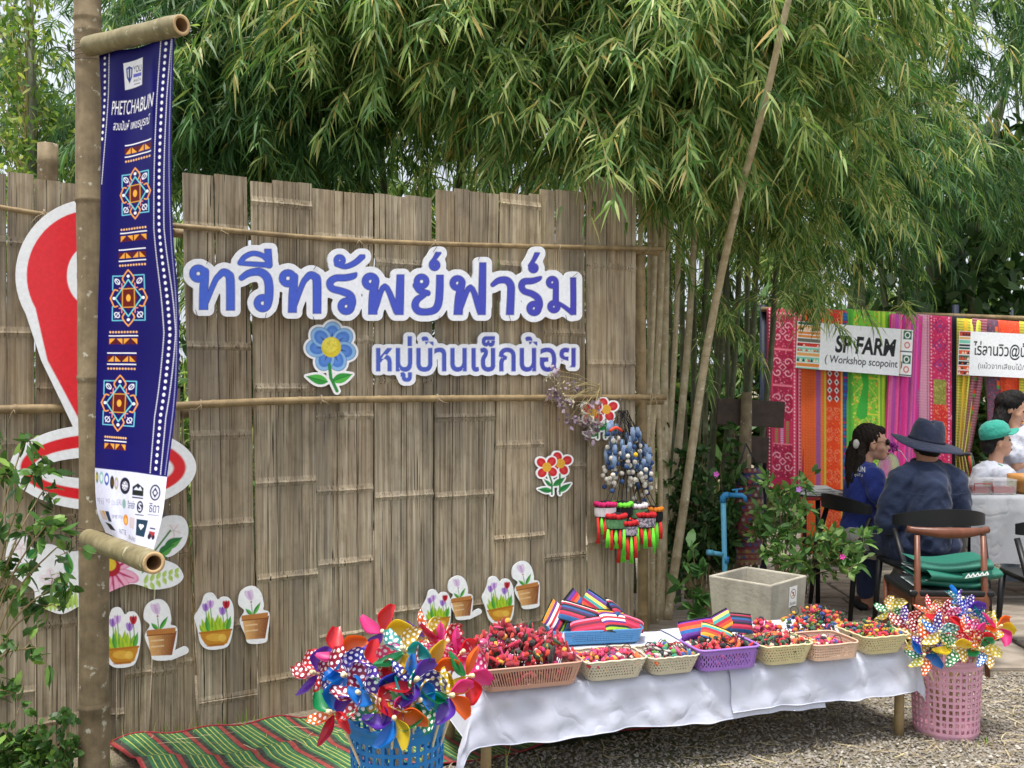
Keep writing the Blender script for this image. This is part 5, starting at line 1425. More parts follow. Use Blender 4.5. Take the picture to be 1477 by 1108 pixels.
def rectholes(px, py, wx, wy, y0, y1, slant=0.0):
    def f(X, Y):
        x = X + slant * Y
        dx = np.abs((x / px) % 1 - .5) * px - wx / 2; dy = np.abs(((Y - y0) / py) % 1 - .5) * py - wy / 2
        d = np.maximum(dx, dy); return np.where((Y > y0) & (Y < y1), d, 1.0)
    return f
def triholes(px, py, r, y0, y1):
    def f(X, Y):
        j = np.floor((Y - y0) / py); x = ((X + (j % 2) * px / 2) / px % 1 - .5) * px; y = ((Y - y0) / py % 1 - .5) * py
        s = np.where(((X / px + (j % 2) / 2) % 1) > -1, 1, 1)
        d = np.maximum(np.abs(x) * .87 + y * .5, -y) - r * .5
        return np.where((Y > y0) & (Y < y1), d, 1.0)
    return f
def laceholes(X, Y):
    k = .030; x = (X / k % 1 - .5) * 2; y = (Y - .012) / .05
    d1 = np.abs(np.hypot(x, (y - .5) * 1.6) - .62) - .16; ang = np.arctan2((y - .5) * 1.6, x)
    d1 = np.where(np.cos(ang * 6) > .55, 1.0, d1)
    d2 = np.hypot(np.abs(x) - .95, (np.abs(y - .5) - .38)) - .14; d3 = np.hypot(x * 1.6, (y - .5) * 1.2) - .22
    d = np.minimum(np.minimum(d1, d2), d3) * .014
    return np.where((Y > .012) & (Y < .064), d, 1.0)
CH = None
def palette(name, cols, rough=.75):
    t = NT(name); g = t.n('ShaderNodeNewGeometry'); n = len(cols)
    col = t.ramp(g.outputs['Random Per Island'], [(i / n, hx(c)) for i, c in enumerate(cols)], 'CONSTANT')
    t.base(t.mix(.25, col, t.ramp(t.noise(t.coords(), 300., 3.), [(.35, (.02, .02, .02)), (.6, (1, 1, 1))]), 'MULTIPLY'))
    t.set(Roughness=rough); t.b.inputs['Sheen Weight'].default_value = .3; t.bump(t.noise(t.coords(), 500., 2.), .5, .003)
    return t.mat
RED = ['c81e2c', 'd8283a', 'c01a50', 'd83a6a', 'a81424', 'e04a2a', 'd02078', 'b8102c', 'e8a030', '2a6a3a', '20242c', '3a58b0']
PAL_RED = palette('crochet reds', ['b81424', 'c41c30', '9c0c20', 'c01848', 'b01020', 'd04070', 'd03820', '8c0c1c', 'c0186c', '1c4628', 'e0a030', '201618', 'b01830', 'e0b8c0'])
PAL_PINK = palette('crochet pinks', ['c41c60', 'b01446', 'd83a74', 'c82438', '981040', 'e8a838', '2c489c', 'd0508c', 'b81424', 'e06a28', 'd8d0c0', '7a2060', '201820', 'c01c58'])
PAL_MIX = palette('felt mix', ['c81e2c', '20603a', 'e0a828', '2a4a9c', '287848', 'd8282c', 'e07a20', '18482c', 'c02050', '8aa838', 'c01a2c', '1c2c24'])
PAL_WHITE = palette('yarn mix', ['d8d4cc', 'c82838', '28886a', '3858a8', 'd85a90', 'c0bcb4', '5ca048', 'e07030', 'd02050', '2a2a34'])
PAL_DARK = palette('felt dark mix', ['1c1c22', 'c02030', '24623a', 'd83048', '1a3a2a', 'b81848', 'd06a28', 'e8c8b0', '20202a', 'c81e2c'])
def heap(name, label, wm, w, d, z0, rise, n, size, mat, seed, chili=.25, loops=6, off=(0, 0)):
    """a heap of little crocheted and felt charms; wm places it in the world"""
    q = np.random.default_rng(seed); mb = MB()
    for i in range(n):
        x = q.uniform(-1, 1); y = q.uniform(-1, 1)
        r2 = max(abs(x), abs(y)); hgt = rise * (1 - .55 * r2 ** 2.2) * (1 + .25 * math.sin(x * 5 + seed) * math.cos(y * 4))
        z = z0 + hgt * q.uniform(.72, 1.08) - size * .3
        if i % 9 < 4:                               # the ones inside the heap
            z = q.uniform(.012, z0 + hgt); kk = .80 + .2 * min(1, z / max(z0, .03)); x *= .84 * kk; y *= .80 * kk; hgt = max(0, z - z0)
        c = Vector((x * w / 2 + off[0] * hgt, y * d / 2 + off[1] * hgt, z)); s = size * q.uniform(.6, 1.25)
        rot = Euler((q.uniform(0, 6.28), q.uniform(0, 6.28), q.uniform(0, 6.28))).to_matrix(); k = q.random()
        if k < chili:
            p = [rot @ Vector((-s * 1.6, 0, 0)), rot @ Vector((-s * .5, s * .12, 0)), rot @ Vector((s * .6, 0, 0)), rot @ Vector((s * 1.7, -s * .35, 0))]
            mb.tube([c + a for a in p], [s * .32, s * .48, s * .38, s * .06], 7)
        elif k < .8:
            b = len(mb.v); mb.lathe([(s * .02, -s * .95), (s * .45, -s * .6), (s * .72, 0), (s * .66, s * .4), (s * .3, s * .68), (s * .02, s * .72)], c, 8, 0, rot)
        elif k < .93: mb.ball(c, s * .45, 7, 5)
        else:
            v = [c + rot @ Vector(p) * s for p in ((-1, 0, 0), (-.2, .5, .1), (1, 0, 0), (-.2, -.5, .1))]; mb.add(v, [(0, 1, 2, 3)])
    mb.v = [tuple(wm @ Vector(v)) for v in mb.v]
    o = mb.build(name, mat, None, smooth=True); tag(o, label, 'charms', kind='stuff')
    lo = MB()
    for i in range(loops):
        x, y = q.uniform(-.8, .8) * w / 2, q.uniform(-.8, .6) * d / 2; rot = Euler((q.uniform(.3, 1.4), 0, q.uniform(0, 6.28))).to_matrix(); r = q.uniform(.012, .024)
        lo.tube([wm @ (Vector((x, y, z0 + rise * .95)) + rot @ Vector((math.cos(a) * r, math.sin(a) * r, 0))) for a in np.linspace(0, 6.283, 13)[:-1]], .0017, 4, closed=True)
    l = lo.build('cord_loops', plain('cord', '2a2628' if seed % 2 else 'cfc8bc', .8, .1), o, smooth=True)
    return o
def basket(px, py, w1, d1, w0, d0, h, mat, label, holes, top=None, rot=0.0, back=0.5, rim=True, res=.0022, pos=None, rimr=.004):
    """px, py: the middle of its front foot in the picture"""
    p = GR(px, py, ZT + .014) if pos is None else pos
    p = Vector((p.x, p.y, ZT + .013)) + TB * (d0 * back)
    o = empty('basket', p, TANG + rot, label, 'basket', 'plastic baskets on the low table')
    fn, L = wrap(w0, d0, w1, d1, h)
    wall_plate('wall', L, h, res, holes, fn, mat, o, .0025, top)
    f = MB(); k = 40; ringp = [fn(L * i / k, .004, -.001) for i in range(k)]; f.add(ringp, [tuple(range(k))]); f.build('floor', mat, o, world=False)
    if rim:
        r = MB(); r.tube([fn(L * i / 64, h + (top(L * i / 64) * .6 if top else 0), .002) for i in range(64)], rimr, 6, closed=True); r.build('rim', mat, o, smooth=True, world=False)
    wm = Matrix.LocRotScale(p, Euler((0, 0, TANG + rot)), None)
    return o, wm
def scal(p, a): return lambda x: a * np.abs(np.sin(np.pi * np.asarray(x) / p))
M_BEIGE = plain('beige pink plastic', 'c49a88', .45, .05, 20); M_CREAM = plain('cream plastic', 'cdc6b0', .5, .06, 20); M_YCREAM = plain('yellowish cream plastic', 'd2c89c', .5, .06, 20)
M_PURPLE = plain('lilac plastic', '9a72c4', .4, .05, 20); M_TAN = plain('tan pink plastic', 'cdaf98', .5, .06, 20); M_BLUEP = plain('blue tray plastic', '4a86b4', .42, .05, 20)
b, wm = basket(767, 992, .40, .24, .345, .20, .085, M_BEIGE, 'beige slotted plastic basket heaped with red crochet charms, leftmost on the table', rectholes(.0105, .06, .0055, .056, .013, .073, .12))
heap('charm_heap', 'tall heap of red crocheted chillies and strawberries in the beige basket', wm, .37, .22, .05, .135, 650, .0175, PAL_RED, 3, .4, 6, (-.1, .2))
b, wm = basket(888, 979, .255, .19, .205, .15, .072, M_CREAM, 'cream lattice basket of pink charms in front of the blue tray', triholes(.013, .011, .0052, .012, .062), scal(.017, .006))
heap('charm_heap', 'heap of pink and red crochet charms in the cream basket before the tray', wm, .235, .17, .05, .035, 356, .0143, PAL_PINK, 4, .1, 4)
b, wm = basket(972, 971, .215, .18, .17, .14, .066, M_CREAM, 'small cream lattice basket left of the lilac one', triholes(.013, .011, .0052, .012, .058), scal(.017, .006))
heap('charm_heap', 'mixed white, green and red yarn charms left of the lilac basket', wm, .19, .16, .045, .05, 232, .0143, PAL_WHITE, 5, .2, 9)
b, wm = basket(1053, 965, .265, .19, .235, .17, .082, M_PURPLE, 'lilac lace-pattern plastic basket in the middle of the table', laceholes, rimr=.005)
WM_P = wm
heap('charm_heap', 'red and black felt charms in the lilac basket', wm, .24, .17, .055, .045, 294, .0143, PAL_DARK, 7, .2, 10)
b, wm = basket(1136, 957, .225, .19, .18, .15, .075, M_YCREAM, 'yellowish lattice basket right of the lilac one', triholes(.013, .011, .0052, .012, .065), scal(.017, .006))
heap('charm_heap', 'red and dark felt charms in the yellowish basket beside the lilac one', wm, .2, .17, .05, .05, 294, .0134, PAL_DARK, 6, .15, 6)
heap('charm_heap', 'pile of pink yarn charms behind the yellowish basket', wm @ Matrix.Translation((.02, .16, .03)), .2, .12, .0, .075, 186, .0134, PAL_PINK, 14, .1, 3)
b, wm = basket(1207, 951, .22, .20, .21, .19, .062, M_TAN, 'tan square-mesh basket near the right end of the table', rectholes(.0085, .0105, .0048, .0055, .010, .055), scal(.013, .004))
heap('charm_heap', 'crimson crochet balls in the tan mesh basket', wm, .19, .17, .03, .03, 186, .0143, PAL_PINK, 8, .0, 2)
b, wm = basket(1276, 942, .215, .22, .16, .16, .075, M_YCREAM, 'yellowish lattice basket at the right end of the table', triholes(.013, .011, .0052, .012, .065), scal(.017, .006))
heap('charm_heap', 'green, red and yellow felt charms in the rightmost basket', wm, .19, .2, .05, .055, 356, .0123, PAL_MIX, 9, .1, 8)
heap('charm_heap', 'green and red felt garland pile at the back of the table', wm @ Matrix.Translation((-.13, .2, .02)), .26, .16, .0, .11, 309, .0123, PAL_MIX, 15, .15, 10)
pb = GR(868, 928, ZT + .013)
b, wm = basket(0, 0, .40, .25, .37, .22, .058, M_BLUEP, 'long blue plastic tray of striped purses at the back of the table', rectholes(.0075, .0085, .004, .004, .010, .046), None, rot=R(-8), back=.5, pos=pb)
WM_T = wm
# ---- striped purses
def m_purse(name, cols, sc):
    t = NT(name); sp = t.n('ShaderNodeSeparateXYZ'); tc = t.n('ShaderNodeTexCoord'); t.l(tc.outputs['Object'], sp.inputs[0])
    m = t.n('ShaderNodeMath', operation='MULTIPLY_ADD'); m.inputs[1].default_value = sc; m.inputs[2].default_value = .5; t.l(sp.outputs[1], m.inputs[0])
    n = len(cols); col = t.ramp(m.outputs[0], [(i / n, hx(c)) for i, c in enumerate(cols)], 'CONSTANT')
    ck = t.n('ShaderNodeTexChecker'); ck.inputs['Scale'].default_value = 70.; t.l(tc.outputs['Object'], ck.inputs['Vector'])
    t.base(t.mix(.15, col, ck.outputs['Color'], 'MULTIPLY')); t.set(Roughness=.8); t.bump(t.noise(t.coords(), 500., 2.), .4, .002)
    return t.mat
PURSE = [m_purse('woven stripes blue', ['1a1c26', '22588c', '22588c', '9c2040', 'c0304c', '1a1c26', '4a2258', '22588c', '1a1c26', '9c2040', 'd8d0c8', '1a1c26'], 9.),
         m_purse('woven stripes red', ['20222c', 'a81c3a', 'c83058', 'a81c3a', '6a1a3a', 'a81c3a', 'e07a9a', 'a81c3a', '20222c'], 9.),
         m_purse('woven stripes lime', ['20222c', 'a0c830', '20222c', 'b82838', '5a2a7a', 'e8e4dc', 'c82838', 'e8e4dc', '5a2a7a', 'e07a28', 'a0c830'], 8.),
         m_purse('woven stripes violet', ['20222c', '5a2a8a', '6a3a9a', '2a6ab0', 'e06a30', 'c82838', '5a2a8a', '20222c'], 9.),
         m_purse('woven stripes rainbow', ['20222c', '2a6ab0', 'e0a030', 'd84a28', 'a81c3a', '3a9a9a', 'e8c860', '5a2a7a', '2a6ab0'], 9.)]
def purse(wm, x, y, z, rx, ry, rz, k, label, w=.15, h=.085):
    me = MB()
    def f(u, v, s): 
        a, b_ = (u - .5) * w, (v - .5) * h
        e = (max(0, 1 - (2 * u - 1) ** 4) * max(0, 1 - (2 * v - 1) ** 4)) ** .6
        return (a * (1 + .06 * (v - .5)), b_, s * .016 * e)
    me.grid(lambda u, v: f(u, v, 1), 12, 8); me.grid(lambda u, v: f(1 - u, v, -1), 12, 8)
    o = me.build('purse', PURSE[k], None, smooth=True)
    o.matrix_world = wm @ Matrix.LocRotScale(Vector((x, y, z)), Euler((R(rx), R(ry), R(rz))), None)
    zp = MB(); zp.tube([(-w / 2 * .97, h / 2, .002), (0, h / 2 + .002, .003), (w / 2 * .97, h / 2, .002)], .0032, 5); zp.build('zip', plain('zip', '1c1a20', .5, .1), o, smooth=True, world=False)
    tag(o, label, 'purse', 'striped woven purses')
    return o
purse(WM_T, .085, -.07, .080, 40, 12, 24, 2, 'lime and white striped purse lying on top at the front of the blue tray', .15, .12)
purse(WM_T, -.03, -.075, .068, 36, -12, -20, 1, 'crimson striped purse at the front of the blue tray', .17, .09)
purse(WM_T, -.06, .0, .10, 42, 14, -24, 0, 'blue and pink striped purse in the middle of the blue tray', .18, .10)
purse(WM_T, -.155, .02, .088, 50, -38, 50, 2, 'purple and white striped purse at the left of the blue tray', .13, .11)
purse(WM_T, .13, .03, .095, 44, 28, 48, 0, 'blue, red and white striped purse at the right of the blue tray', .17, .11)
purse(WM_T, .03, .07, .115, 62, 22, -52, 4, 'rainbow striped purse at the back of the blue tray', .15, .10)
purse(WM_T, -.07, .09, .115, 60, -30, 42, 3, 'violet striped purse at the back left of the blue tray', .15, .10)
purse(WM_T, .17, -.04, .062, 20, 20, -10, 1, 'dark red purse tucked into the right end of the blue tray', .11, .09)
purse(WM_P, -.05, .09, .12, 60, -6, -6, 3, 'violet striped purse lying across the lilac basket', .15, .075)
purse(WM_P, .06, .10, .13, 55, -18, 12, 4, 'yellow and red striped purse leaning behind the lilac basket', .14, .08)
purse(WM_P, .15, .10, .125, 58, 8, -4, 0, 'blue and orange striped purse right of the lilac basket', .12, .08)
purse(WM_P, .01, .04, .105, 40, 20, -20, 4, 'rainbow striped purse lying over the charms of the lilac basket', .13, .07)
# dotted strawberries hanging at the left end
t_ = NT('dotted pink felt'); vv = t_.n('ShaderNodeTexVoronoi'); vv.inputs['Scale'].default_value = 110.; t_.l(t_.coords(), vv.inputs['Vector'])
t_.base(t_.ramp(vv.outputs['Distance'], [(.28, hx('f0d8e0')), (.34, hx('d0507e'))])); t_.set(Roughness=.7); M_DOT = t_.mat
gar = empty('strawberry_garland', P(692, 990, 3.5), 0, 'string of dotted pink fabric strawberries beside the beige basket', 'garland')
mb = MB(); mb.tube([P(698, 925, 3.52), P(694, 950, 3.5), P(691, 975, 3.5), P(692, 992, 3.5)], .0012, 4); mb.build('string', plain('cord', 'cfc8bc', .8), gar)
for px, py in ((697, 928), (690, 951), (691, 968), (693, 986)):
    mb = MB(); c = P(px, py, 3.5 - .01); mb.lathe([(.001, -.022), (.009, -.012), (.014, .002), (.012, .012), (.004, .017), (.001, .018)], c, 10); mb.build('strawberry', M_DOT, gar, smooth=True)
# ================================================================ pinwheel baskets
def bin_basket(name, label, px, d, r0, r1, h, mat, cols, rows):
    x = (px - CX) / F * d
    o = empty(name, (x, d, 0), 0, label, 'basket')
    L = 2 * math.pi * r1
    def fn(s, z, off):
        a = 2 * math.pi * s / L - math.pi / 2; k = z / h; r = r0 + (r1 - r0) * k + off
        if z < .02: r -= .006 * (1 - z / .02)
        return Vector((r * math.cos(a), r * math.sin(a), z))
    p = L / cols; hh = (h * .82) / rows
    def holes(X, Y):
        dx = np.abs((X / p) % 1 - .5) * p - p * .29; dy = np.abs(((Y - h * .08) / hh) % 1 - .5) * hh - hh * .33
        return np.where((Y > h * .08) & (Y < h * .90), np.maximum(dx, dy), 1.0)
    cv = Canvas(0, 0, L, h, L / (cols * 12)); hd = holes(cv.X, cv.Y)
    cv.shape = np.maximum(np.maximum(-cv.Y - 1e-5, cv.Y - h), -hd); cv.shape[:, 0] = np.minimum(cv.shape[:, 0], -1e-4)
    q = plate('wall', cv, fn, .004, [mat]); q.parent = o
    m = MB(); m.lathe([(r1 + .002, h - .022), (r1 + .008, h - .02), (r1 + .009, h - .002), (r1 + .002, h + .002), (r1 - .004, h), (r1 - .004, h - .02)], (0, 0, 0), 48); m.build('rim', mat, o, smooth=True, world=False)
    m = MB(); m.lathe([(0.001, .012), (r0 - .004, .012), (r0, .002), (.001, .002)], (0, 0, 0), 40); m.build('floor', mat, o, world=False)
    return o, Vector((x, d, 0))
BB, bbc = bin_basket('bin_basket', 'bright blue perforated plastic basket full of pinwheels beside the table', 573, 3.16, .135, .152, .42, plain('bright blue plastic', '1f7ec8', .35, .05, 20), 34, 10)
PB, pbc = bin_basket('bin_basket', 'pale pink perforated plastic basket full of pinwheels at the table end', 1364, 4.19, .128, .142, .335, plain('pale pink plastic', 'd3a0b4', .4, .05, 20), 34, 10)
def m_film(name, c, dots):
    t = NT(name); base = hx(c); tc = t.n('ShaderNodeTexCoord')
    t.base(base); t.set(Roughness=.33); t.b.inputs['Coat Weight'].default_value = .12
    if dots:
        mp = t.n('ShaderNodeMapping'); mp.inputs['Scale'].default_value = (5.2, 3.6, 1); t.l(tc.outputs['UV'], mp.inputs['Vector'])
        sp = t.n('ShaderNodeSeparateXYZ'); t.l(mp.outputs[0], sp.inputs[0])
        fl = t.n('ShaderNodeMath', operation='FLOOR'); t.l(sp.outputs[0], fl.inputs[0])
        hf = t.n('ShaderNodeMath', operation='MULTIPLY_ADD'); hf.inputs[1].default_value = .5; t.l(fl.outputs[0], hf.inputs[0]); t.l(sp.outputs[1], hf.inputs[2])
        cb = t.n('ShaderNodeCombineXYZ'); t.l(sp.outputs[0], cb.inputs[0]); t.l(hf.outputs[0], cb.inputs[1])
        fr = t.n('ShaderNodeVectorMath', operation='FRACTION'); t.l(cb.outputs[0], fr.inputs[0])
        sb = t.n('ShaderNodeVectorMath', operation='DISTANCE'); t.l(fr.outputs[0], sb.inputs[0]); sb.inputs[1].default_value = (.5, .5, 0)
        dot = t.n('ShaderNodeMath', operation='LESS_THAN'); dot.inputs[1].default_value = .30; t.l(sb.outputs['Value'], dot.inputs[0])
        t.base(t.mix(dot.outputs[0], base, (.88, .88, .86)))
        tr = t.n('ShaderNodeBsdfTransparent'); tr.inputs[0].default_value = tuple(min(1, q * 1.6 + .25) for q in base) + (1,)
        mx = t.n('ShaderNodeMixShader'); inv = t.n('ShaderNodeMath', operation='MULTIPLY_ADD'); inv.inputs[1].default_value = -.42; inv.inputs[2].default_value = .42; t.l(dot.outputs[0], inv.inputs[0])
        t.l(inv.outputs[0], mx.inputs[0]); t.l(t.b.outputs[0], mx.inputs[1]); t.l(tr.outputs[0], mx.inputs[2]); t.l(mx.outputs[0], t.out.inputs['Surface'])
    else:
        tr = t.n('ShaderNodeBsdfTranslucent'); tr.inputs[0].default_value = (*base, 1); mx = t.n('ShaderNodeMixShader'); mx.inputs[0].default_value = .34
        t.l(t.b.outputs[0], mx.inputs[1]); t.l(tr.outputs[0], mx.inputs[2]); t.l(mx.outputs[0], t.out.inputs['Surface'])
    return t.mat
CN = {'red': 'd32a34', 'blue': '1a72c8', 'purple': '5c34a8', 'green': '1c8a50', 'orange': 'e5661f', 'pink': 'd83a86', 'yellow': 'dcc22a', 'crimson': '9c1430', 'teal': '1a9a9a', 'navy': '20309a', 'gold': 'c8a02c'}
FILM = {(n, d): m_film(('dotted ' if d else '') + n + ' film', c, d) for n, c in CN.items() for d in (0, 1)}
M_STICK = plain('pale stick', 'd8c9a0', .6, .1, 30); M_HUB = plain('wooden bead', 'e2d6a8', .4, .05, 30)
BLADES = {}
def blade_mesh(Rr, wid, key):
    """a curled petal of film from the hub outwards"""
    def f(u, v):
        r = Rr * (.06 + .94 * u); w = wid * Rr * (math.sin(math.pi * min(1, u * .86 + .05)) ** .75) * (1 + .12 * math.sin(6 * u))
        a = (v - .12) * 2.35
        tip = .25 * Rr * max(0, u - .55) * v
        return (r - tip * .4, math.sin(a) * w * 1.0, (1 - math.cos(a)) * w * .85 + .10 * Rr * u * (1 - u) + tip)
    mb = MB(); nu, nv = 12, 9; mb.grid(f, nu, nv); me = mb.mesh([], True, 'blade'); uv = me.uv_layers.new(name='uv')
    for lp in me.loops:
        i = lp.vertex_index; uv.data[lp.index].uv = ((i % (nu + 1)) / nu, (i // (nu + 1)) / nv)
    return me
_bm = blade_mesh(1.0, .36, 0); _bmesh = {}
def blade_of(film):
    if film not in _bmesh:
        m = _bm.copy(); m.materials.clear(); m.materials.append(FILM[film]); _bmesh[film] = m
    return _bmesh[film]
_hub = MB(); _hub.lathe([(.001, -.12), (.085, -.11), (.10, -.03), (.06, .02), (.085, .06), (.10, .14), (.05, .19), (.001, .2)], (0, 0, 0), 12); _hubm = _hub.mesh(M_HUB, True, 'hub')
_used = set()
def pinwheel(px, py, d, cols, foot, Rr, where, seed):
    q = random.Random(seed); c = P(px, py, d)
    out = (c - Vector((foot.x, foot.y, c.z - .08))); out.z = .10 + q.uniform(-.05, .12)
    face = Vector((0, -1, .12)) * .75 + out * 2.2 + Vector((q.uniform(-.35, .35), 0, q.uniform(-.2, .3)))
    rot = face.normalized().to_track_quat('Z', 'Y').to_euler()
    names = []
    for n, dt in cols:
        t = ('dotted ' if dt else '') + n
        if t not in names: names.append(t)
    lab = 'pinwheel with ' + (', '.join(names[:-1]) + ' and ' + names[-1] if len(names) > 1 else names[0]) + ' blades ' + where
    if len(lab.split()) > 16: lab = lab.replace('pinwheel with ', 'pinwheel, ').replace(' and ', ', ').replace(' in the ', ', ')
    if lab in _used: print('DUPLICATE', lab)
    _used.add(lab)
    o = empty('pinwheel', c, 0, lab, 'pinwheel', 'pinwheels in baskets'); o.rotation_euler = rot
    if len(cols) < 5: cols = cols + cols[:3]
    k = len(cols); a0 = q.uniform(0, 6.28)
    for i, fm in enumerate(cols):
        b = bpy.data.objects.new('blade', blade_of(fm)); COL.objects.link(b); b.parent = o
        b.rotation_euler = (0, 0, a0 + i * 2 * math.pi / k + q.uniform(-.12, .12)); s = Rr * q.uniform(.88, 1.1); b.scale = (s, s, s)
    h = bpy.data.objects.new('hub', _hubm); COL.objects.link(h); h.parent = o; h.scale = (Rr * .8,) * 3; h.location = (0, 0, Rr * .30)
    st = MB(); back = c - face.normalized() * .02
    f = Vector((foot.x + q.uniform(-.05, .05), foot.y + q.uniform(-.05, .05), .03))
    st.tube([c + face.normalized() * Rr * .3, back], .0035, 6); st.tube([back, f], .0042, 6); st.build('stick', M_STICK, o, smooth=True)
    return o
r, bl, pu, g, orr, pk, ye, cr_, te, nv, go = [(n, 0) for n in CN]
R_, BL, PU, G_, OR, PK, YE, CR, TE, NV, GO = [(n, 1) for n in CN]
W1 = 'in the blue basket'
for i, (px, py, d, cols) in enumerate((
        (476, 1032, 2.98, [bl, g, OR, cr_, r, pu]), (517, 1004, 2.97, [CR, R_, GO, G_, CR]), (569, 1041, 2.93, [pk, r, pu, bl, ye, orr]), (653, 1006, 3.0, [orr, pk, YE, g, pu]),
        (681, 976, 3.08, [pk, orr, g, ye, r]), (586, 938, 3.05, [GO, TE, g, go, te]), (627, 970, 3.05, [orr, go, R_, ye]), (488, 944, 3.1, [r, pk, bl, pu, orr]), (553, 908, 3.22, [r, pk, pu, orr, ye]),
        (618, 915, 3.28, [YE, OR, pu, go]), (645, 930, 3.22, [PK, R_, pk, cr_]), (452, 972, 3.15, [CR, pu, R_, NV]), (548, 962, 3.06, [R_, PK, r, NV]), (600, 985, 2.98, [pu, bl, NV, r]),
        (545, 1012, 2.96, [G_, nv, PU, bl]), (604, 1015, 2.97, [G_, te, GO, g]), (500, 975, 3.03, [NV, CR, bl, PU]), (668, 945, 3.2, [pk, PK, r]))):
    pinwheel(565 + (px - 565) * .93, 975 + (py - 975) * .93, d, cols, bbc, .098, W1, 10 + i)
W2 = 'in the pink basket'
for i, (px, py, d, cols) in enumerate((
        (1352, 911, 4.02, [G_, TE, NV, BL, YE]), (1328, 950, 4.03, [bl, G_, YE, OR]), (1421, 942, 4.02, [GO, YE, g, BL]), (1448, 906, 4.12, [orr, YE, pk, ye]), (1394, 912, 4.05, [R_, PK, OR, r]),
        (1275, 880, 4.22, [G_, YE, GO]), (1303, 897, 4.15, [CR, R_, PU]), (1340, 880, 4.2, [OR, GO, R_]), (1384, 864, 4.28, [BL, PU, bl, TE]), (1400, 880, 4.2, [PU, NV, BL, pu]),
        (1424, 893, 4.2, [G_, te, YE, G_]), (1318, 915, 4.1, [GO, YE, CR]), (1374, 936, 4.0, [GO, ye, G_]), (1340, 928, 4.05, [PU, pk, OR, NV]), (1412, 922, 4.06, [pk, R_, r, CR]), (1362, 890, 4.15, [R_, r, PK, CR]))):
    pinwheel(1362 + (px - 1362) * .88, 908 + (py - 908) * .92, d, cols, pbc, .080, W2, 60 + i)
# ================================================================ things hung on the fence's right end
def hookpt(px, py, off): return FP(px, py, off)
M_YW = plain('white wool', 'ddd8cc', .95, .1, 200, bump=.6); M_YB = plain('indigo wool', '34507e', .95, .2, 200, bump=.6); M_IND = palette('indigo batik', ['2c4a78', '48689a', '1e3050', '7a94b8', '34507e', 'c8d0dc'])
M_CORD = plain('black cord', '18181c', .8, .1); M_STEEL = plain('steel hook', '8a8c90', .35, .1, metal=.9)
bun = empty('pompom_charm_bundle', FP(900, 590, .06), 0, 'bunch of indigo and white pompom charms hanging from the fence rail', 'charms')
mb = MB(); c = FP(897, 580, .055)
mb.tube([c + FU * x + Vector((0, 0, z)) for x, z in ((-.012, .0), (-.012, .012), (0, .022), (.012, .012), (.010, -.01), (0, -.025), (-.002, -.05))], .002, 5); mb.build('hook', M_STEEL, bun, smooth=True)
q = random.Random(4); cords = MB(); n = 0
for i in range(40):
    t = i / 39; px = 874 + 64 * q.random(); y0 = 600 + q.uniform(0, 55) + (px - 874) * .35; L = q.uniform(25, 55); off = .05 + q.uniform(0, .09)
    a = FP(898 + q.uniform(-6, 8), 592, .07); b_ = FP(px, y0, off); e = FP(px + q.uniform(-4, 4), y0 + L, off)
    cords.tube([a, b_, e], .0012, 4, cap=False)
    tb = MB(); d = e - b_
    tb.tube([b_, b_ + d * .18, b_ + d * .4], [.009, .015, .008], 7); tb.build('batik_fish', M_IND, bun, smooth=True)
    for k in range(4):
        f = b_ + d * (.35 + k * .22) + Vector((q.uniform(-.02, .02), q.uniform(-.016, .016), 0))
        pm = MB(); pm.ball(f, .0135, 8, 6); pm.build('pompom', M_YB if (k == 0 or q.random() < .25) else M_YW, bun, smooth=True)
pm = MB(); pm.ball(FP(917, 656, .16), .013, 9, 6); pm.build('pompom', plain('yellow wool', 'e0b428', .95, .1), bun, smooth=True)
pm = MB(); pm.tube([FP(880 + i * 3.4, 622 - 5 * math.sin(i / 5 * 3.14), .14) for i in range(6)], .008, 7); pm.build('ribbon', plain('orange ribbon', 'd84a2c', .8, .1), bun, smooth=True)
cords.build('cords', M_CORD, bun)
# tasselled pouches
t_ = NT('embroidered band'); wv = t_.n('ShaderNodeTexVoronoi'); wv.inputs['Scale'].default_value = 95.; t_.l(t_.coords(), wv.inputs['Vector'])
t_.base(t_.mix(.8, hx('c8bcc8'), t_.ramp(wv.outputs['Distance'], [(.2, hx('8a4a5a')), (.35, hx('d8d0d8')), (.6, hx('3a3a4c'))]))); t_.set(Roughness=.85); M_EMB = t_.mat
M_BLK = plain('black felt', '1a181c', .9, .15); M_RFUR = plain('red wool trim', 'c8262c', .95, .2, 200, bump=.7); M_GTAS = plain('neon green yarn', '6fd83a', .85, .12, 120); M_RTAS = plain('red yarn', 'd8302c', .85, .12, 120); M_OFUR = plain('orange wool trim', 'e88a2c', .95, .2, 200, bump=.7)
M_PFUR = plain('pink wool trim', 'd0286c', .95, .2, 200, bump=.7); M_WFUR = plain('white wool trim', 'e4dce0', .95, .1, 200, bump=.7); M_GEMB = plain('green embroidered band', '5a8a5c', .85, .35, 90)
POUCH = [(873, 735, .10, M_PFUR, M_WFUR, 'tasselled pouch with pink and white wool, upper left of its bunch'), (888, 752, .14, M_RFUR, M_GEMB, 'tasselled pouch with green band in the bunch on the fence'), (904, 762, .16, M_RFUR, M_EMB, 'tasselled pouch with white band hanging lowest in the bunch'),
         (930, 750, .15, M_RFUR, M_EMB, 'tasselled pouch with white band at the right of the bunch'), (897, 735, .11, M_GTAS, M_BLK, 'black tasselled pouch with neon green trim at the back of the bunch'), (918, 737, .12, M_WFUR, M_GEMB, 'small pouch with white wool trim behind the others'), (941, 742, .10, M_OFUR, M_BLK, 'black pouch with orange wool at the right edge of the bunch')]
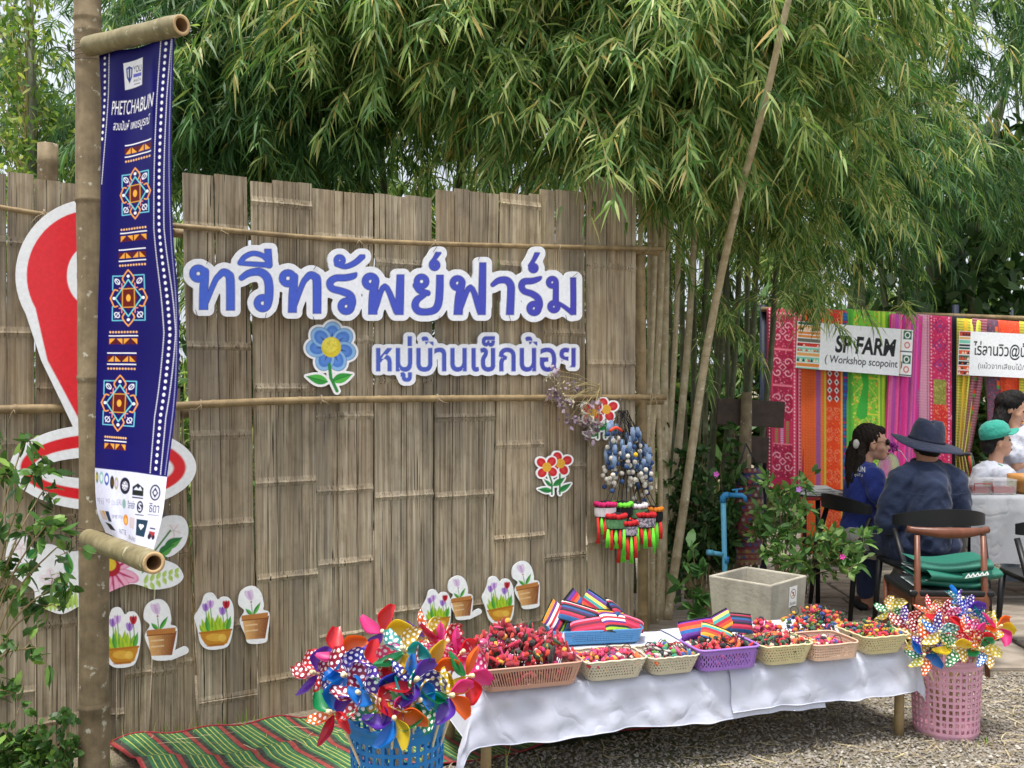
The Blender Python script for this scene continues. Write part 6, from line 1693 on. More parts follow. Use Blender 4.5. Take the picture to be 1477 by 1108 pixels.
for i, (px, py, off, trim, band, lab) in enumerate(POUCH):
    q = random.Random(i); c = FP(px, py, off); o = empty('tasselled_pouch', c, 0, lab, 'pouch', 'tasselled pouches')
    mb = MB(); mb.tube([FP(900 + q.uniform(-5, 8), 640, .06), FP((px + 902) / 2, 690, .08), c + Vector((0, 0, .03))], .0016, 4); mb.tube([FP(905 + q.uniform(-5, 8), 640, .06), FP((px + 910) / 2, 690, .08), c + Vector((.02, 0, .03))], .0016, 4); mb.build('strap', M_CORD, o)
    mb = MB(); mb.lathe([(.001, -.042), (.040, -.036), (.045, -.012), (.044, .020), (.034, .036), (.001, .042)], c, 14, sy=.55); mb.build('body', M_BLK, o, smooth=True)
    mb = MB(); mb.lathe([(.0445, -.030), (.0475, -.022), (.048, .002), (.0468, .010)], c, 16, sy=.58); mb.build('band', band, o, smooth=True)
    mb = MB()
    for k in range(14): a = k * 6.283 / 14; mb.ball(c + Vector((math.cos(a) * .041, math.sin(a) * .025, .024 + q.uniform(-.003, .004))), .0125, 6, 5)
    mb.build('trim', trim, o, smooth=True)
    for k in range(5):
        mb = MB(); x = c + Vector((-.034 + .017 * k, -.016, -.034)); L = q.uniform(.07, .12)
        for s_ in range(4): mb.tube([x, x + Vector((q.uniform(-.006, .006), -.004, -L * .5)), x + Vector((q.uniform(-.009, .009), 0, -L))], .0048, 5)
        mb.build('tassel', M_GTAS if (k + i) % 2 else M_RTAS, o, smooth=True)
    o.scale = (1.25, 1.25, 1.2)
# dried flowers
df = empty('dried_flower_bunch', FP(835, 585, .06), 0, 'bunch of dried mauve flowers tied to the fence rail', 'flowers')
rk = rng; rng = np.random.default_rng(5); stems = MB(); Bp, Dp = [], []; Bs, Ds = [], []
for i in range(26):
    t = i / 25; e = FP(800 + 62 * t + rng.normal(0, 9), 556 + 52 * t + rng.normal(0, 12), .09 + rng.uniform(0, .05)); a = FP(866, 560 + rng.normal(0, 6), .06)
    stems.tube([a, (a + e) / 2 + Vector((0, 0, .02)), e], .0016, 4, cap=False)
    for k in range(16 if i % 2 else 7):
        (Bp if i % 2 else Bs).append(np.array(e) + rng.normal(0, .018, 3)); (Dp if i % 2 else Ds).append(rng.normal(0, 1, 3))
for nm, bp, dp, L, W, m in (('petals', Bp, Dp, .026, .022, m_leaf('dried petal', [(0, '7d6a80'), (.5, '9c8a9c'), (1, 'b8a8b0')], .25, .8)), ('seed_heads', Bs + Bs, Ds + [-d for d in Ds], .02, .009, m_leaf('dried seed head', [(0, '9c9278'), (1, 'd4ccb8')], .2, .8))):
    V, Fq = leaves_np(np.array(bp), np.array(dp), L * rng.uniform(.7, 1.2, len(bp)), W * rng.uniform(.7, 1.2, len(bp)), rng.uniform(0, .4, len(bp)), (.4, 1., .75, .9), .3)
    link(nm, np_mesh(nm, V, Fq, m), df)['kind'] = 'stuff'
stems.build('stems', MTWIG, df); rng = rk
# twine hanging from the rail's end
tw = MB(); tw.tube([FP(938, 566, .05), FP(940, 600, .05), FP(936, 630, .05), FP(941, 648, .05)], .0022, 5); tw.tube([FP(944, 568, .05), FP(949, 590, .05), FP(944, 612, .05)], .002, 5)
tw.build('twine', MTIE, fence)

# ================================================================ signpost, pipe, trough
sp_d = 6.6
post = empty('signpost', (P(1076, 0, sp_d).x, sp_d, 0), 0, 'weathered wooden post carrying two dark blank boards', 'signpost')
mb = MB(); x = P(1076, 0, sp_d).x
mb.tube([(x - .02, sp_d, -.02), (x - .01, sp_d, .8), tuple(P(1075, 640, sp_d)), tuple(P(1077, 566, sp_d))], [.045, .043, .042, .036], 10); mb.build('post', MPOST, post, smooth=True)
M_DKB = plain('dark stained board', '43352c', .6, .3, 18, bump=.2)
for x0, y0, x1, y1 in ((1034, 577, 1131, 615), (1049, 629, 1108, 667)):
    a, b_ = P(x0, y0, sp_d + .05), P(x1, y1, sp_d + .05); mb = MB(); mb.box((a + b_) / 2, (b_.x - a.x, .025, a.z - b_.z), Matrix.Rotation(R(3), 3, 'Y')); bevel(mb.build('board', M_DKB, post), .004)
# woven bag hung on the post
cvp = Canvas(0, 0, 40, 140, 1.0, hx('6b2c34'))
q = np.random.default_rng(8)
for y in range(0, 140, 7):
    c = ['5a2830', '2a3050', '7a6440', '2c1e20', '44203a', '6a3430'][q.integers(6)]
    cvp.rect(0, y, 40, y + q.integers(2, 6), hx(c))
for y in range(3, 140, 9):
    for x in range(0, 40, 6): cvp.fill(cvp.ell(x + (y % 2) * 3, y, 1.6, 2.4), ['8a7648', '34487c', '7c3434', '8a8478'][q.integers(4)])
def bagfn(U, W):
    a = (U - .5) * 3.0; d = 6.2; px = 1080 + 22 * np.sin(a) * (.8 + .2 * np.sin(W * 3.14)); py = 675 + W * 140
    dd = d - .1 * np.cos(a); return np.stack([(px - CX) / F * dd, dd, EYE - (py - CY) / F * dd], 1)
M_WOV = printed('woven textile', .85, True)
wb = tag(link('woven_bag', sheet_mesh('woven_bag', cvp, bagfn, M_WOV)), 'long patterned woven bag hanging behind the water pipe', 'bag')
mb = MB()
for s in (-1, 1): mb.tube([P(1080 + s * 16, 680, 6.2), P(1078 + s * 8, 660, 6.3), P(1076, 640, 6.5)], .006, 5)
mb.build('strap', M_WOV, wb)
pipe = empty('water_pipe', (P(1045, 0, 5.75).x, 5.75, 0), 0, 'light blue plastic standpipe with tap behind the concrete trough', 'pipe')
M_PVC = plain('light blue pvc', '5aa5c4', .4, .08, 20); M_PVCD = plain('blue pvc fitting', '2c7eb4', .4, .08, 20)
a = P(1043, 720, 5.75)
mb = MB(); mb.tube([(a.x + .01, 5.75, -.02), (a.x + .012, 5.75, .35), tuple(a)], .0155, 12); mb.build('riser', M_PVC, pipe, smooth=True)
mb = MB(); mb.tube([a + Vector((0, 0, -.02)), a + Vector((0, 0, .012)), a + Vector((.010, -.004, .024)), a + Vector((.03, -.01, .026))], .019, 12); mb.tube([P(1047, 803, 5.75), P(1047, 812, 5.75)], .019, 12); mb.build('elbow', M_PVCD, pipe, smooth=True)
mb = MB(); c = a + Vector((.03, -.01, .026)); mb.tube([c, c + Vector((.075, -.02, 0)), c + Vector((.09, -.025, -.012)), c + Vector((.095, -.028, -.035))], [.0145, .0145, .013, .011], 10); mb.tube([c + Vector((.045, -.012, .0)), c + Vector((.045, -.012, .03))], .008, 8); mb.build('tap', M_PVCD, pipe, smooth=True)
mb = MB(); mb.box(c + Vector((.05, -.014, .034)), (.065, .012, .009), Matrix.Rotation(R(-8), 3, 'Y')); bevel(mb.build('tap_handle', M_PVCD, pipe), .003)
mb = MB(); mb.tube([P(1044, 800, 5.75), P(1026, 797, 5.73)], .0135, 10); mb.tube([P(1028, 797, 5.73), P(1020, 797, 5.72)], .017, 10); mb.build('side_outlet', M_PVC, pipe, smooth=True)
# concrete trough
tc_ = P(1093, 830, 5.02)
tro = empty('concrete_trough', (tc_.x, 5.02, 0), R(45), 'square tapered grey concrete trough with a white sticker', 'trough')
t_ = NT('old concrete'); v = t_.coords(); c1 = t_.ramp(t_.noise(v, 5., 6., .6), [(.3, hx('8f8a7c')), (.7, hx('bab5a6'))]); st = t_.noise(t_.coords((9, 9, 1.6)), 1., 4.)
t_.base(t_.mix(t_.ramp(st, [(.5, (0, 0, 0)), (.75, (.5,) * 3)]), c1, hx('6a6558'))); t_.set(Roughness=.92); t_.bump(t_.noise(v, 50., 5.), .4, .006); M_CONC = t_.mat
mb = MB(); z1 = tc_.z; s1, s0, w = .181, .150, .022
def sq(s, z): return [(-s, -s, z), (s, -s, z), (s, s, z), (-s, s, z)]
vs = sq(s0, 0) + sq(s1, z1) + sq(s1 - w, z1) + sq(s0 - w, .06)
mb.add(vs, [(0, 1, 5, 4), (1, 2, 6, 5), (2, 3, 7, 6), (3, 0, 4, 7), (4, 5, 9, 8), (5, 6, 10, 9), (6, 7, 11, 10), (7, 4, 8, 11), (9, 13, 12, 8), (8, 12, 15, 11), (10, 14, 13, 9), (11, 15, 14, 10), (12, 13, 14, 15), (3, 2, 1, 0)])
bevel(mb.build('bowl', M_CONC, tro, world=False), .006, 2)
cvp = Canvas(0, 0, 40, 60, .8, (.9, .9, .9)); cvp.shape = np.maximum(np.abs(cvp.X - 20) - 19.5, np.abs(cvp.Y - 30) - 29.5)
cvp.fill(cvp.ell(20, 22, 13.5, 14), '2a2224'); cvp.fill(cvp.ell(20, 22, 11.5, 12), (.92, .92, .9)); cvp.fill(cvp.ell(20, 20, 4, 3.5), '3a3020'); cvp.fill(cvp.poly([(13, 26), (27, 24), (24, 30), (16, 30)]), 'd8a83a'); cvp.fill(cvp.line([(12, 14), (28, 30)], 1.2), 'b03030'); cvp.text('ห้ามจอด', 5, 43, 30, 12, '20242c', .02)
def stk(x, y, o):
    k = (y / 60) ; z = z1 - .035 - k * .105; s = s0 + (s1 - s0) * z / z1 + .002 + o
    return Vector((.0 + x / 40 * .078, -s, z))
stick = plate('sticker', cvp, stk, .001, [printed('sticker vinyl', .3)]); stick.parent = tro
# dead leaves and litter at the fence foot behind the table
# ================================================================ the stall of bright cloths
SD = 7.7
rack = empty('cloth_rack', (P(1290, 0, SD + .06).x, SD + .06, 0), 0, 'dark frame over which the bright cloths are hung', 'rack')
mb = MB(); mb.tube([P(1098, 446, SD + .05), P(1380, 456, SD + .05), P(1600, 464, SD + .05)], .02, 8); mb.build('bar', MRAIL, rack, smooth=True)
for px in (1101, 1378, 1460, 1595):
    mb = MB(); a = P(px, 440 if px != 1460 else 446, SD + .08); mb.tube([(a.x, a.y, 0), tuple(a)], .028 if px != 1460 else .012, 8); mb.build('post', plain('navy painted post', '20283c', .6, .2), rack, smooth=True)
M_TEX = printed('handwoven cloth', .85, True)
def swirl(cv, cx, cy, r, c, w=.7):
    for sx in (-1, 1):
        for sy in (-1, 1):
            pts = [(cx + sx * (r * .5 + (r * .45 - k * .045 * r) * math.cos(k * .75)), cy + sy * (r * .5 + (r * .45 - k * .045 * r) * math.sin(k * .75))) for k in range(9)]
            cv.fill(cv.line(pts, w), c)
    cv.fill(np.abs(np.abs(cv.X - cx) + np.abs(cv.Y - cy) - r * .32) - w, c)
def speckle(cv, x0, y0, x1, y1, cols, n, seed, r=.8):
    q = np.random.default_rng(seed)
    for i in range(n):
        cv.fill(cv.ell(q.uniform(x0, x1), q.uniform(y0, y1), r, r * 1.2), cols[q.integers(len(cols))])
def stripes(cv, x0, x1, cols, seed, y0=-1e3, y1=1e4, mn=1.2, mx=3.2):
    q = np.random.default_rng(seed); x = x0
    while x < x1:
        w = q.uniform(mn, mx); cv.rect(x, y0, min(x + w, x1), y1, hx(cols[q.integers(len(cols))])); x += w
def hung(name, label, x0, x1, y0, y1, paint, d=SD, fold=.012, nf=3, skew=0.0, waist=None, seed=0, basec='a02040'):
    """a cloth hung over the bar; waist=(y, x, w, y2) draws it in at a tie"""
    cv = Canvas(0, 0, x1 - x0, y1 - y0, .9, hx(basec)); paint(cv, x1 - x0, y1 - y0); cv.img = np.minimum(cv.img * 1.22, .95)
    ph = random.Random(seed).uniform(0, 6.28)
    def fn(U, W):
        px = x0 + U * (x1 - x0) + skew * W; py = y0 + W * (y1 - y0) + 8 * (U - .5) * (x1 - x0) / 100
        amp = np.ones_like(U)
        if waist:
            yw, xw, ww, _ = waist; k = np.clip(1 - np.abs(py - yw) / (yw - y0) , 0, 1) ** 1.6
            k = np.where(py > yw, np.clip(1 - (py - yw) / 90, 0.55, 1), k)
            px = px * (1 - k) + (xw + (U - .5) * ww) * k; amp = 1 + 2.2 * k
        top = np.clip((W * (y1 - y0)) / 14, 0, 1)
        dd = d - .03 * np.sqrt(np.clip(1 - (1 - top) ** 2, 0, 1)) + fold * amp * np.sin(U * 6.283 * nf + ph + W * 1.5) * (.3 + .7 * W) + .006 * np.sin(W * 9 + U * 4)
        return np.stack([(px - CX) / F * dd, dd, EYE - (py - CY) / F * dd], 1)
    return tag(link(name, sheet_mesh(name, cv, fn, M_TEX)), label, 'cloth', 'bright handwoven cloths on the rack')
def p1(cv, w, h):
    cv.rect(0, 0, w, h, hx('b0244c')); stripes(cv, 0, 9, ['8c1838', 'c83a60', 'd8607c', '8c1838'], 1); stripes(cv, w - 16, w, ['c02a50', 'd8486a', '8c1838', 'e07a90'], 2)
    for y in range(2, int(h), 5):
        for x in (4, w - 13, w - 5): cv.fill(cv.ell(x, y, 1, 1.3), 'f0b8c4')
    for y0 in (8, 60, 112, 196):
        cv.rect(9, y0, w - 16, y0 + 48, hx('a01e44')); cv.rect(9, y0 - 3, w - 16, y0, hx('e0788c')); swirl(cv, (w - 7) / 2, y0 + 24, 15, 'f0b0c0'); speckle(cv, 10, y0, w - 17, y0 + 48, ['d84a6a', 'e88aa0', '7c1634'], 80, y0)
    cv.rect(9, 162, w - 16, 194, hx('c03058'))
    for x, c in ((12, '6c9a3c'), (20, 'c8b0d8'), (28, '6c9a3c')):
        for y in range(162, 194, 3): cv.rect(x, y, x + 4, y + 1.6, hx(c))
hung('hanging_cloth', 'crimson embroidered cloth with pale swirls at the left of the rack', 1106, 1159, 446, 706, p1, seed=1, nf=2)
def p2(cv, w, h):
    stripes(cv, 0, 34, ['e0642c', 'e0642c', '8a5a9c', 'e87a30', '7a4c94', 'd8502c'], 3, mn=2.4, mx=5)
    for y in range(0, int(h), 4): cv.rect(0, y, 34, y + 1.3, hx('c84a28'), .35)
    cv.rect(34, 0, 37, h, hx('c8b838')); cv.rect(37, 0, 58, 140, hx('c0302c')); cv.rect(37, 130, 58, h, hx('e0481c'))
    for y in range(92, 138, 12):
        for x in (42, 52): cv.fill(cv.poly([(x, y - 5), (x + 3.4, y), (x, y + 5), (x - 3.4, y)]), (.9, .88, .86)); cv.fill(cv.ell(x, y, 1.6, 2), '20161a')
    for y in range(150, int(h), 30): swirl(cv, 47.5, y, 10, 'f07a5a', .8); speckle(cv, 38, y - 15, 57, y + 15, ['f08a50', 'c8301c', 'e85a30'], 40, y)
    speckle(cv, 37, 0, 58, 40, ['e8a050', 'f07a4a', 'a82820'], 60, 9)
    cv.rect(58, 0, 61, h, hx('e0a838'))
    q = np.random.default_rng(4); cv.rect(61, 0, w, h, hx('24508c'))
    for y in range(0, int(h), 5): cv.rect(61, y, w, y + 2.5, hx(['24508c', '5a2c78', 'b0284c', '2a6aa0'][q.integers(4)]))
hung('hanging_cloth', 'orange cloth with purple stripes and blue border', 1155, 1223, 446, 800, p2, seed=2, nf=2)
def p3(cv, w, h):
    cv.rect(0, 0, w, h, hx('7cc43c')); stripes(cv, 0, 10, ['5cb040', '84cc48', '4ca03c'], 5); speckle(cv, 8, 0, 46, h, ['e0d04a', 'c8e060', '3c9a3c', 'e8a84a', '58b048', 'd87a40'], 900, 6, 1.0)
    for y in range(20, int(h), 52): cv.fill(np.abs(np.abs(cv.X - 27) * 1.3 + np.abs(cv.Y - y) - 22) - .8, 'e0d860'); cv.rect(10, y + 25, 46, y + 27, hx('d8d84a'))
    stripes(cv, 46, w, ['b8d83a', 'c8e04a', '84c038', 'd0dc50', '6cb43c'], 7); cv.fill(cv.line([(24, 70), (28, 110), (22, 150)], [7, 4, 8]), '3ca83c')
hung('hanging_cloth', 'lime green embroidered cloth in the middle of the rack', 1221, 1292, 448, 806, p3, seed=3, nf=2)
def p4(cv, w, h):
    stripes(cv, 0, w, ['d8288c', 'c8207c', 'e04898', '9c4a9c', 'd8288c', 'c05a90', 'b03a98', 'e86aa0'], 8, mn=1.5, mx=4)
hung('hanging_cloth', 'magenta striped cloth between the lime and the red cloth', 1284, 1331, 454, 690, p4, d=SD - .04, seed=4, nf=3, fold=.02, skew=-10)
def p5(cv, w, h):
    stripes(cv, 0, 18, ['a05a80', 'b87a98', '9c7a90', 'c88aa0', '8c4a70'], 9)
    for y in range(0, int(h), 4): cv.rect(0, y, 18, y + 1.2, hx('c8a0b0'), .5)
    cv.rect(18, 0, w, h, hx('c02858')); speckle(cv, 18, 0, w, h, ['e06a90', 'd84068', '8c1a4c', 'e89ab0', 'a83a80'], 700, 10)
    for y in range(15, 95, 28): cv.fill(np.abs(np.abs(cv.X - 33) + np.abs(cv.Y - y) - 9) - 1, '7c2a6c'); cv.fill(cv.ell(33, y, 3, 3), '8a3a7c')
    cv.rect(24, 92, 42, 128, hx('8a8a3c')); speckle(cv, 24, 92, 42, 128, ['a8a850', '6c7a30', 'c0b060'], 80, 11); cv.rect(22, 128, 44, 190, hx('c8302c')); speckle(cv, 22, 128, 44, 190, ['e8604a', 'a01c24', 'e08a60'], 120, 12)
    for y in range(2, int(h), 5):
        for x in (20.5, w - 4): cv.fill(cv.ell(x, y, .9, 1.2), 'f0c0d0')
hung('hanging_cloth', 'rose red cross-stitch cloth behind the man in the hat', 1323, 1373, 455, 700, p5, d=SD - .01, seed=5, nf=2)
hung('hanging_cloth', 'dark navy cloth hanging in the gap of the rack', 1366, 1392, 456, 760, lambda cv, w, h: stripes(cv, 0, w, ['1a2030', '20283c', '161a26'], 13), d=SD + .03, seed=6, nf=2, basec='1a2030')
def p6(cv, w, h):
    cv.rect(0, 0, w, h, hx('c8c040'))
    for y in range(0, int(h), 4): cv.rect(0, y, w, y + 1.6, hx('7c7a30'), .7)
    stripes(cv, 20, 32, ['b8d040', 'd8dc60', 'c0a838'], 14); cv.rect(10, 0, 16, h, hx('d8b030'))
hung('hanging_cloth', 'yellow ribbed cloth gathered into a tie', 1380, 1415, 460, 705, p6, d=SD - .03, seed=7, nf=4, fold=.012, waist=(655, 1386, 16, 0), basec='c8c040')
def p7(cv, w, h):
    cv.rect(0, 0, w, h, hx('7c3444'))
    for y in range(0, int(h), 4): cv.rect(0, y, w, y + 1.5, hx('b08a90'), .6)
    for y in range(30, int(h), 24): cv.rect(8, y, 12, y + 6, hx('e0502c')); cv.rect(8, y + 6, 12, y + 11, hx('4ca03c'))
hung('hanging_cloth', 'maroon ribbed cloth drawn sideways into the same tie', 1402, 1424, 460, 705, p7, d=SD - .035, seed=8, nf=2, fold=.012, waist=(655, 1394, 12, 0), basec='7c3444')
def p8(cv, w, h):
    cv.rect(0, 0, 20, h, hx('5c4458')); speckle(cv, 0, 0, 20, h, ['8a6a84', '7c2c3c', '3c3048', 'b03a48'], 260, 15); cv.rect(20, 0, w, h, hx('d84a28')); speckle(cv, 20, 0, w, h, ['e86a40', 'c03820'], 300, 16)
    for y in range(10, int(h), 26): cv.rect(15, y, 19, y + 7, hx('e0642c')); cv.rect(15, y + 7, 19, y + 12, hx('58a040'))
hung('hanging_cloth', 'plum and orange cloth behind the standing woman', 1420, 1470, 462, 640, p8, d=SD, seed=9, nf=2, fold=.016, skew=6)
hung('hanging_cloth', 'yellow-green cloth at the right edge of the picture', 1470, 1540, 466, 700, p6, d=SD, seed=10, nf=3, basec='c8c040')
mb = MB(); c = P(1390, 655, SD - .1); mb.tube([c + Vector((math.cos(a) * .05, math.sin(a) * .045, .006 * math.sin(3 * a))) for a in np.linspace(0, 6.283, 15)[:-1]], .014, 7, closed=True)
for k in range(3): mb.tube([c + Vector((.02 + k * .01, -.045, -.01)), c + Vector((.03 + k * .012, -.05, -.08)), c + Vector((.03 + k * .018, -.05, -.16 - .02 * k))], [.011, .009, .006], 6)
tag(mb.build('braided_tie', palette('braid', ['c8302c', 'e0803a', '2c2c34', 'd8c040', '4c8a3c']), None, smooth=True), 'red braided tie gathering the yellow and maroon cloths', 'tie')
# ---- the two boards
def board(cvb, x0, y0, x1, y1, dz, d, label):
    """x0.. y0 top left; the right side lies dz rows lower"""
    W, Hh = cvb.res * (cvb.w - 1), cvb.res * (cvb.h - 1)
    def fn(x, y, o):
        u, v = (x - cvb.x0) / W, (y - cvb.y0) / Hh
        return P(x0 + (x1 - x0) * u - 3 * v, y0 + (y1 - y0) * v + dz * u, d) + Vector((0, -o, 0))
    cvb.shape = np.maximum(np.abs(cvb.X - cvb.x0 - W / 2) - W / 2 + .3, np.abs(cvb.Y - cvb.y0 - Hh / 2) - Hh / 2 + .3)
    o = plate('stall_board', cvb, fn, .006, [printed('printed board', .4), MEDGE]); tag(o, label, 'sign', 'boards on the cloth rack')
def trib(cv, x0, x1, h, seed):
    q = np.random.default_rng(seed); y = 1.0
    while y < h - 1:
        k = q.uniform(3, 8); c = ['b03a28', '1f5a4c', 'e0a860', '1c1c20', 'c82c2c', '7ac8b0', 'e08a3c', '6a6a60', 'd85a28'][q.integers(9)]
        cv.rect(x0, y, x1, y + k, hx(c))
        if k > 5:
            for x in np.arange(x0 + 2, x1, 4.): cv.fill(cv.poly([(x - 2, y + k - 1), (x, y + 1.5), (x + 2, y + k - 1)]), ['f0e0c8', '1c1c20', 'e0502c'][q.integers(3)])
        cv.rect(x0, y + k, x1, y + k + 1, (.85, .85, .85)); y += k + 1.2
cvb = Canvas(0, 0, 168, 66, .6, (.90, .93, .97)); trib(cvb, 1, 34, 66, 3)
cvb.text('SP FARM', 56, 15, 88, 25, '181c20', .035, .12); cvb.text('( Workshop scopoint )', 42, 44, 112, 14, '20242a', .014, .08)
cvb.rect(150, 0, 152, 66, hx('d8b8a0'))
for y, c in ((8, '1f6a4c'), (22, 'd86a70'), (42, '1f6a4c'), (56, 'd86a70')):
    cvb.rect(154, y - 6, 166, y + 6, hx(c) if c[0] == '1' else (.9, .88, .86)); cvb.fill(np.abs(cvb.ell(160, y, 3.4, 3.8)) - .8, (.9, .9, .9) if c[0] == '1' else hx(c)); 
for y in (31, 64): cvb.rect(150, y - .8, 168, y + .8, '181c20')
board(cvb, 1150, 463, 1317, 531, 13, SD - .09, 'white SP FARM workshop board partly behind hanging bamboo leaves')
cvb = Canvas(0, 0, 168, 66, .6, (.90, .93, .97)); trib(cvb, 1, 17, 66, 5)
cvb.text('ไร่ลานวิว@น้ำหนาว', 22, 14, 116, 26, '181c20', .016); cvb.text('(แม้วจากเสียบไม้/จุดชิมะขาม)', 30, 45, 112, 12, '3a3e46', .004)
board(cvb, 1383, 477, 1548, 541, 8, SD - .09, 'white board with black Thai writing and a patterned left edge')

# ---- tables
st = empty('stall_table', (P(1490, 0, 6.7).x, 6.7, 0), 0, 'long stall table under a plain grey cloth', 'table')
zt = .755; xl = P(1402, 0, 6.45).x; xr = xl + 1.8; M_GREY = m_cloth('grey cloth', '9a9ea4')
mb = MB(); mb.box(((xl + xr) / 2, 6.8, zt - .02), (xr - xl, .7, .03)); mb.build('top', M_DKB, st)
for x in (xl + .06, xr - .06):
    for y in (6.5, 7.1): mb = MB(); mb.box((x, y, (zt - .04) / 2), (.04, .04, zt - .04)); mb.build('leg', M_DKB, st)
tcl = MB(); tot = 1.15
def gc(u, v):
    b = v * tot; x = xl - .012 + (xr - xl + .024) * u
    if b < .7: return (x, 7.16 - b, zt + .004 + .001 * math.sin(x * 40))
    k = b - .7; return (x, 6.445 - .02 * min(1, k / .1) - .018 * math.sin(x * 26 + k * 3) * min(1, k / .25), zt + .004 - k)
tcl.grid(gc, 140, 60)
def gs(u, v): return (xl - .014 - .02 * v * math.sin(u * 14), 7.16 - u * .71, zt + .003 - v * .45)
tcl.grid(gs, 40, 20)
tag(tcl.build('grey_table_cloth', M_GREY, None, smooth=True), 'plain grey cloth hanging down the front of the stall table', 'tablecloth')
M_BLKM = plain('black metal', '17171a', .45, .1); M_REDE = plain('red edge strip', '8c2a26', .5, .1)
st2 = empty('folding_table', (P(1230, 0, 6.75).x, 6.75, 0), 0, 'dark folding table with red edge behind the seated people', 'table')
x0, x1 = P(1140, 0, 6.5).x, P(1415, 0, 6.5).x
mb = MB(); mb.box(((x0 + x1) / 2, 6.7, .735), (x1 - x0, .42, .028)); bevel(mb.build('top', M_BLKM, st2), .004)
mb = MB(); mb.box(((x0 + x1) / 2, 6.486, .735), (x1 - x0 + .01, .008, .02)); mb.build('edge', M_REDE, st2)
for x in (x0 + .2, x1 - .06):
    for y in (6.55, 6.85): mb = MB(); mb.tube([(x, y, 0), (x, y, .72)], .016, 8); mb.build('leg', M_BLKM, st2, smooth=True)
mb = MB(); q = np.random.default_rng(3)
for k in range(6): mb.box((P(1188, 0, 6.55).x + q.uniform(-.02, .02), 6.62 + q.uniform(-.02, .02), .753 + k * .008), (.27 - .02 * k, .2, .0055), Euler((0, q.uniform(-.05, .05), q.uniform(-.3, .3))).to_matrix())
tag(mb.build('paper_stack', plain('white paper', 'd8d8d4', .7, .08), None), 'loose stack of white papers and bags on the folding table', 'papers')
# clear boxes, glass, bowl
t_ = NT('clear plastic'); t_.set(Roughness=.12); t_.base((.9, .9, .92)); t_.b.inputs['Transmission Weight'].default_value = .75; t_.b.inputs['IOR'].default_value = 1.2; t_.b.inputs['Alpha'].default_value = .8; M_CLR = t_.mat
for x0p, x1p, lab, c in ((1398, 1426, 'clear plastic box with red clip handle on the stall table', 1), (1428, 1460, 'wider clear plastic box with pink contents on the stall table', 0)):
    a = P((x0p + x1p) / 2, 0, 6.52); w = (x1p - x0p) / F * 6.5
    o = empty('plastic_box', (a.x, 6.55, zt + .006), 0, lab, 'box', 'clear boxes on the stall table')
    mb = MB(); mb.box((0, 0, .045), (w, .16, .09), None, 0, 1.04); mb.build('tub', M_CLR, o, world=False)
    mb = MB(); mb.box((0, 0, .098), (w * 1.08, .175, .012)); mb.build('lid', M_CLR, o, world=False)
    mb = MB(); mb.box((0, 0, .03), (w * .85, .12, .04)); mb.build('contents', palette('pink pieces', ['b04a58', 'c87a88', 'a83a44', 'd8b8bc']), o, world=False)
    if c: mb = MB(); mb.tube([(-w * .45, -.09, .03), (-w * .45, -.09, .075), (w * .45, -.09, .075), (w * .45, -.09, .03)], .004, 6); mb.build('handle', M_REDE, o, world=False)
mb = MB(); a = P(1391, 0, 6.5); mb.lathe([(.001, .004), (.026, .004), (.03, .06), (.033, .115), (.030, .115), (.027, .06), (.001, .01)], (a.x, 6.5, zt + .005), 18)
tag(mb.build('drinking_glass', M_CLR, None, smooth=True), 'clear drinking glass at the corner of the stall table', 'glass')
mb = MB(); a = P(1484, 0, 6.55); mb.lathe([(.001, 0), (.075, .0), (.095, .03), (.115, .08), (.122, .125), (.112, .125), (.1, .07), (.06, .02), (.001, .015)], (a.x, 6.58, zt + .006), 32)
tag(mb.build('wooden_bowl', plain('turned wood', 'a8763c', .45, .25, 9), None, smooth=True), 'deep turned wooden bowl on the stall table at the right edge', 'bowl')
# ribbon bouquet by the man's shoulder
rb = empty('ribbon_bow', P(1288, 650, 6.6), 0, 'purple ribbon bow in clear wrap behind the man in the hat', 'bow'); q = random.Random(2); c = P(1287, 645, 6.6)
mb = MB()
for k in range(9):
    a = k * .7; e = c + Vector((math.cos(a) * .045, q.uniform(-.02, .02), math.sin(a) * .035)); mb.tube([c, (c + e) / 2 + Vector((0, -.015, .012)), e, (c + e) / 2 + Vector((0, .01, -.012)), c], [.003, .012, .009, .012, .003], 5, flat=(1, .3))
mb.build('loops', plain('purple ribbon', '9c2a94', .35, .15), rb, smooth=True)
mb = MB(); mb.ball(P(1282, 672, 6.62), (.075, .05, .09), 10, 8); mb.build('wrap', M_CLR, rb, smooth=True)
mb = MB(); mb.tube([c, c + Vector((.06, 0, -.03)), c + Vector((.1, 0, -.09))], .003, 5); mb.build('straw', plain('white straw', 'd8d0d0', .4), rb)

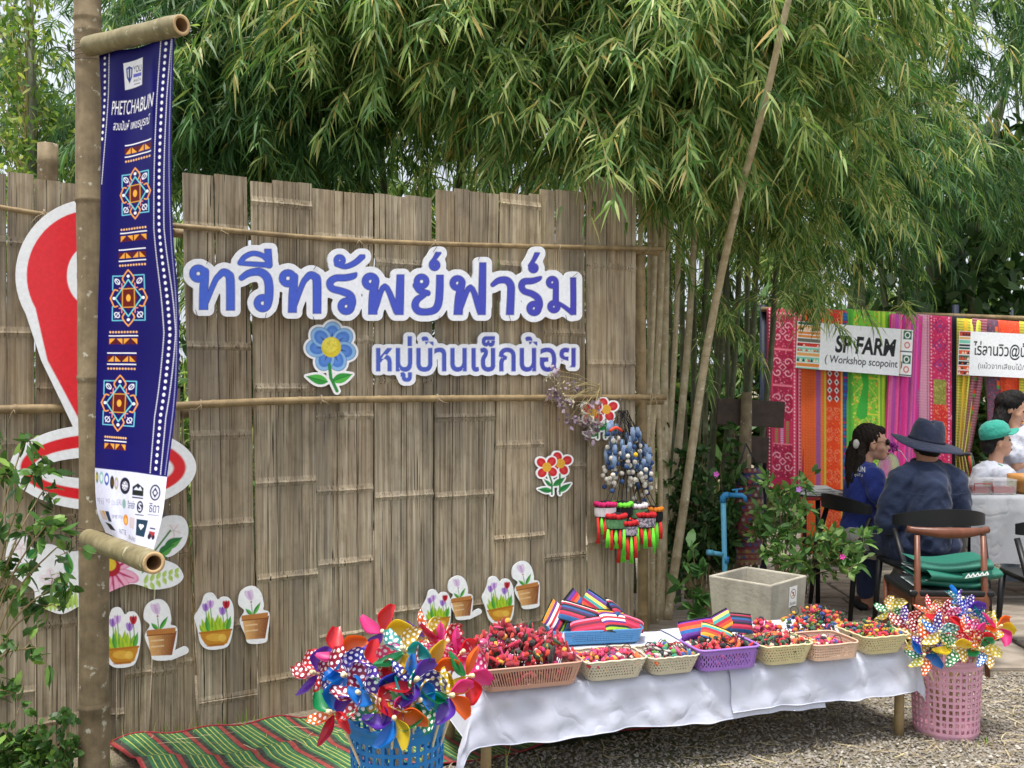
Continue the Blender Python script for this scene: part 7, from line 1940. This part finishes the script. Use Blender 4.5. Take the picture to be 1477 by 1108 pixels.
# ---- chairs
M_BCH = plain('black moulded plastic', '16171a', .45, .08, 20); M_WCH = m_bamboo('brown varnished wood', ('4a2818', '683a26', '7a4a34', '5a3220'), .4)
def black_chair(px, d, rz, label):
    x = (px - CX) / F * d
    o = empty('black_chair', (x, d, 0), rz, label, 'chair', 'black chairs at the stall')
    # local: the sitter faces +y, back at -y
    mb = MB(); mb.grid(lambda u, v: ((u - .5) * (.46 - .05 * (1 - v)), (v - .5) * .44, .445 - .02 * math.sin(math.pi * u) * math.sin(math.pi * v)), 10, 10)
    mb.grid(lambda u, v: ((.5 - u) * (.45 - .05 * (1 - v)), (v - .5) * .43, .420), 6, 6); mb.tube([(-.22, -.2, .432), (.22, -.2, .432), (.225, .21, .432), (-.225, .21, .432)], .016, 6, closed=True); mb.build('seat', M_BCH, o, smooth=True, world=False)
    mb = MB()
    def bk(u, v, s):
        a = (u - .5) * 2.5; ht = .032 + .030 * max(0, math.cos((u - .5) * 2.9)); return (.285 * math.sin(a), -.215 + .20 * (1 - math.cos(a)) * .8 - s * .009, .70 + (v - .5) * ht * 1.6 + .035 * math.cos(a))
    mb.grid(lambda u, v: bk(u, v, 1), 24, 4); mb.grid(lambda u, v: bk(1 - u, v, -1), 24, 4)
    for v in (0., 1.): mb.grid(lambda u, w_: bk(u, v, 1 - 2 * w_), 24, 1)
    mb.build('backrest', M_BCH, o, smooth=True, world=False)
    for sx in (-1, 1):
        mb = MB(); mb.tube([(sx * .245, -.235, 0), (sx * .235, -.19, .44), (sx * .262, -.10, .66)], [.014, .02, .017], 8); mb.build('leg', M_BCH, o, smooth=True, world=False)
        mb = MB(); mb.tube([(sx * .25, .22, 0), (sx * .225, .19, .43)], [.014, .021], 8); mb.build('leg', M_BCH, o, smooth=True, world=False)
    return o
black_chair(1243, 6.35, R(-78), 'black moulded chair under the woman in the blue shirt')
black_chair(1342, 5.76, R(2), 'black moulded chair under the man in the hat')
black_chair(1528, 5.35, R(-6), 'empty black moulded chair cut by the right edge')
wd = 4.98; wx = P(1376, 0, wd).x
wc = empty('wooden_chair', (wx, wd + .2, 0), R(-4), 'brown wooden elbow chair with black seat pad behind the pink basket', 'chair')
for sx in (-1, 1):
    mb = MB(); mb.tube([(sx * .175, -.215, 0), (sx * .168, -.2, .40), (sx * .165, -.185, .72)], [.013, .018, .013], 10); mb.build('leg', M_WCH, wc, smooth=True, world=False)
    mb = MB(); mb.tube([(sx * .205, .21, 0), (sx * .20, .2, .42)], [.013, .018], 10); mb.build('leg', M_WCH, wc, smooth=True, world=False)
mb = MB(); n = 22; pts = []; rr = []
for i in range(n + 1):
    t = i / n; a = (t - .5) * 2; pts.append((a * .205, -.20 + .05 * abs(a) ** 2.2, .735 + .012 * a * a)); rr.append(.0155 + .010 * max(0, math.cos(a * 1.9)))
mb.tube(pts, rr, 10, flat=(.8, 1.15)); mb.build('crest_rail', M_WCH, wc, smooth=True, world=False)
mb = MB()
for c_, s_ in (((0, -.205, .385), (.34, .022, .05)), ((0, .2, .385), (.4, .022, .05)), ((-.185, 0, .385), (.022, .4, .05)), ((.185, 0, .385), (.022, .4, .05))): mb.box(c_, s_)
bevel(mb.build('seat_frame', M_WCH, wc, world=False), .005)
mb = MB(); mb.box((0, 0, .425), (.43, .43, .035)); bevel(mb.build('seat_pad', plain('black vinyl', '17181a', .35, .1), wc, world=False), .012, 3)
t_ = NT('green shopping cloth'); g = t_.n('ShaderNodeNewGeometry'); t_.base(t_.mix(g.outputs['Backfacing'], hx('1f6a58'), hx('a8b4b4'))); t_.set(Roughness=.55); t_.bump(t_.noise(t_.coords(), 30., 4.), .4, .006); M_GBAG = t_.mat
def folded(name, label, z0, dx, dy, w, h, seed, txt=None):
    q = random.Random(seed); mb = MB(); rz = Matrix.Rotation(q.uniform(-.15, .15), 3, 'Z'); base = Vector((wx + dx, wd + .2 + dy, z0))
    def f(u, v):
        y = (v * 2 if v < .5 else 2 - v * 2); z = (-.018 if v < .5 else .018) * min(1, (1 - abs(y)) * 6 + .0) + .012 * math.sin(u * 5 + seed) * (1 - .3 * y) + (0.014 if v >= .5 else 0) + .02 * (u - .5) ** 2 * (1 if v > .5 else 0)
        return base + rz @ Vector(((u - .5) * w, -.17 + (1 - y) * -.02 + y * .0 + (.30 * (1 - y)), h * .5 + z))
    mb.grid(f, 24, 24); o = mb.build(name, M_GBAG, None, smooth=True); tag(o, label, 'bag', 'folded green bags'); return o
folded('folded_bag', 'lowest folded dark green bag on the wooden chair', .442, .02, -.01, .36, .03, 1)
fb2 = folded('folded_bag', 'middle folded green bag with white print on the wooden chair', .482, .05, -.03, .40, .03, 2)
folded('folded_bag', 'topmost folded green bag on the wooden chair', .525, .03, -.02, .38, .035, 3)
cvb = Canvas(0, 0, 60, 20, .6, hx('1f6a58')); 
for k_ in range(5): cvb.fill(cvb.line([(8 + k_ * 9, 15), (13 + k_ * 9, 5), (15 + k_ * 9, 13)], [1.6, 1.2, 1.8]), (.85, .9, .88))
cvb.fill(cvb.line([(6, 17.5), (52, 15)], .9), (.85, .9, .88))
cvb.shape = np.maximum(np.abs(cvb.X - 30) - 29, np.abs(cvb.Y - 10) - 9)
pr = plate('print', cvb, lambda x, y, o: Vector((wx + .03 + x * .0026, wd + .2 - .224 - o, .535 - y * .0016 + x * .0003)), .001, [printed('bag print', .6)], fb2)
# ================================================================ people
from mathutils import noise as mnoise
def melt(name, mb, mat, voxel, it, parent, fac=.5, wr=0.0, strand=None):
    """joins overlapping volumes into one continuous skin"""
    tmp = bpy.data.objects.new('tmp', mb.mesh(mat, True)); WORK.collection.objects.link(tmp)
    m = tmp.modifiers.new('r', 'REMESH'); m.mode = 'VOXEL'; m.voxel_size = voxel; m.use_smooth_shade = True
    s = tmp.modifiers.new('s', 'SMOOTH'); s.factor = fac; s.iterations = it
    me = bpy.data.meshes.new_from_object(evaluated(tmp))
    bpy.data.objects.remove(tmp)
    me.materials.clear(); me.materials.append(mat)
    if wr:                                   # creases in the cloth, or locks in the hair
        sc = strand or (11., 11., 6.); n = len(me.vertices); C = np.empty(n * 3, np.float32); N = np.empty(n * 3, np.float32)
        me.vertices.foreach_get('co', C); me.vertices.foreach_get('normal', N); C = C.reshape(-1, 3); N = N.reshape(-1, 3)
        def rid(f, p): 
            x, y, z = C[:, 0] * sc[0] * f, C[:, 1] * sc[1] * f, C[:, 2] * sc[2] * f
            return 1 - 1.6 * np.abs(np.sin(x + 1.7 * np.sin(z * .8 + p) + p) * np.cos(y * .9 + z + 1.3 * np.sin(x * .7) + 2 * p))
        C = C + N * (wr * (rid(2.2, .4) + .5 * rid(4.9, 2.1)))[:, None]
        me.vertices.foreach_set('co', C.astype(np.float32).ravel()); me.update()
    return link(name, me, parent)
def m_skin(name, c):
    t = NT(name); v = t.coords(); t.base(t.ramp(t.noise(v, 18., 4.), [(.3, tuple(q * .88 for q in hx(c))), (.7, hx(c))])); t.set(Roughness=.5)
    t.b.inputs['Subsurface Weight'].default_value = .12; t.b.inputs['Subsurface Radius'].default_value = (.02, .008, .004); t.b.inputs['Subsurface Scale'].default_value = .5
    return t.mat
SK1, SK2 = m_skin('skin warm', 'b98468'), m_skin('skin light', 'c99a80')
M_HAIR = plain('dark brown hair', '21170f', .62, .55, 70, bump=.8, spec=.25); M_HAIRK = plain('black hair', '131010', .62, .4, 70, bump=.8, spec=.25); M_LIP = plain('lips', '96504a', .5, .05)
def m_fabric(name, c, sc=9.):
    t = NT(name); v = t.coords(); t.base(t.mix(.3, hx(c), t.ramp(t.noise(t.coords((260, 260, 60)), 1., 3.), [(.3, tuple(q * .55 for q in hx(c))), (.7, tuple(min(1, q * 1.5) for q in hx(c)))])))
    t.set(Roughness=.85); t.b.inputs['Sheen Weight'].default_value = .15; t.bump(t.noise(v, sc, 4., .6), .6, .025); return t.mat
def capsule(mb, a, b, ra, rb, n=10):
    a, b = Vector(a), Vector(b); mb.tube([a, a + (b - a) * .33, a + (b - a) * .66, b], [ra, ra + (rb - ra) * .33, ra + (rb - ra) * .66, rb], n); mb.ball(a, ra, 10, 8); mb.ball(b, rb, 10, 8)
def head_profile(mb, c, s, fx, tilt=0.0, scale=1.0):
    """a head at c looking along the unit vector s (horizontal); fx its size"""
    s = Vector(s).normalized(); l = Vector((-s.y, s.x, 0)); u = Vector((0, 0, 1))
    ax = Matrix.Rotation(tilt, 3, l); s2 = ax @ s; u2 = ax @ u
    rot = Matrix((s2, l, u2)).transposed()
    def e(f, w, z, r): mb.ball(c + (s2 * f + l * w + u2 * z) * fx, tuple(q * fx for q in r), 14, 10, 0, rot)
    e(-.012, 0, .03, (.092, .074, .088)); e(.035, 0, -.02, (.056, .060, .082)); e(.050, 0, -.075, (.036, .040, .036)); e(.02, 0, -.06, (.05, .052, .045))
    e(.088, 0, -.012, (.012, .011, .020)); e(.098, 0, -.028, (.013, .014, .011)); e(.080, 0, .022, (.014, .036, .012)); e(.088, 0, -.058, (.010, .022, .008)); e(.086, 0, -.071, (.010, .020, .008))
    for w in (-1, 1): e(.045, w * .042, -.028, (.03, .022, .026)); e(-.008, w * .074, -.012, (.018, .010, .032))
    return s2, l, u2, rot
def fingers(mb, w, fwd, side, L=.075, r=.0085, curl=.35, down=Vector((0, 0, -1))):
    """palm and five unequal bent fingers from the wrist w"""
    fwd, side = Vector(fwd).normalized(), Vector(side).normalized(); nrm_ = fwd.cross(side).normalized()
    mb.box(w + fwd * .045, (.01, .01, .01))
    for k in range(5): mb.ball(w + fwd * (.015 + .016 * k), (.020, .030, .022), 8, 6)
    mb.tube([w, w + fwd * .04, w + fwd * .085], [.024, .034, .030], 10, flat=(1.15, .55))
    for i, ln in enumerate((.062, .074, .078, .07, .055)):
        if i == 0:
            b = w + fwd * .03 + side * .030; p = [b, b + (fwd * .5 + side * .7) * ln * .5, b + (fwd * .9 + side * .65) * ln * .95]
        else:
            b = w + fwd * .085 + side * (.027 - .018 * (i - 1)); d2 = (fwd + nrm_ * curl).normalized(); d3 = (fwd + nrm_ * curl * 2.4).normalized()
            p = [b, b + fwd * ln * .42, b + fwd * ln * .42 + d2 * ln * .34, b + fwd * ln * .42 + d2 * ln * .34 + d3 * ln * .28]
        mb.tube(p, [r * 1.05, r, r * .92, r * .75][:len(p)], 8)
        mb.ball(p[-1], r * .8, 6, 5)

# ---------- woman in the blue shirt, seated, in profile
d1 = 6.35
def Q1(px, py, o=0.0): return P(px, py, d1) + Vector((0, o, 0))
w1 = empty('person', (Q1(1243, 0).x, d1, 0), 0, 'seated woman in a blue T-shirt and sunglasses with tied-back dark hair', 'person')
mb = MB(); hc = Q1(1259, 640)
s2, l, u2, rot = head_profile(mb, hc, (1, -.22, 0), 1.0)
capsule(mb, Q1(1250, 656, .01), Q1(1247, 676, .01), .048, .056)
mb.tube([Q1(1246, 672, .0), Q1(1243, 705, .0), Q1(1240, 745, .0), Q1(1240, 775, .0)], [.06, .082, .082, .11], 14)
capsule(mb, Q1(1247, 684, -.13), Q1(1258, 722, -.18), .044, .036); capsule(mb, Q1(1258, 722, -.18), Q1(1273, 752, -.2), .034, .024)
fingers(mb, Q1(1273, 752, -.2), (.12, 0, -1), (1, -.2, 0), curl=.25)
capsule(mb, Q1(1247, 684, .15), Q1(1285, 715, .18), .042, .034); capsule(mb, Q1(1285, 715, .18), Q1(1325, 712, .1), .033, .024)
for s in (-1, 1):
    capsule(mb, Q1(1240, 782, s * .09), Q1(1325, 792, s * .1), .082, .058); capsule(mb, Q1(1325, 792, s * .1), Q1(1300, 856, s * .1), .056, .036); capsule(mb, Q1(1298, 862, s * .1), Q1(1324, 868, s * .1), .034, .026)
melt('body', mb, SK2, .007, 4, w1)
M_BLUES = m_fabric('royal blue jersey', '1f3282'); mb = MB()
mb.tube([Q1(1247, 667, .0), Q1(1245, 680, 0), Q1(1243, 705, .0), Q1(1240, 740, .0), Q1(1239, 765, 0)], [.060, .092, .108, .104, .115], 16, flat=(1.15, 1.0))
for s in (-1, 1): (capsule(mb, Q1(1246, 681, s * .09), Q1(1248, 686, s * .13), .068, .068), capsule(mb, Q1(1248, 686, s * .13), Q1(1253 + (0 if s < 0 else 14), 708, s * .17), .072, .066))
shirt = melt('shirt', mb, M_BLUES, .009, 5, w1, wr=.007)
mb = MB(); 
for s in (-1, 1): capsule(mb, Q1(1240, 780, s * .085), Q1(1325, 792, s * .1), .098, .072); capsule(mb, Q1(1325, 792, s * .1), Q1(1302, 845, s * .1), .070, .055)
mb.ball(Q1(1238, 772), (.13, .17, .11)); melt('trousers', mb, m_fabric('light grey cotton', 'a9a6a2'), .010, 5, w1, wr=.008)
for s in (-1, 1): mb = MB(); mb.ball(Q1(1310, 870, s * .1), (.10, .042, .03)); melt('shoe', mb, plain('beige shoe', 'b8a890', .7), .008, 3, w1)
mb = MB(); mb.ball(hc + Vector((-.028, .012, .045)), (.098, .088, .088), 14, 10); mb.ball(hc + Vector((-.075, .015, -.01)), (.055, .075, .075), 12, 8)
mb.ball(hc + Vector((.03, .0, .085)), (.05, .06, .03), 10, 8)
mb.tube([hc + Vector((-.095, .01, .0)), hc + Vector((-.115, .01, -.07)), hc + Vector((-.13, 0, -.15)), hc + Vector((-.15, -.02, -.23)), hc + Vector((-.17, -.03, -.29))], [.05, .055, .048, .034, .010], 10)
mb.tube([hc + Vector((-.09, -.03, .0)), hc + Vector((-.10, -.05, -.10)), hc + Vector((-.13, -.06, -.19)), hc + Vector((-.16, -.06, -.25))], [.03, .03, .022, .006], 8)
melt('hair', mb, M_HAIR, .006, 3, w1, wr=.005, strand=(60, 60, 9))
mb = MB(); mb.ball(hc + Vector((-.125, -.045, .0)), (.022, .02, .032), 10, 8); mb.build('hair_clip', plain('pearly clip', 'c8c4bc', .3), w1, smooth=True)
mb = MB(); g = hc + s2 * .085 + u2 * .012
for w in (-1, 1):
    c = g + l * w * .032 - s2 * .004; pts = [c + l * (math.cos(a) * .027) + u2 * (math.sin(a) * .02) + s2 * (.010 + .006 * math.cos(a) * -w) for a in np.linspace(0, 6.283, 13)[:-1]]
    mb.ball(c + s2 * .006, (.016, .031, .022), 12, 8, 0, rot)
    mb.tube([c + l * w * .027 + s2 * .008, hc + l * w * .078 + u2 * .016 + s2 * .03, hc + l * w * .082 + u2 * .004 - s2 * .01], .0022, 5)
mb.tube([g - l * .008 + s2 * .012, g + u2 * .006 + s2 * .016, g + l * .008 + s2 * .012], .002, 5)
mb.build('sunglasses', plain('dark lens', '0c0b0c', .12, .05), w1, smooth=True)
mb = MB(); mb.ball(hc + s2 * .093 - u2 * .064, (.009, .022, .010), 10, 6, 0, rot); mb.build('mouth', M_LIP, w1, smooth=True)
from mathutils.bvhtree import BVHTree
cvb = Canvas(0, 0, 60, 34, .8); cvb.img[:] = hx('1f3282')
ink = np.maximum(cvb.textfield('ABUN', 6, 4, 46, 13, .02), cvb.textfield('สุขใจ', 12, 20, 32, 10, .01)); cvb.img[:] = (.78, .81, .88)
cvb.shape = .5 - ink
_bv = BVHTree.FromPolygons([v.co[:] for v in shirt.data.vertices], [p.vertices[:] for p in shirt.data.polygons])
def backp(x, y, o):
    a = P(1226 + x * .42, 668 + y * .62 + x * .06, 5.6); dr = (a - Vector((0, 0, EYE))).normalized(); h = _bv.ray_cast(a, dr)
    return h[0] - dr * (.003 + o) if h[0] is not None else P(1226 + x * .42, 668 + y * .62, d1)
plate('shirt_print', cvb, backp, .0005, [printed('shirt print', .7)], w1)

# ---------- man in the hat, seen from behind
d2 = 5.88
def Q2(px, py, o=0.0): return P(px, py, d2) + Vector((0, o, 0))
w2 = empty('person', (Q2(1335, 0).x, d2, 0), 0, 'seated man in a dark denim shirt and wide navy hat seen from behind', 'person')
mb = MB(); hc = Q2(1341, 640, .06)
head_profile(mb, hc, (.22, 1, 0), 1.05, R(14))
capsule(mb, Q2(1340, 650, .03), Q2(1337, 676, .0), .062, .066)
mb.tube([Q2(1336, 676, 0), Q2(1334, 700, 0.02), Q2(1333, 740, 0.03), Q2(1334, 790, .04)], [.09, .13, .13, .13], 16, flat=(1.2, .7))
for s in (-1, 1):
    sh = Q2(1334 + s * 38, 694); el = Q2(1334 + s * 49, 748, .05); wr = el + Vector((-s * .06, .26, .03)); capsule(mb, sh, el, .058, .046); capsule(mb, el, wr, .044, .03); fingers(mb, wr, (-s * .3, 1, -.05), (-s, -.3, 0))
    hp = Q2(1334 + s * 22, 798, .05); kn = hp + Vector((s * .08, .42, .02)); an = Vector((kn.x, kn.y + .02, .10)); capsule(mb, hp, kn, .095, .068); capsule(mb, kn, an, .064, .042); capsule(mb, an - Vector((0, 0, .04)), an + Vector((s * .02, .15, -.065)), .04, .03)
melt('body', mb, SK1, .009, 4, w2)
M_DEN = m_fabric('dark denim', '1b2a48', 7.); mb = MB()
mb.tube([Q2(1337, 667, .0), Q2(1336, 678, 0), Q2(1334, 695, 0), Q2(1332, 730, 0), Q2(1331, 765, .0)], [.085, .14, .19, .205, .205], 20, flat=(1.08, .66)); mb.tube([Q2(1331, 760, .0), Q2(1332, 790, .0)], [.205, .195], 20, flat=(1.08, .7))
for s in (-1, 1):
    sh = Q2(1334 + s * 38, 692, -.02); el = Q2(1331 + s * 50, 752, .0); capsule(mb, sh, Q2(1333 + s * 45, 722, -.02), .078, .078); capsule(mb, Q2(1333 + s * 45, 722, -.02), el, .080, .074)
    capsule(mb, Q2(1337, 676), sh, .065, .082)
melt('shirt', mb, M_DEN, .010, 12, w2, wr=.009, strand=(8, 8, 6))
mb = MB(); mb.tube([Q2(1338, 668, .02) + Vector((math.cos(a) * .085, math.sin(a) * .07, .008 * math.sin(a) - .004)) for a in np.linspace(0, 6.283, 21)[:-1]], .020, 8, closed=True, flat=(.6, 1.2)); mb.build('collar', M_DEN, w2, smooth=True)
mb = MB()
for i in range(2): pass
mb.tube([Q2(1290, 706, -.165), Q2(1310, 709, -.172), Q2(1334, 710, -.175), Q2(1358, 709, -.172), Q2(1378, 706, -.165)], .0022, 5); mb.build('yoke_seam', M_DEN, w2)
mb = MB()
for s in (-1, 1):
    hp = Q2(1334 + s * 24, 795, .03); kn = hp + Vector((s * .08, .44, .02)); capsule(mb, hp, kn, .115, .085); capsule(mb, kn, Vector((kn.x, kn.y + .02, .14)), .082, .06)
mb.ball(Q2(1336, 785, .0), (.23, .16, .13)); melt('jeans', mb, m_fabric('navy jeans', '1f2c4c'), .012, 4, w2)
for s in (-1, 1): kn = Q2(1334 + s * 24, 795, .03) + Vector((s * .08, .44, .02)); mb = MB(); mb.ball((kn.x + s * .01, kn.y + .09, .045), (.048, .13, .042)); melt('shoe', mb, plain('dark shoe', '202024', .6), .01, 3, w2)
mb = MB(); mb.ball(Q2(1341, 642, .03), (.088, .092, .07), 12, 8); mb.ball(Q2(1341, 652, .0), (.068, .06, .04), 12, 8); melt('hair', mb, M_HAIRK, .008, 3, w2)
# hat: creased crown, drooping brim
M_HAT = m_fabric('navy canvas', '15213c', 14.); hat = MB(); hb = Q2(1341, 639, .05); tl = Matrix.Rotation(R(10), 3, 'Y') @ Matrix.Rotation(R(5), 3, 'X')
def hatp(a, r, z): return hb + tl @ Vector((math.cos(a) * r * 1.0, math.sin(a) * r * 1.1, z))
prof = [(.205, -.018), (.19, -.012), (.16, .0), (.125, .006), (.104, .010), (.100, .03), (.094, .08), (.086, .118), (.070, .142), (.04, .146), (.001, .138)]
n = 40; base = 0
for (r_, z) in prof:
    for j in range(n):
        a = 2 * math.pi * j / n; zz = z; rr_ = r_
        if r_ > .11: zz += .022 * math.cos(2 * a + .4) * (r_ - .11) / .095 + .010 * math.sin(3 * a) * (r_ - .11) / .095
        if z > .1: zz -= .026 * math.exp(-(math.cos(a) * r_ / .028) ** 2) * min(1, (z - .1) / .03) ; rr_ *= 1 - .10 * abs(math.sin(a)) * (1 if z > .11 else 0)
        hat.v.append(tuple(hatp(a, rr_, zz)))
for i in range(len(prof) - 1):
    for j in range(n): hat.f.append((i * n + j, i * n + (j + 1) % n, (i + 1) * n + (j + 1) % n, (i + 1) * n + j)); hat.m.append(0)
h_o = hat.build('hat', M_HAT, w2, smooth=True)
sd_ = h_o.modifiers.new('t', 'SOLIDIFY'); sd_.thickness = .004
mb = MB(); mb.tube([hatp(a, .1045, .016) for a in np.linspace(0, 6.283, 33)[:-1]], .008, 6, closed=True, flat=(.35, 1.2)); mb.build('hat_band', plain('hat band', '161c30', .8), h_o, smooth=True)

# ---------- woman with the green cap behind the table
d3 = 6.95
def Q3(px, py, o=0.0): return P(px, py, d3) + Vector((0, o, 0))
w3 = empty('person', (Q3(1434, 0).x, d3, 0), 0, 'woman in a teal cap and white polo with green collar behind the table', 'person')
mb = MB(); hc = Q3(1438, 637); s2, l, u2, rot = head_profile(mb, hc, (1, -.12, 0), .98, R(-4))
capsule(mb, Q3(1438, 654), Q3(1434, 676), .046, .055); mb.tube([Q3(1434, 676), Q3(1434, 710), Q3(1434, 770)], [.09, .13, .13], 14)
for s in (-1, 1): capsule(mb, Q3(1432, 686, s * .15), Q3(1440, 735, s * .18), .045, .036); capsule(mb, Q3(1440, 735, s * .18), Q3(1480, 725, s * .1), .034, .025); fingers(mb, Q3(1480, 725, s * .1), (1, 0, 0), (0, -s, .2))
for s in (-1, 1): capsule(mb, Q3(1434, 775, s * .09), Q3(1500, 775, s * .1), .08, .06); capsule(mb, Q3(1500, 775, s * .1), Q3(1500, 850, s * .1), .055, .04)
melt('body', mb, SK2, .008, 4, w3)
mb = MB(); mb.tube([Q3(1436, 668), Q3(1434, 678), Q3(1433, 700), Q3(1433, 745)], [.07, .125, .145, .14], 16, flat=(1.0, 1.1))
for s in (-1, 1): capsule(mb, Q3(1432, 685, s * .13), Q3(1437, 712, s * .18), .07, .068)
melt('polo_shirt', mb, m_fabric('white polo', 'b9bdca'), .009, 5, w3, wr=.008)
mb = MB(); mb.tube([Q3(1436, 668) + Vector((math.cos(a) * .072, math.sin(a) * .075, -.025 - .03 * math.cos(a))) for a in np.linspace(0, 6.283, 21)[:-1]], .016, 8, closed=True, flat=(.5, 1.3)); mb.tube([Q3(1447, 680, -.04), Q3(1450, 690, -.06), Q3(1452, 698, -.055)], [.012, .016, .004], 6, flat=(1, .4)); mb.build('collar', plain('green rib', '1f7a48', .85, .1), w3, smooth=True)
mb = MB(); mb.ball(hc + Vector((-.03, 0, .035)), (.088, .082, .08), 14, 10); mb.ball(hc + Vector((-.065, .0, -.03)), (.045, .068, .06), 12, 8); melt('hair', mb, M_HAIRK, .008, 3, w3)
M_CAP = m_fabric('teal cotton', '2c9a88', 20.); mb = MB(); rt = Matrix.Rotation(R(-14), 3, 'Y'); ch = hc + Vector((-.012, 0, .045))
mb.lathe([(.104, -.01), (.106, .02), (.098, .06), (.075, .09), (.04, .106), (.001, .11)], ch, 24, 0, rt, 1.02, .9); cap = mb.build('cap', M_CAP, w3, smooth=True); cap.modifiers.new('t', 'SOLIDIFY').thickness = .004
mb = MB()
def bill(u, v): a = (u - .5) * 2.3; r_ = .098 + v * .068 * math.cos(a * .62); return ch + rt @ Vector((math.cos(a) * r_, math.sin(a) * r_ * .86, .0 - .022 * (abs(a)) * v * .8 + .012 * v))
mb.grid(bill, 16, 6); bo = mb.build('cap_bill', M_CAP, w3, smooth=True); bo.modifiers.new('t', 'SOLIDIFY').thickness = .004
mb = MB(); g = hc + s2 * .078 + u2 * .008
for w in (-1, 1): mb.ball(g + l * w * .032, (.008, .014, .006), 8, 6, 0, rot)
mb.build('eyes', M_HAIRK, w3, smooth=True)
mb = MB(); mb.ball(hc + s2 * .089 - u2 * .063, (.009, .021, .009), 10, 6, 0, rot); mb.build('mouth', M_LIP, w3, smooth=True)

# ---------- standing woman at the right edge
d4 = 7.32
def Q4(px, py, o=0.0): return P(px, py, d4) + Vector((0, o, 0))
w4 = empty('person', (Q4(1474, 0).x, d4, 0), 0, 'standing woman in a white top looking down at the right edge', 'person')
mb = MB(); hc = Q4(1461, 590); s2, l, u2, rot = head_profile(mb, hc, (.85, -.55, 0), 1.0, R(20))
capsule(mb, Q4(1460, 608), Q4(1466, 628), .046, .056); mb.tube([Q4(1468, 626), Q4(1472, 660), Q4(1473, 700), Q4(1473, 730)], [.07, .095, .09, .13], 14)
capsule(mb, Q4(1460, 636, -.08), Q4(1456, 672, -.1), .044, .037); capsule(mb, Q4(1456, 672, -.1), Q4(1484, 655, -.2), .035, .026); fingers(mb, Q4(1484, 655, -.2), (.9, -.2, .25), (0, -.4, 1))
capsule(mb, Q4(1488, 636, .1), Q4(1495, 680, .02), .044, .037); capsule(mb, Q4(1495, 680, .02), Q4(1492, 655, -.22), .035, .026); fingers(mb, Q4(1492, 655, -.22), (-.4, -.6, .3), (0, .4, 1))
for s in (-1, 1): capsule(mb, Q4(1473 + s * 15, 735), Q4(1473 + s * 16, 800), .085, .06); capsule(mb, Q4(1473 + s * 16, 800), Q4(1473 + s * 16, 840), .055, .04)
melt('body', mb, SK2, .008, 4, w4)
mb = MB(); mb.tube([Q4(1465, 616), Q4(1468, 626), Q4(1471, 650), Q4(1472, 685), Q4(1473, 700)], [.065, .12, .142, .13, .13], 16, flat=(1.1, .95))
for s in (-1, 1): capsule(mb, Q4(1472 + s * 12, 633, -.05 if s < 0 else .05), Q4(1471 + s * 16, 656, -.10 if s < 0 else .06), .072, .066)
melt('top', mb, m_fabric('white cotton top', 'b9bdca'), .009, 5, w4, wr=.008)
mb = MB(); mb.tube([Q4(1473, 692), Q4(1473, 710), Q4(1473, 735)], [.128, .15, .165], 16, flat=(1.1, .9))
for s in (-1, 1): capsule(mb, Q4(1473 + s * 15, 735), Q4(1473 + s * 16, 800), .095, .075); capsule(mb, Q4(1473 + s * 16, 800), Q4(1473 + s * 16, 835), .075, .06)
melt('jeans', mb, m_fabric('light blue jeans', '8fa4b8'), .011, 4, w4)
mb = MB(); mb.ball(hc + Vector((-.018, .012, .052)), (.104, .100, .085), 14, 10); mb.ball(hc + Vector((-.06, .03, -.03)), (.06, .08, .09), 12, 8); mb.ball(hc + Vector((.0, .0, .085)), (.085, .085, .06), 12, 8)
mb.tube([hc + Vector((-.07, .0, .0)), hc + Vector((-.1, -.01, -.09)), hc + Vector((-.13, -.0, -.17)), hc + Vector((-.15, .0, -.22))], [.05, .055, .04, .012], 10); mb.tube([hc + Vector((-.03, .06, .0)), hc + Vector((-.05, .07, -.12)), hc + Vector((-.06, .06, -.24))], [.05, .045, .01], 10)
melt('hair', mb, M_HAIRK, .007, 3, w4, wr=.004, strand=(60, 60, 9))
mb = MB(); mb.ball(hc + s2 * .089 - u2 * .063, (.009, .021, .009), 10, 6, 0, rot); mb.build('mouth', M_LIP, w4, smooth=True)
mb = MB(); g = hc + s2 * .078 + u2 * .008
for w in (-1, 1): mb.ball(g + l * w * .032, (.008, .014, .005), 8, 6, 0, rot)
mb.build('eyes', M_HAIRK, w4, smooth=True)
bpy.data.scenes.remove(WORK)
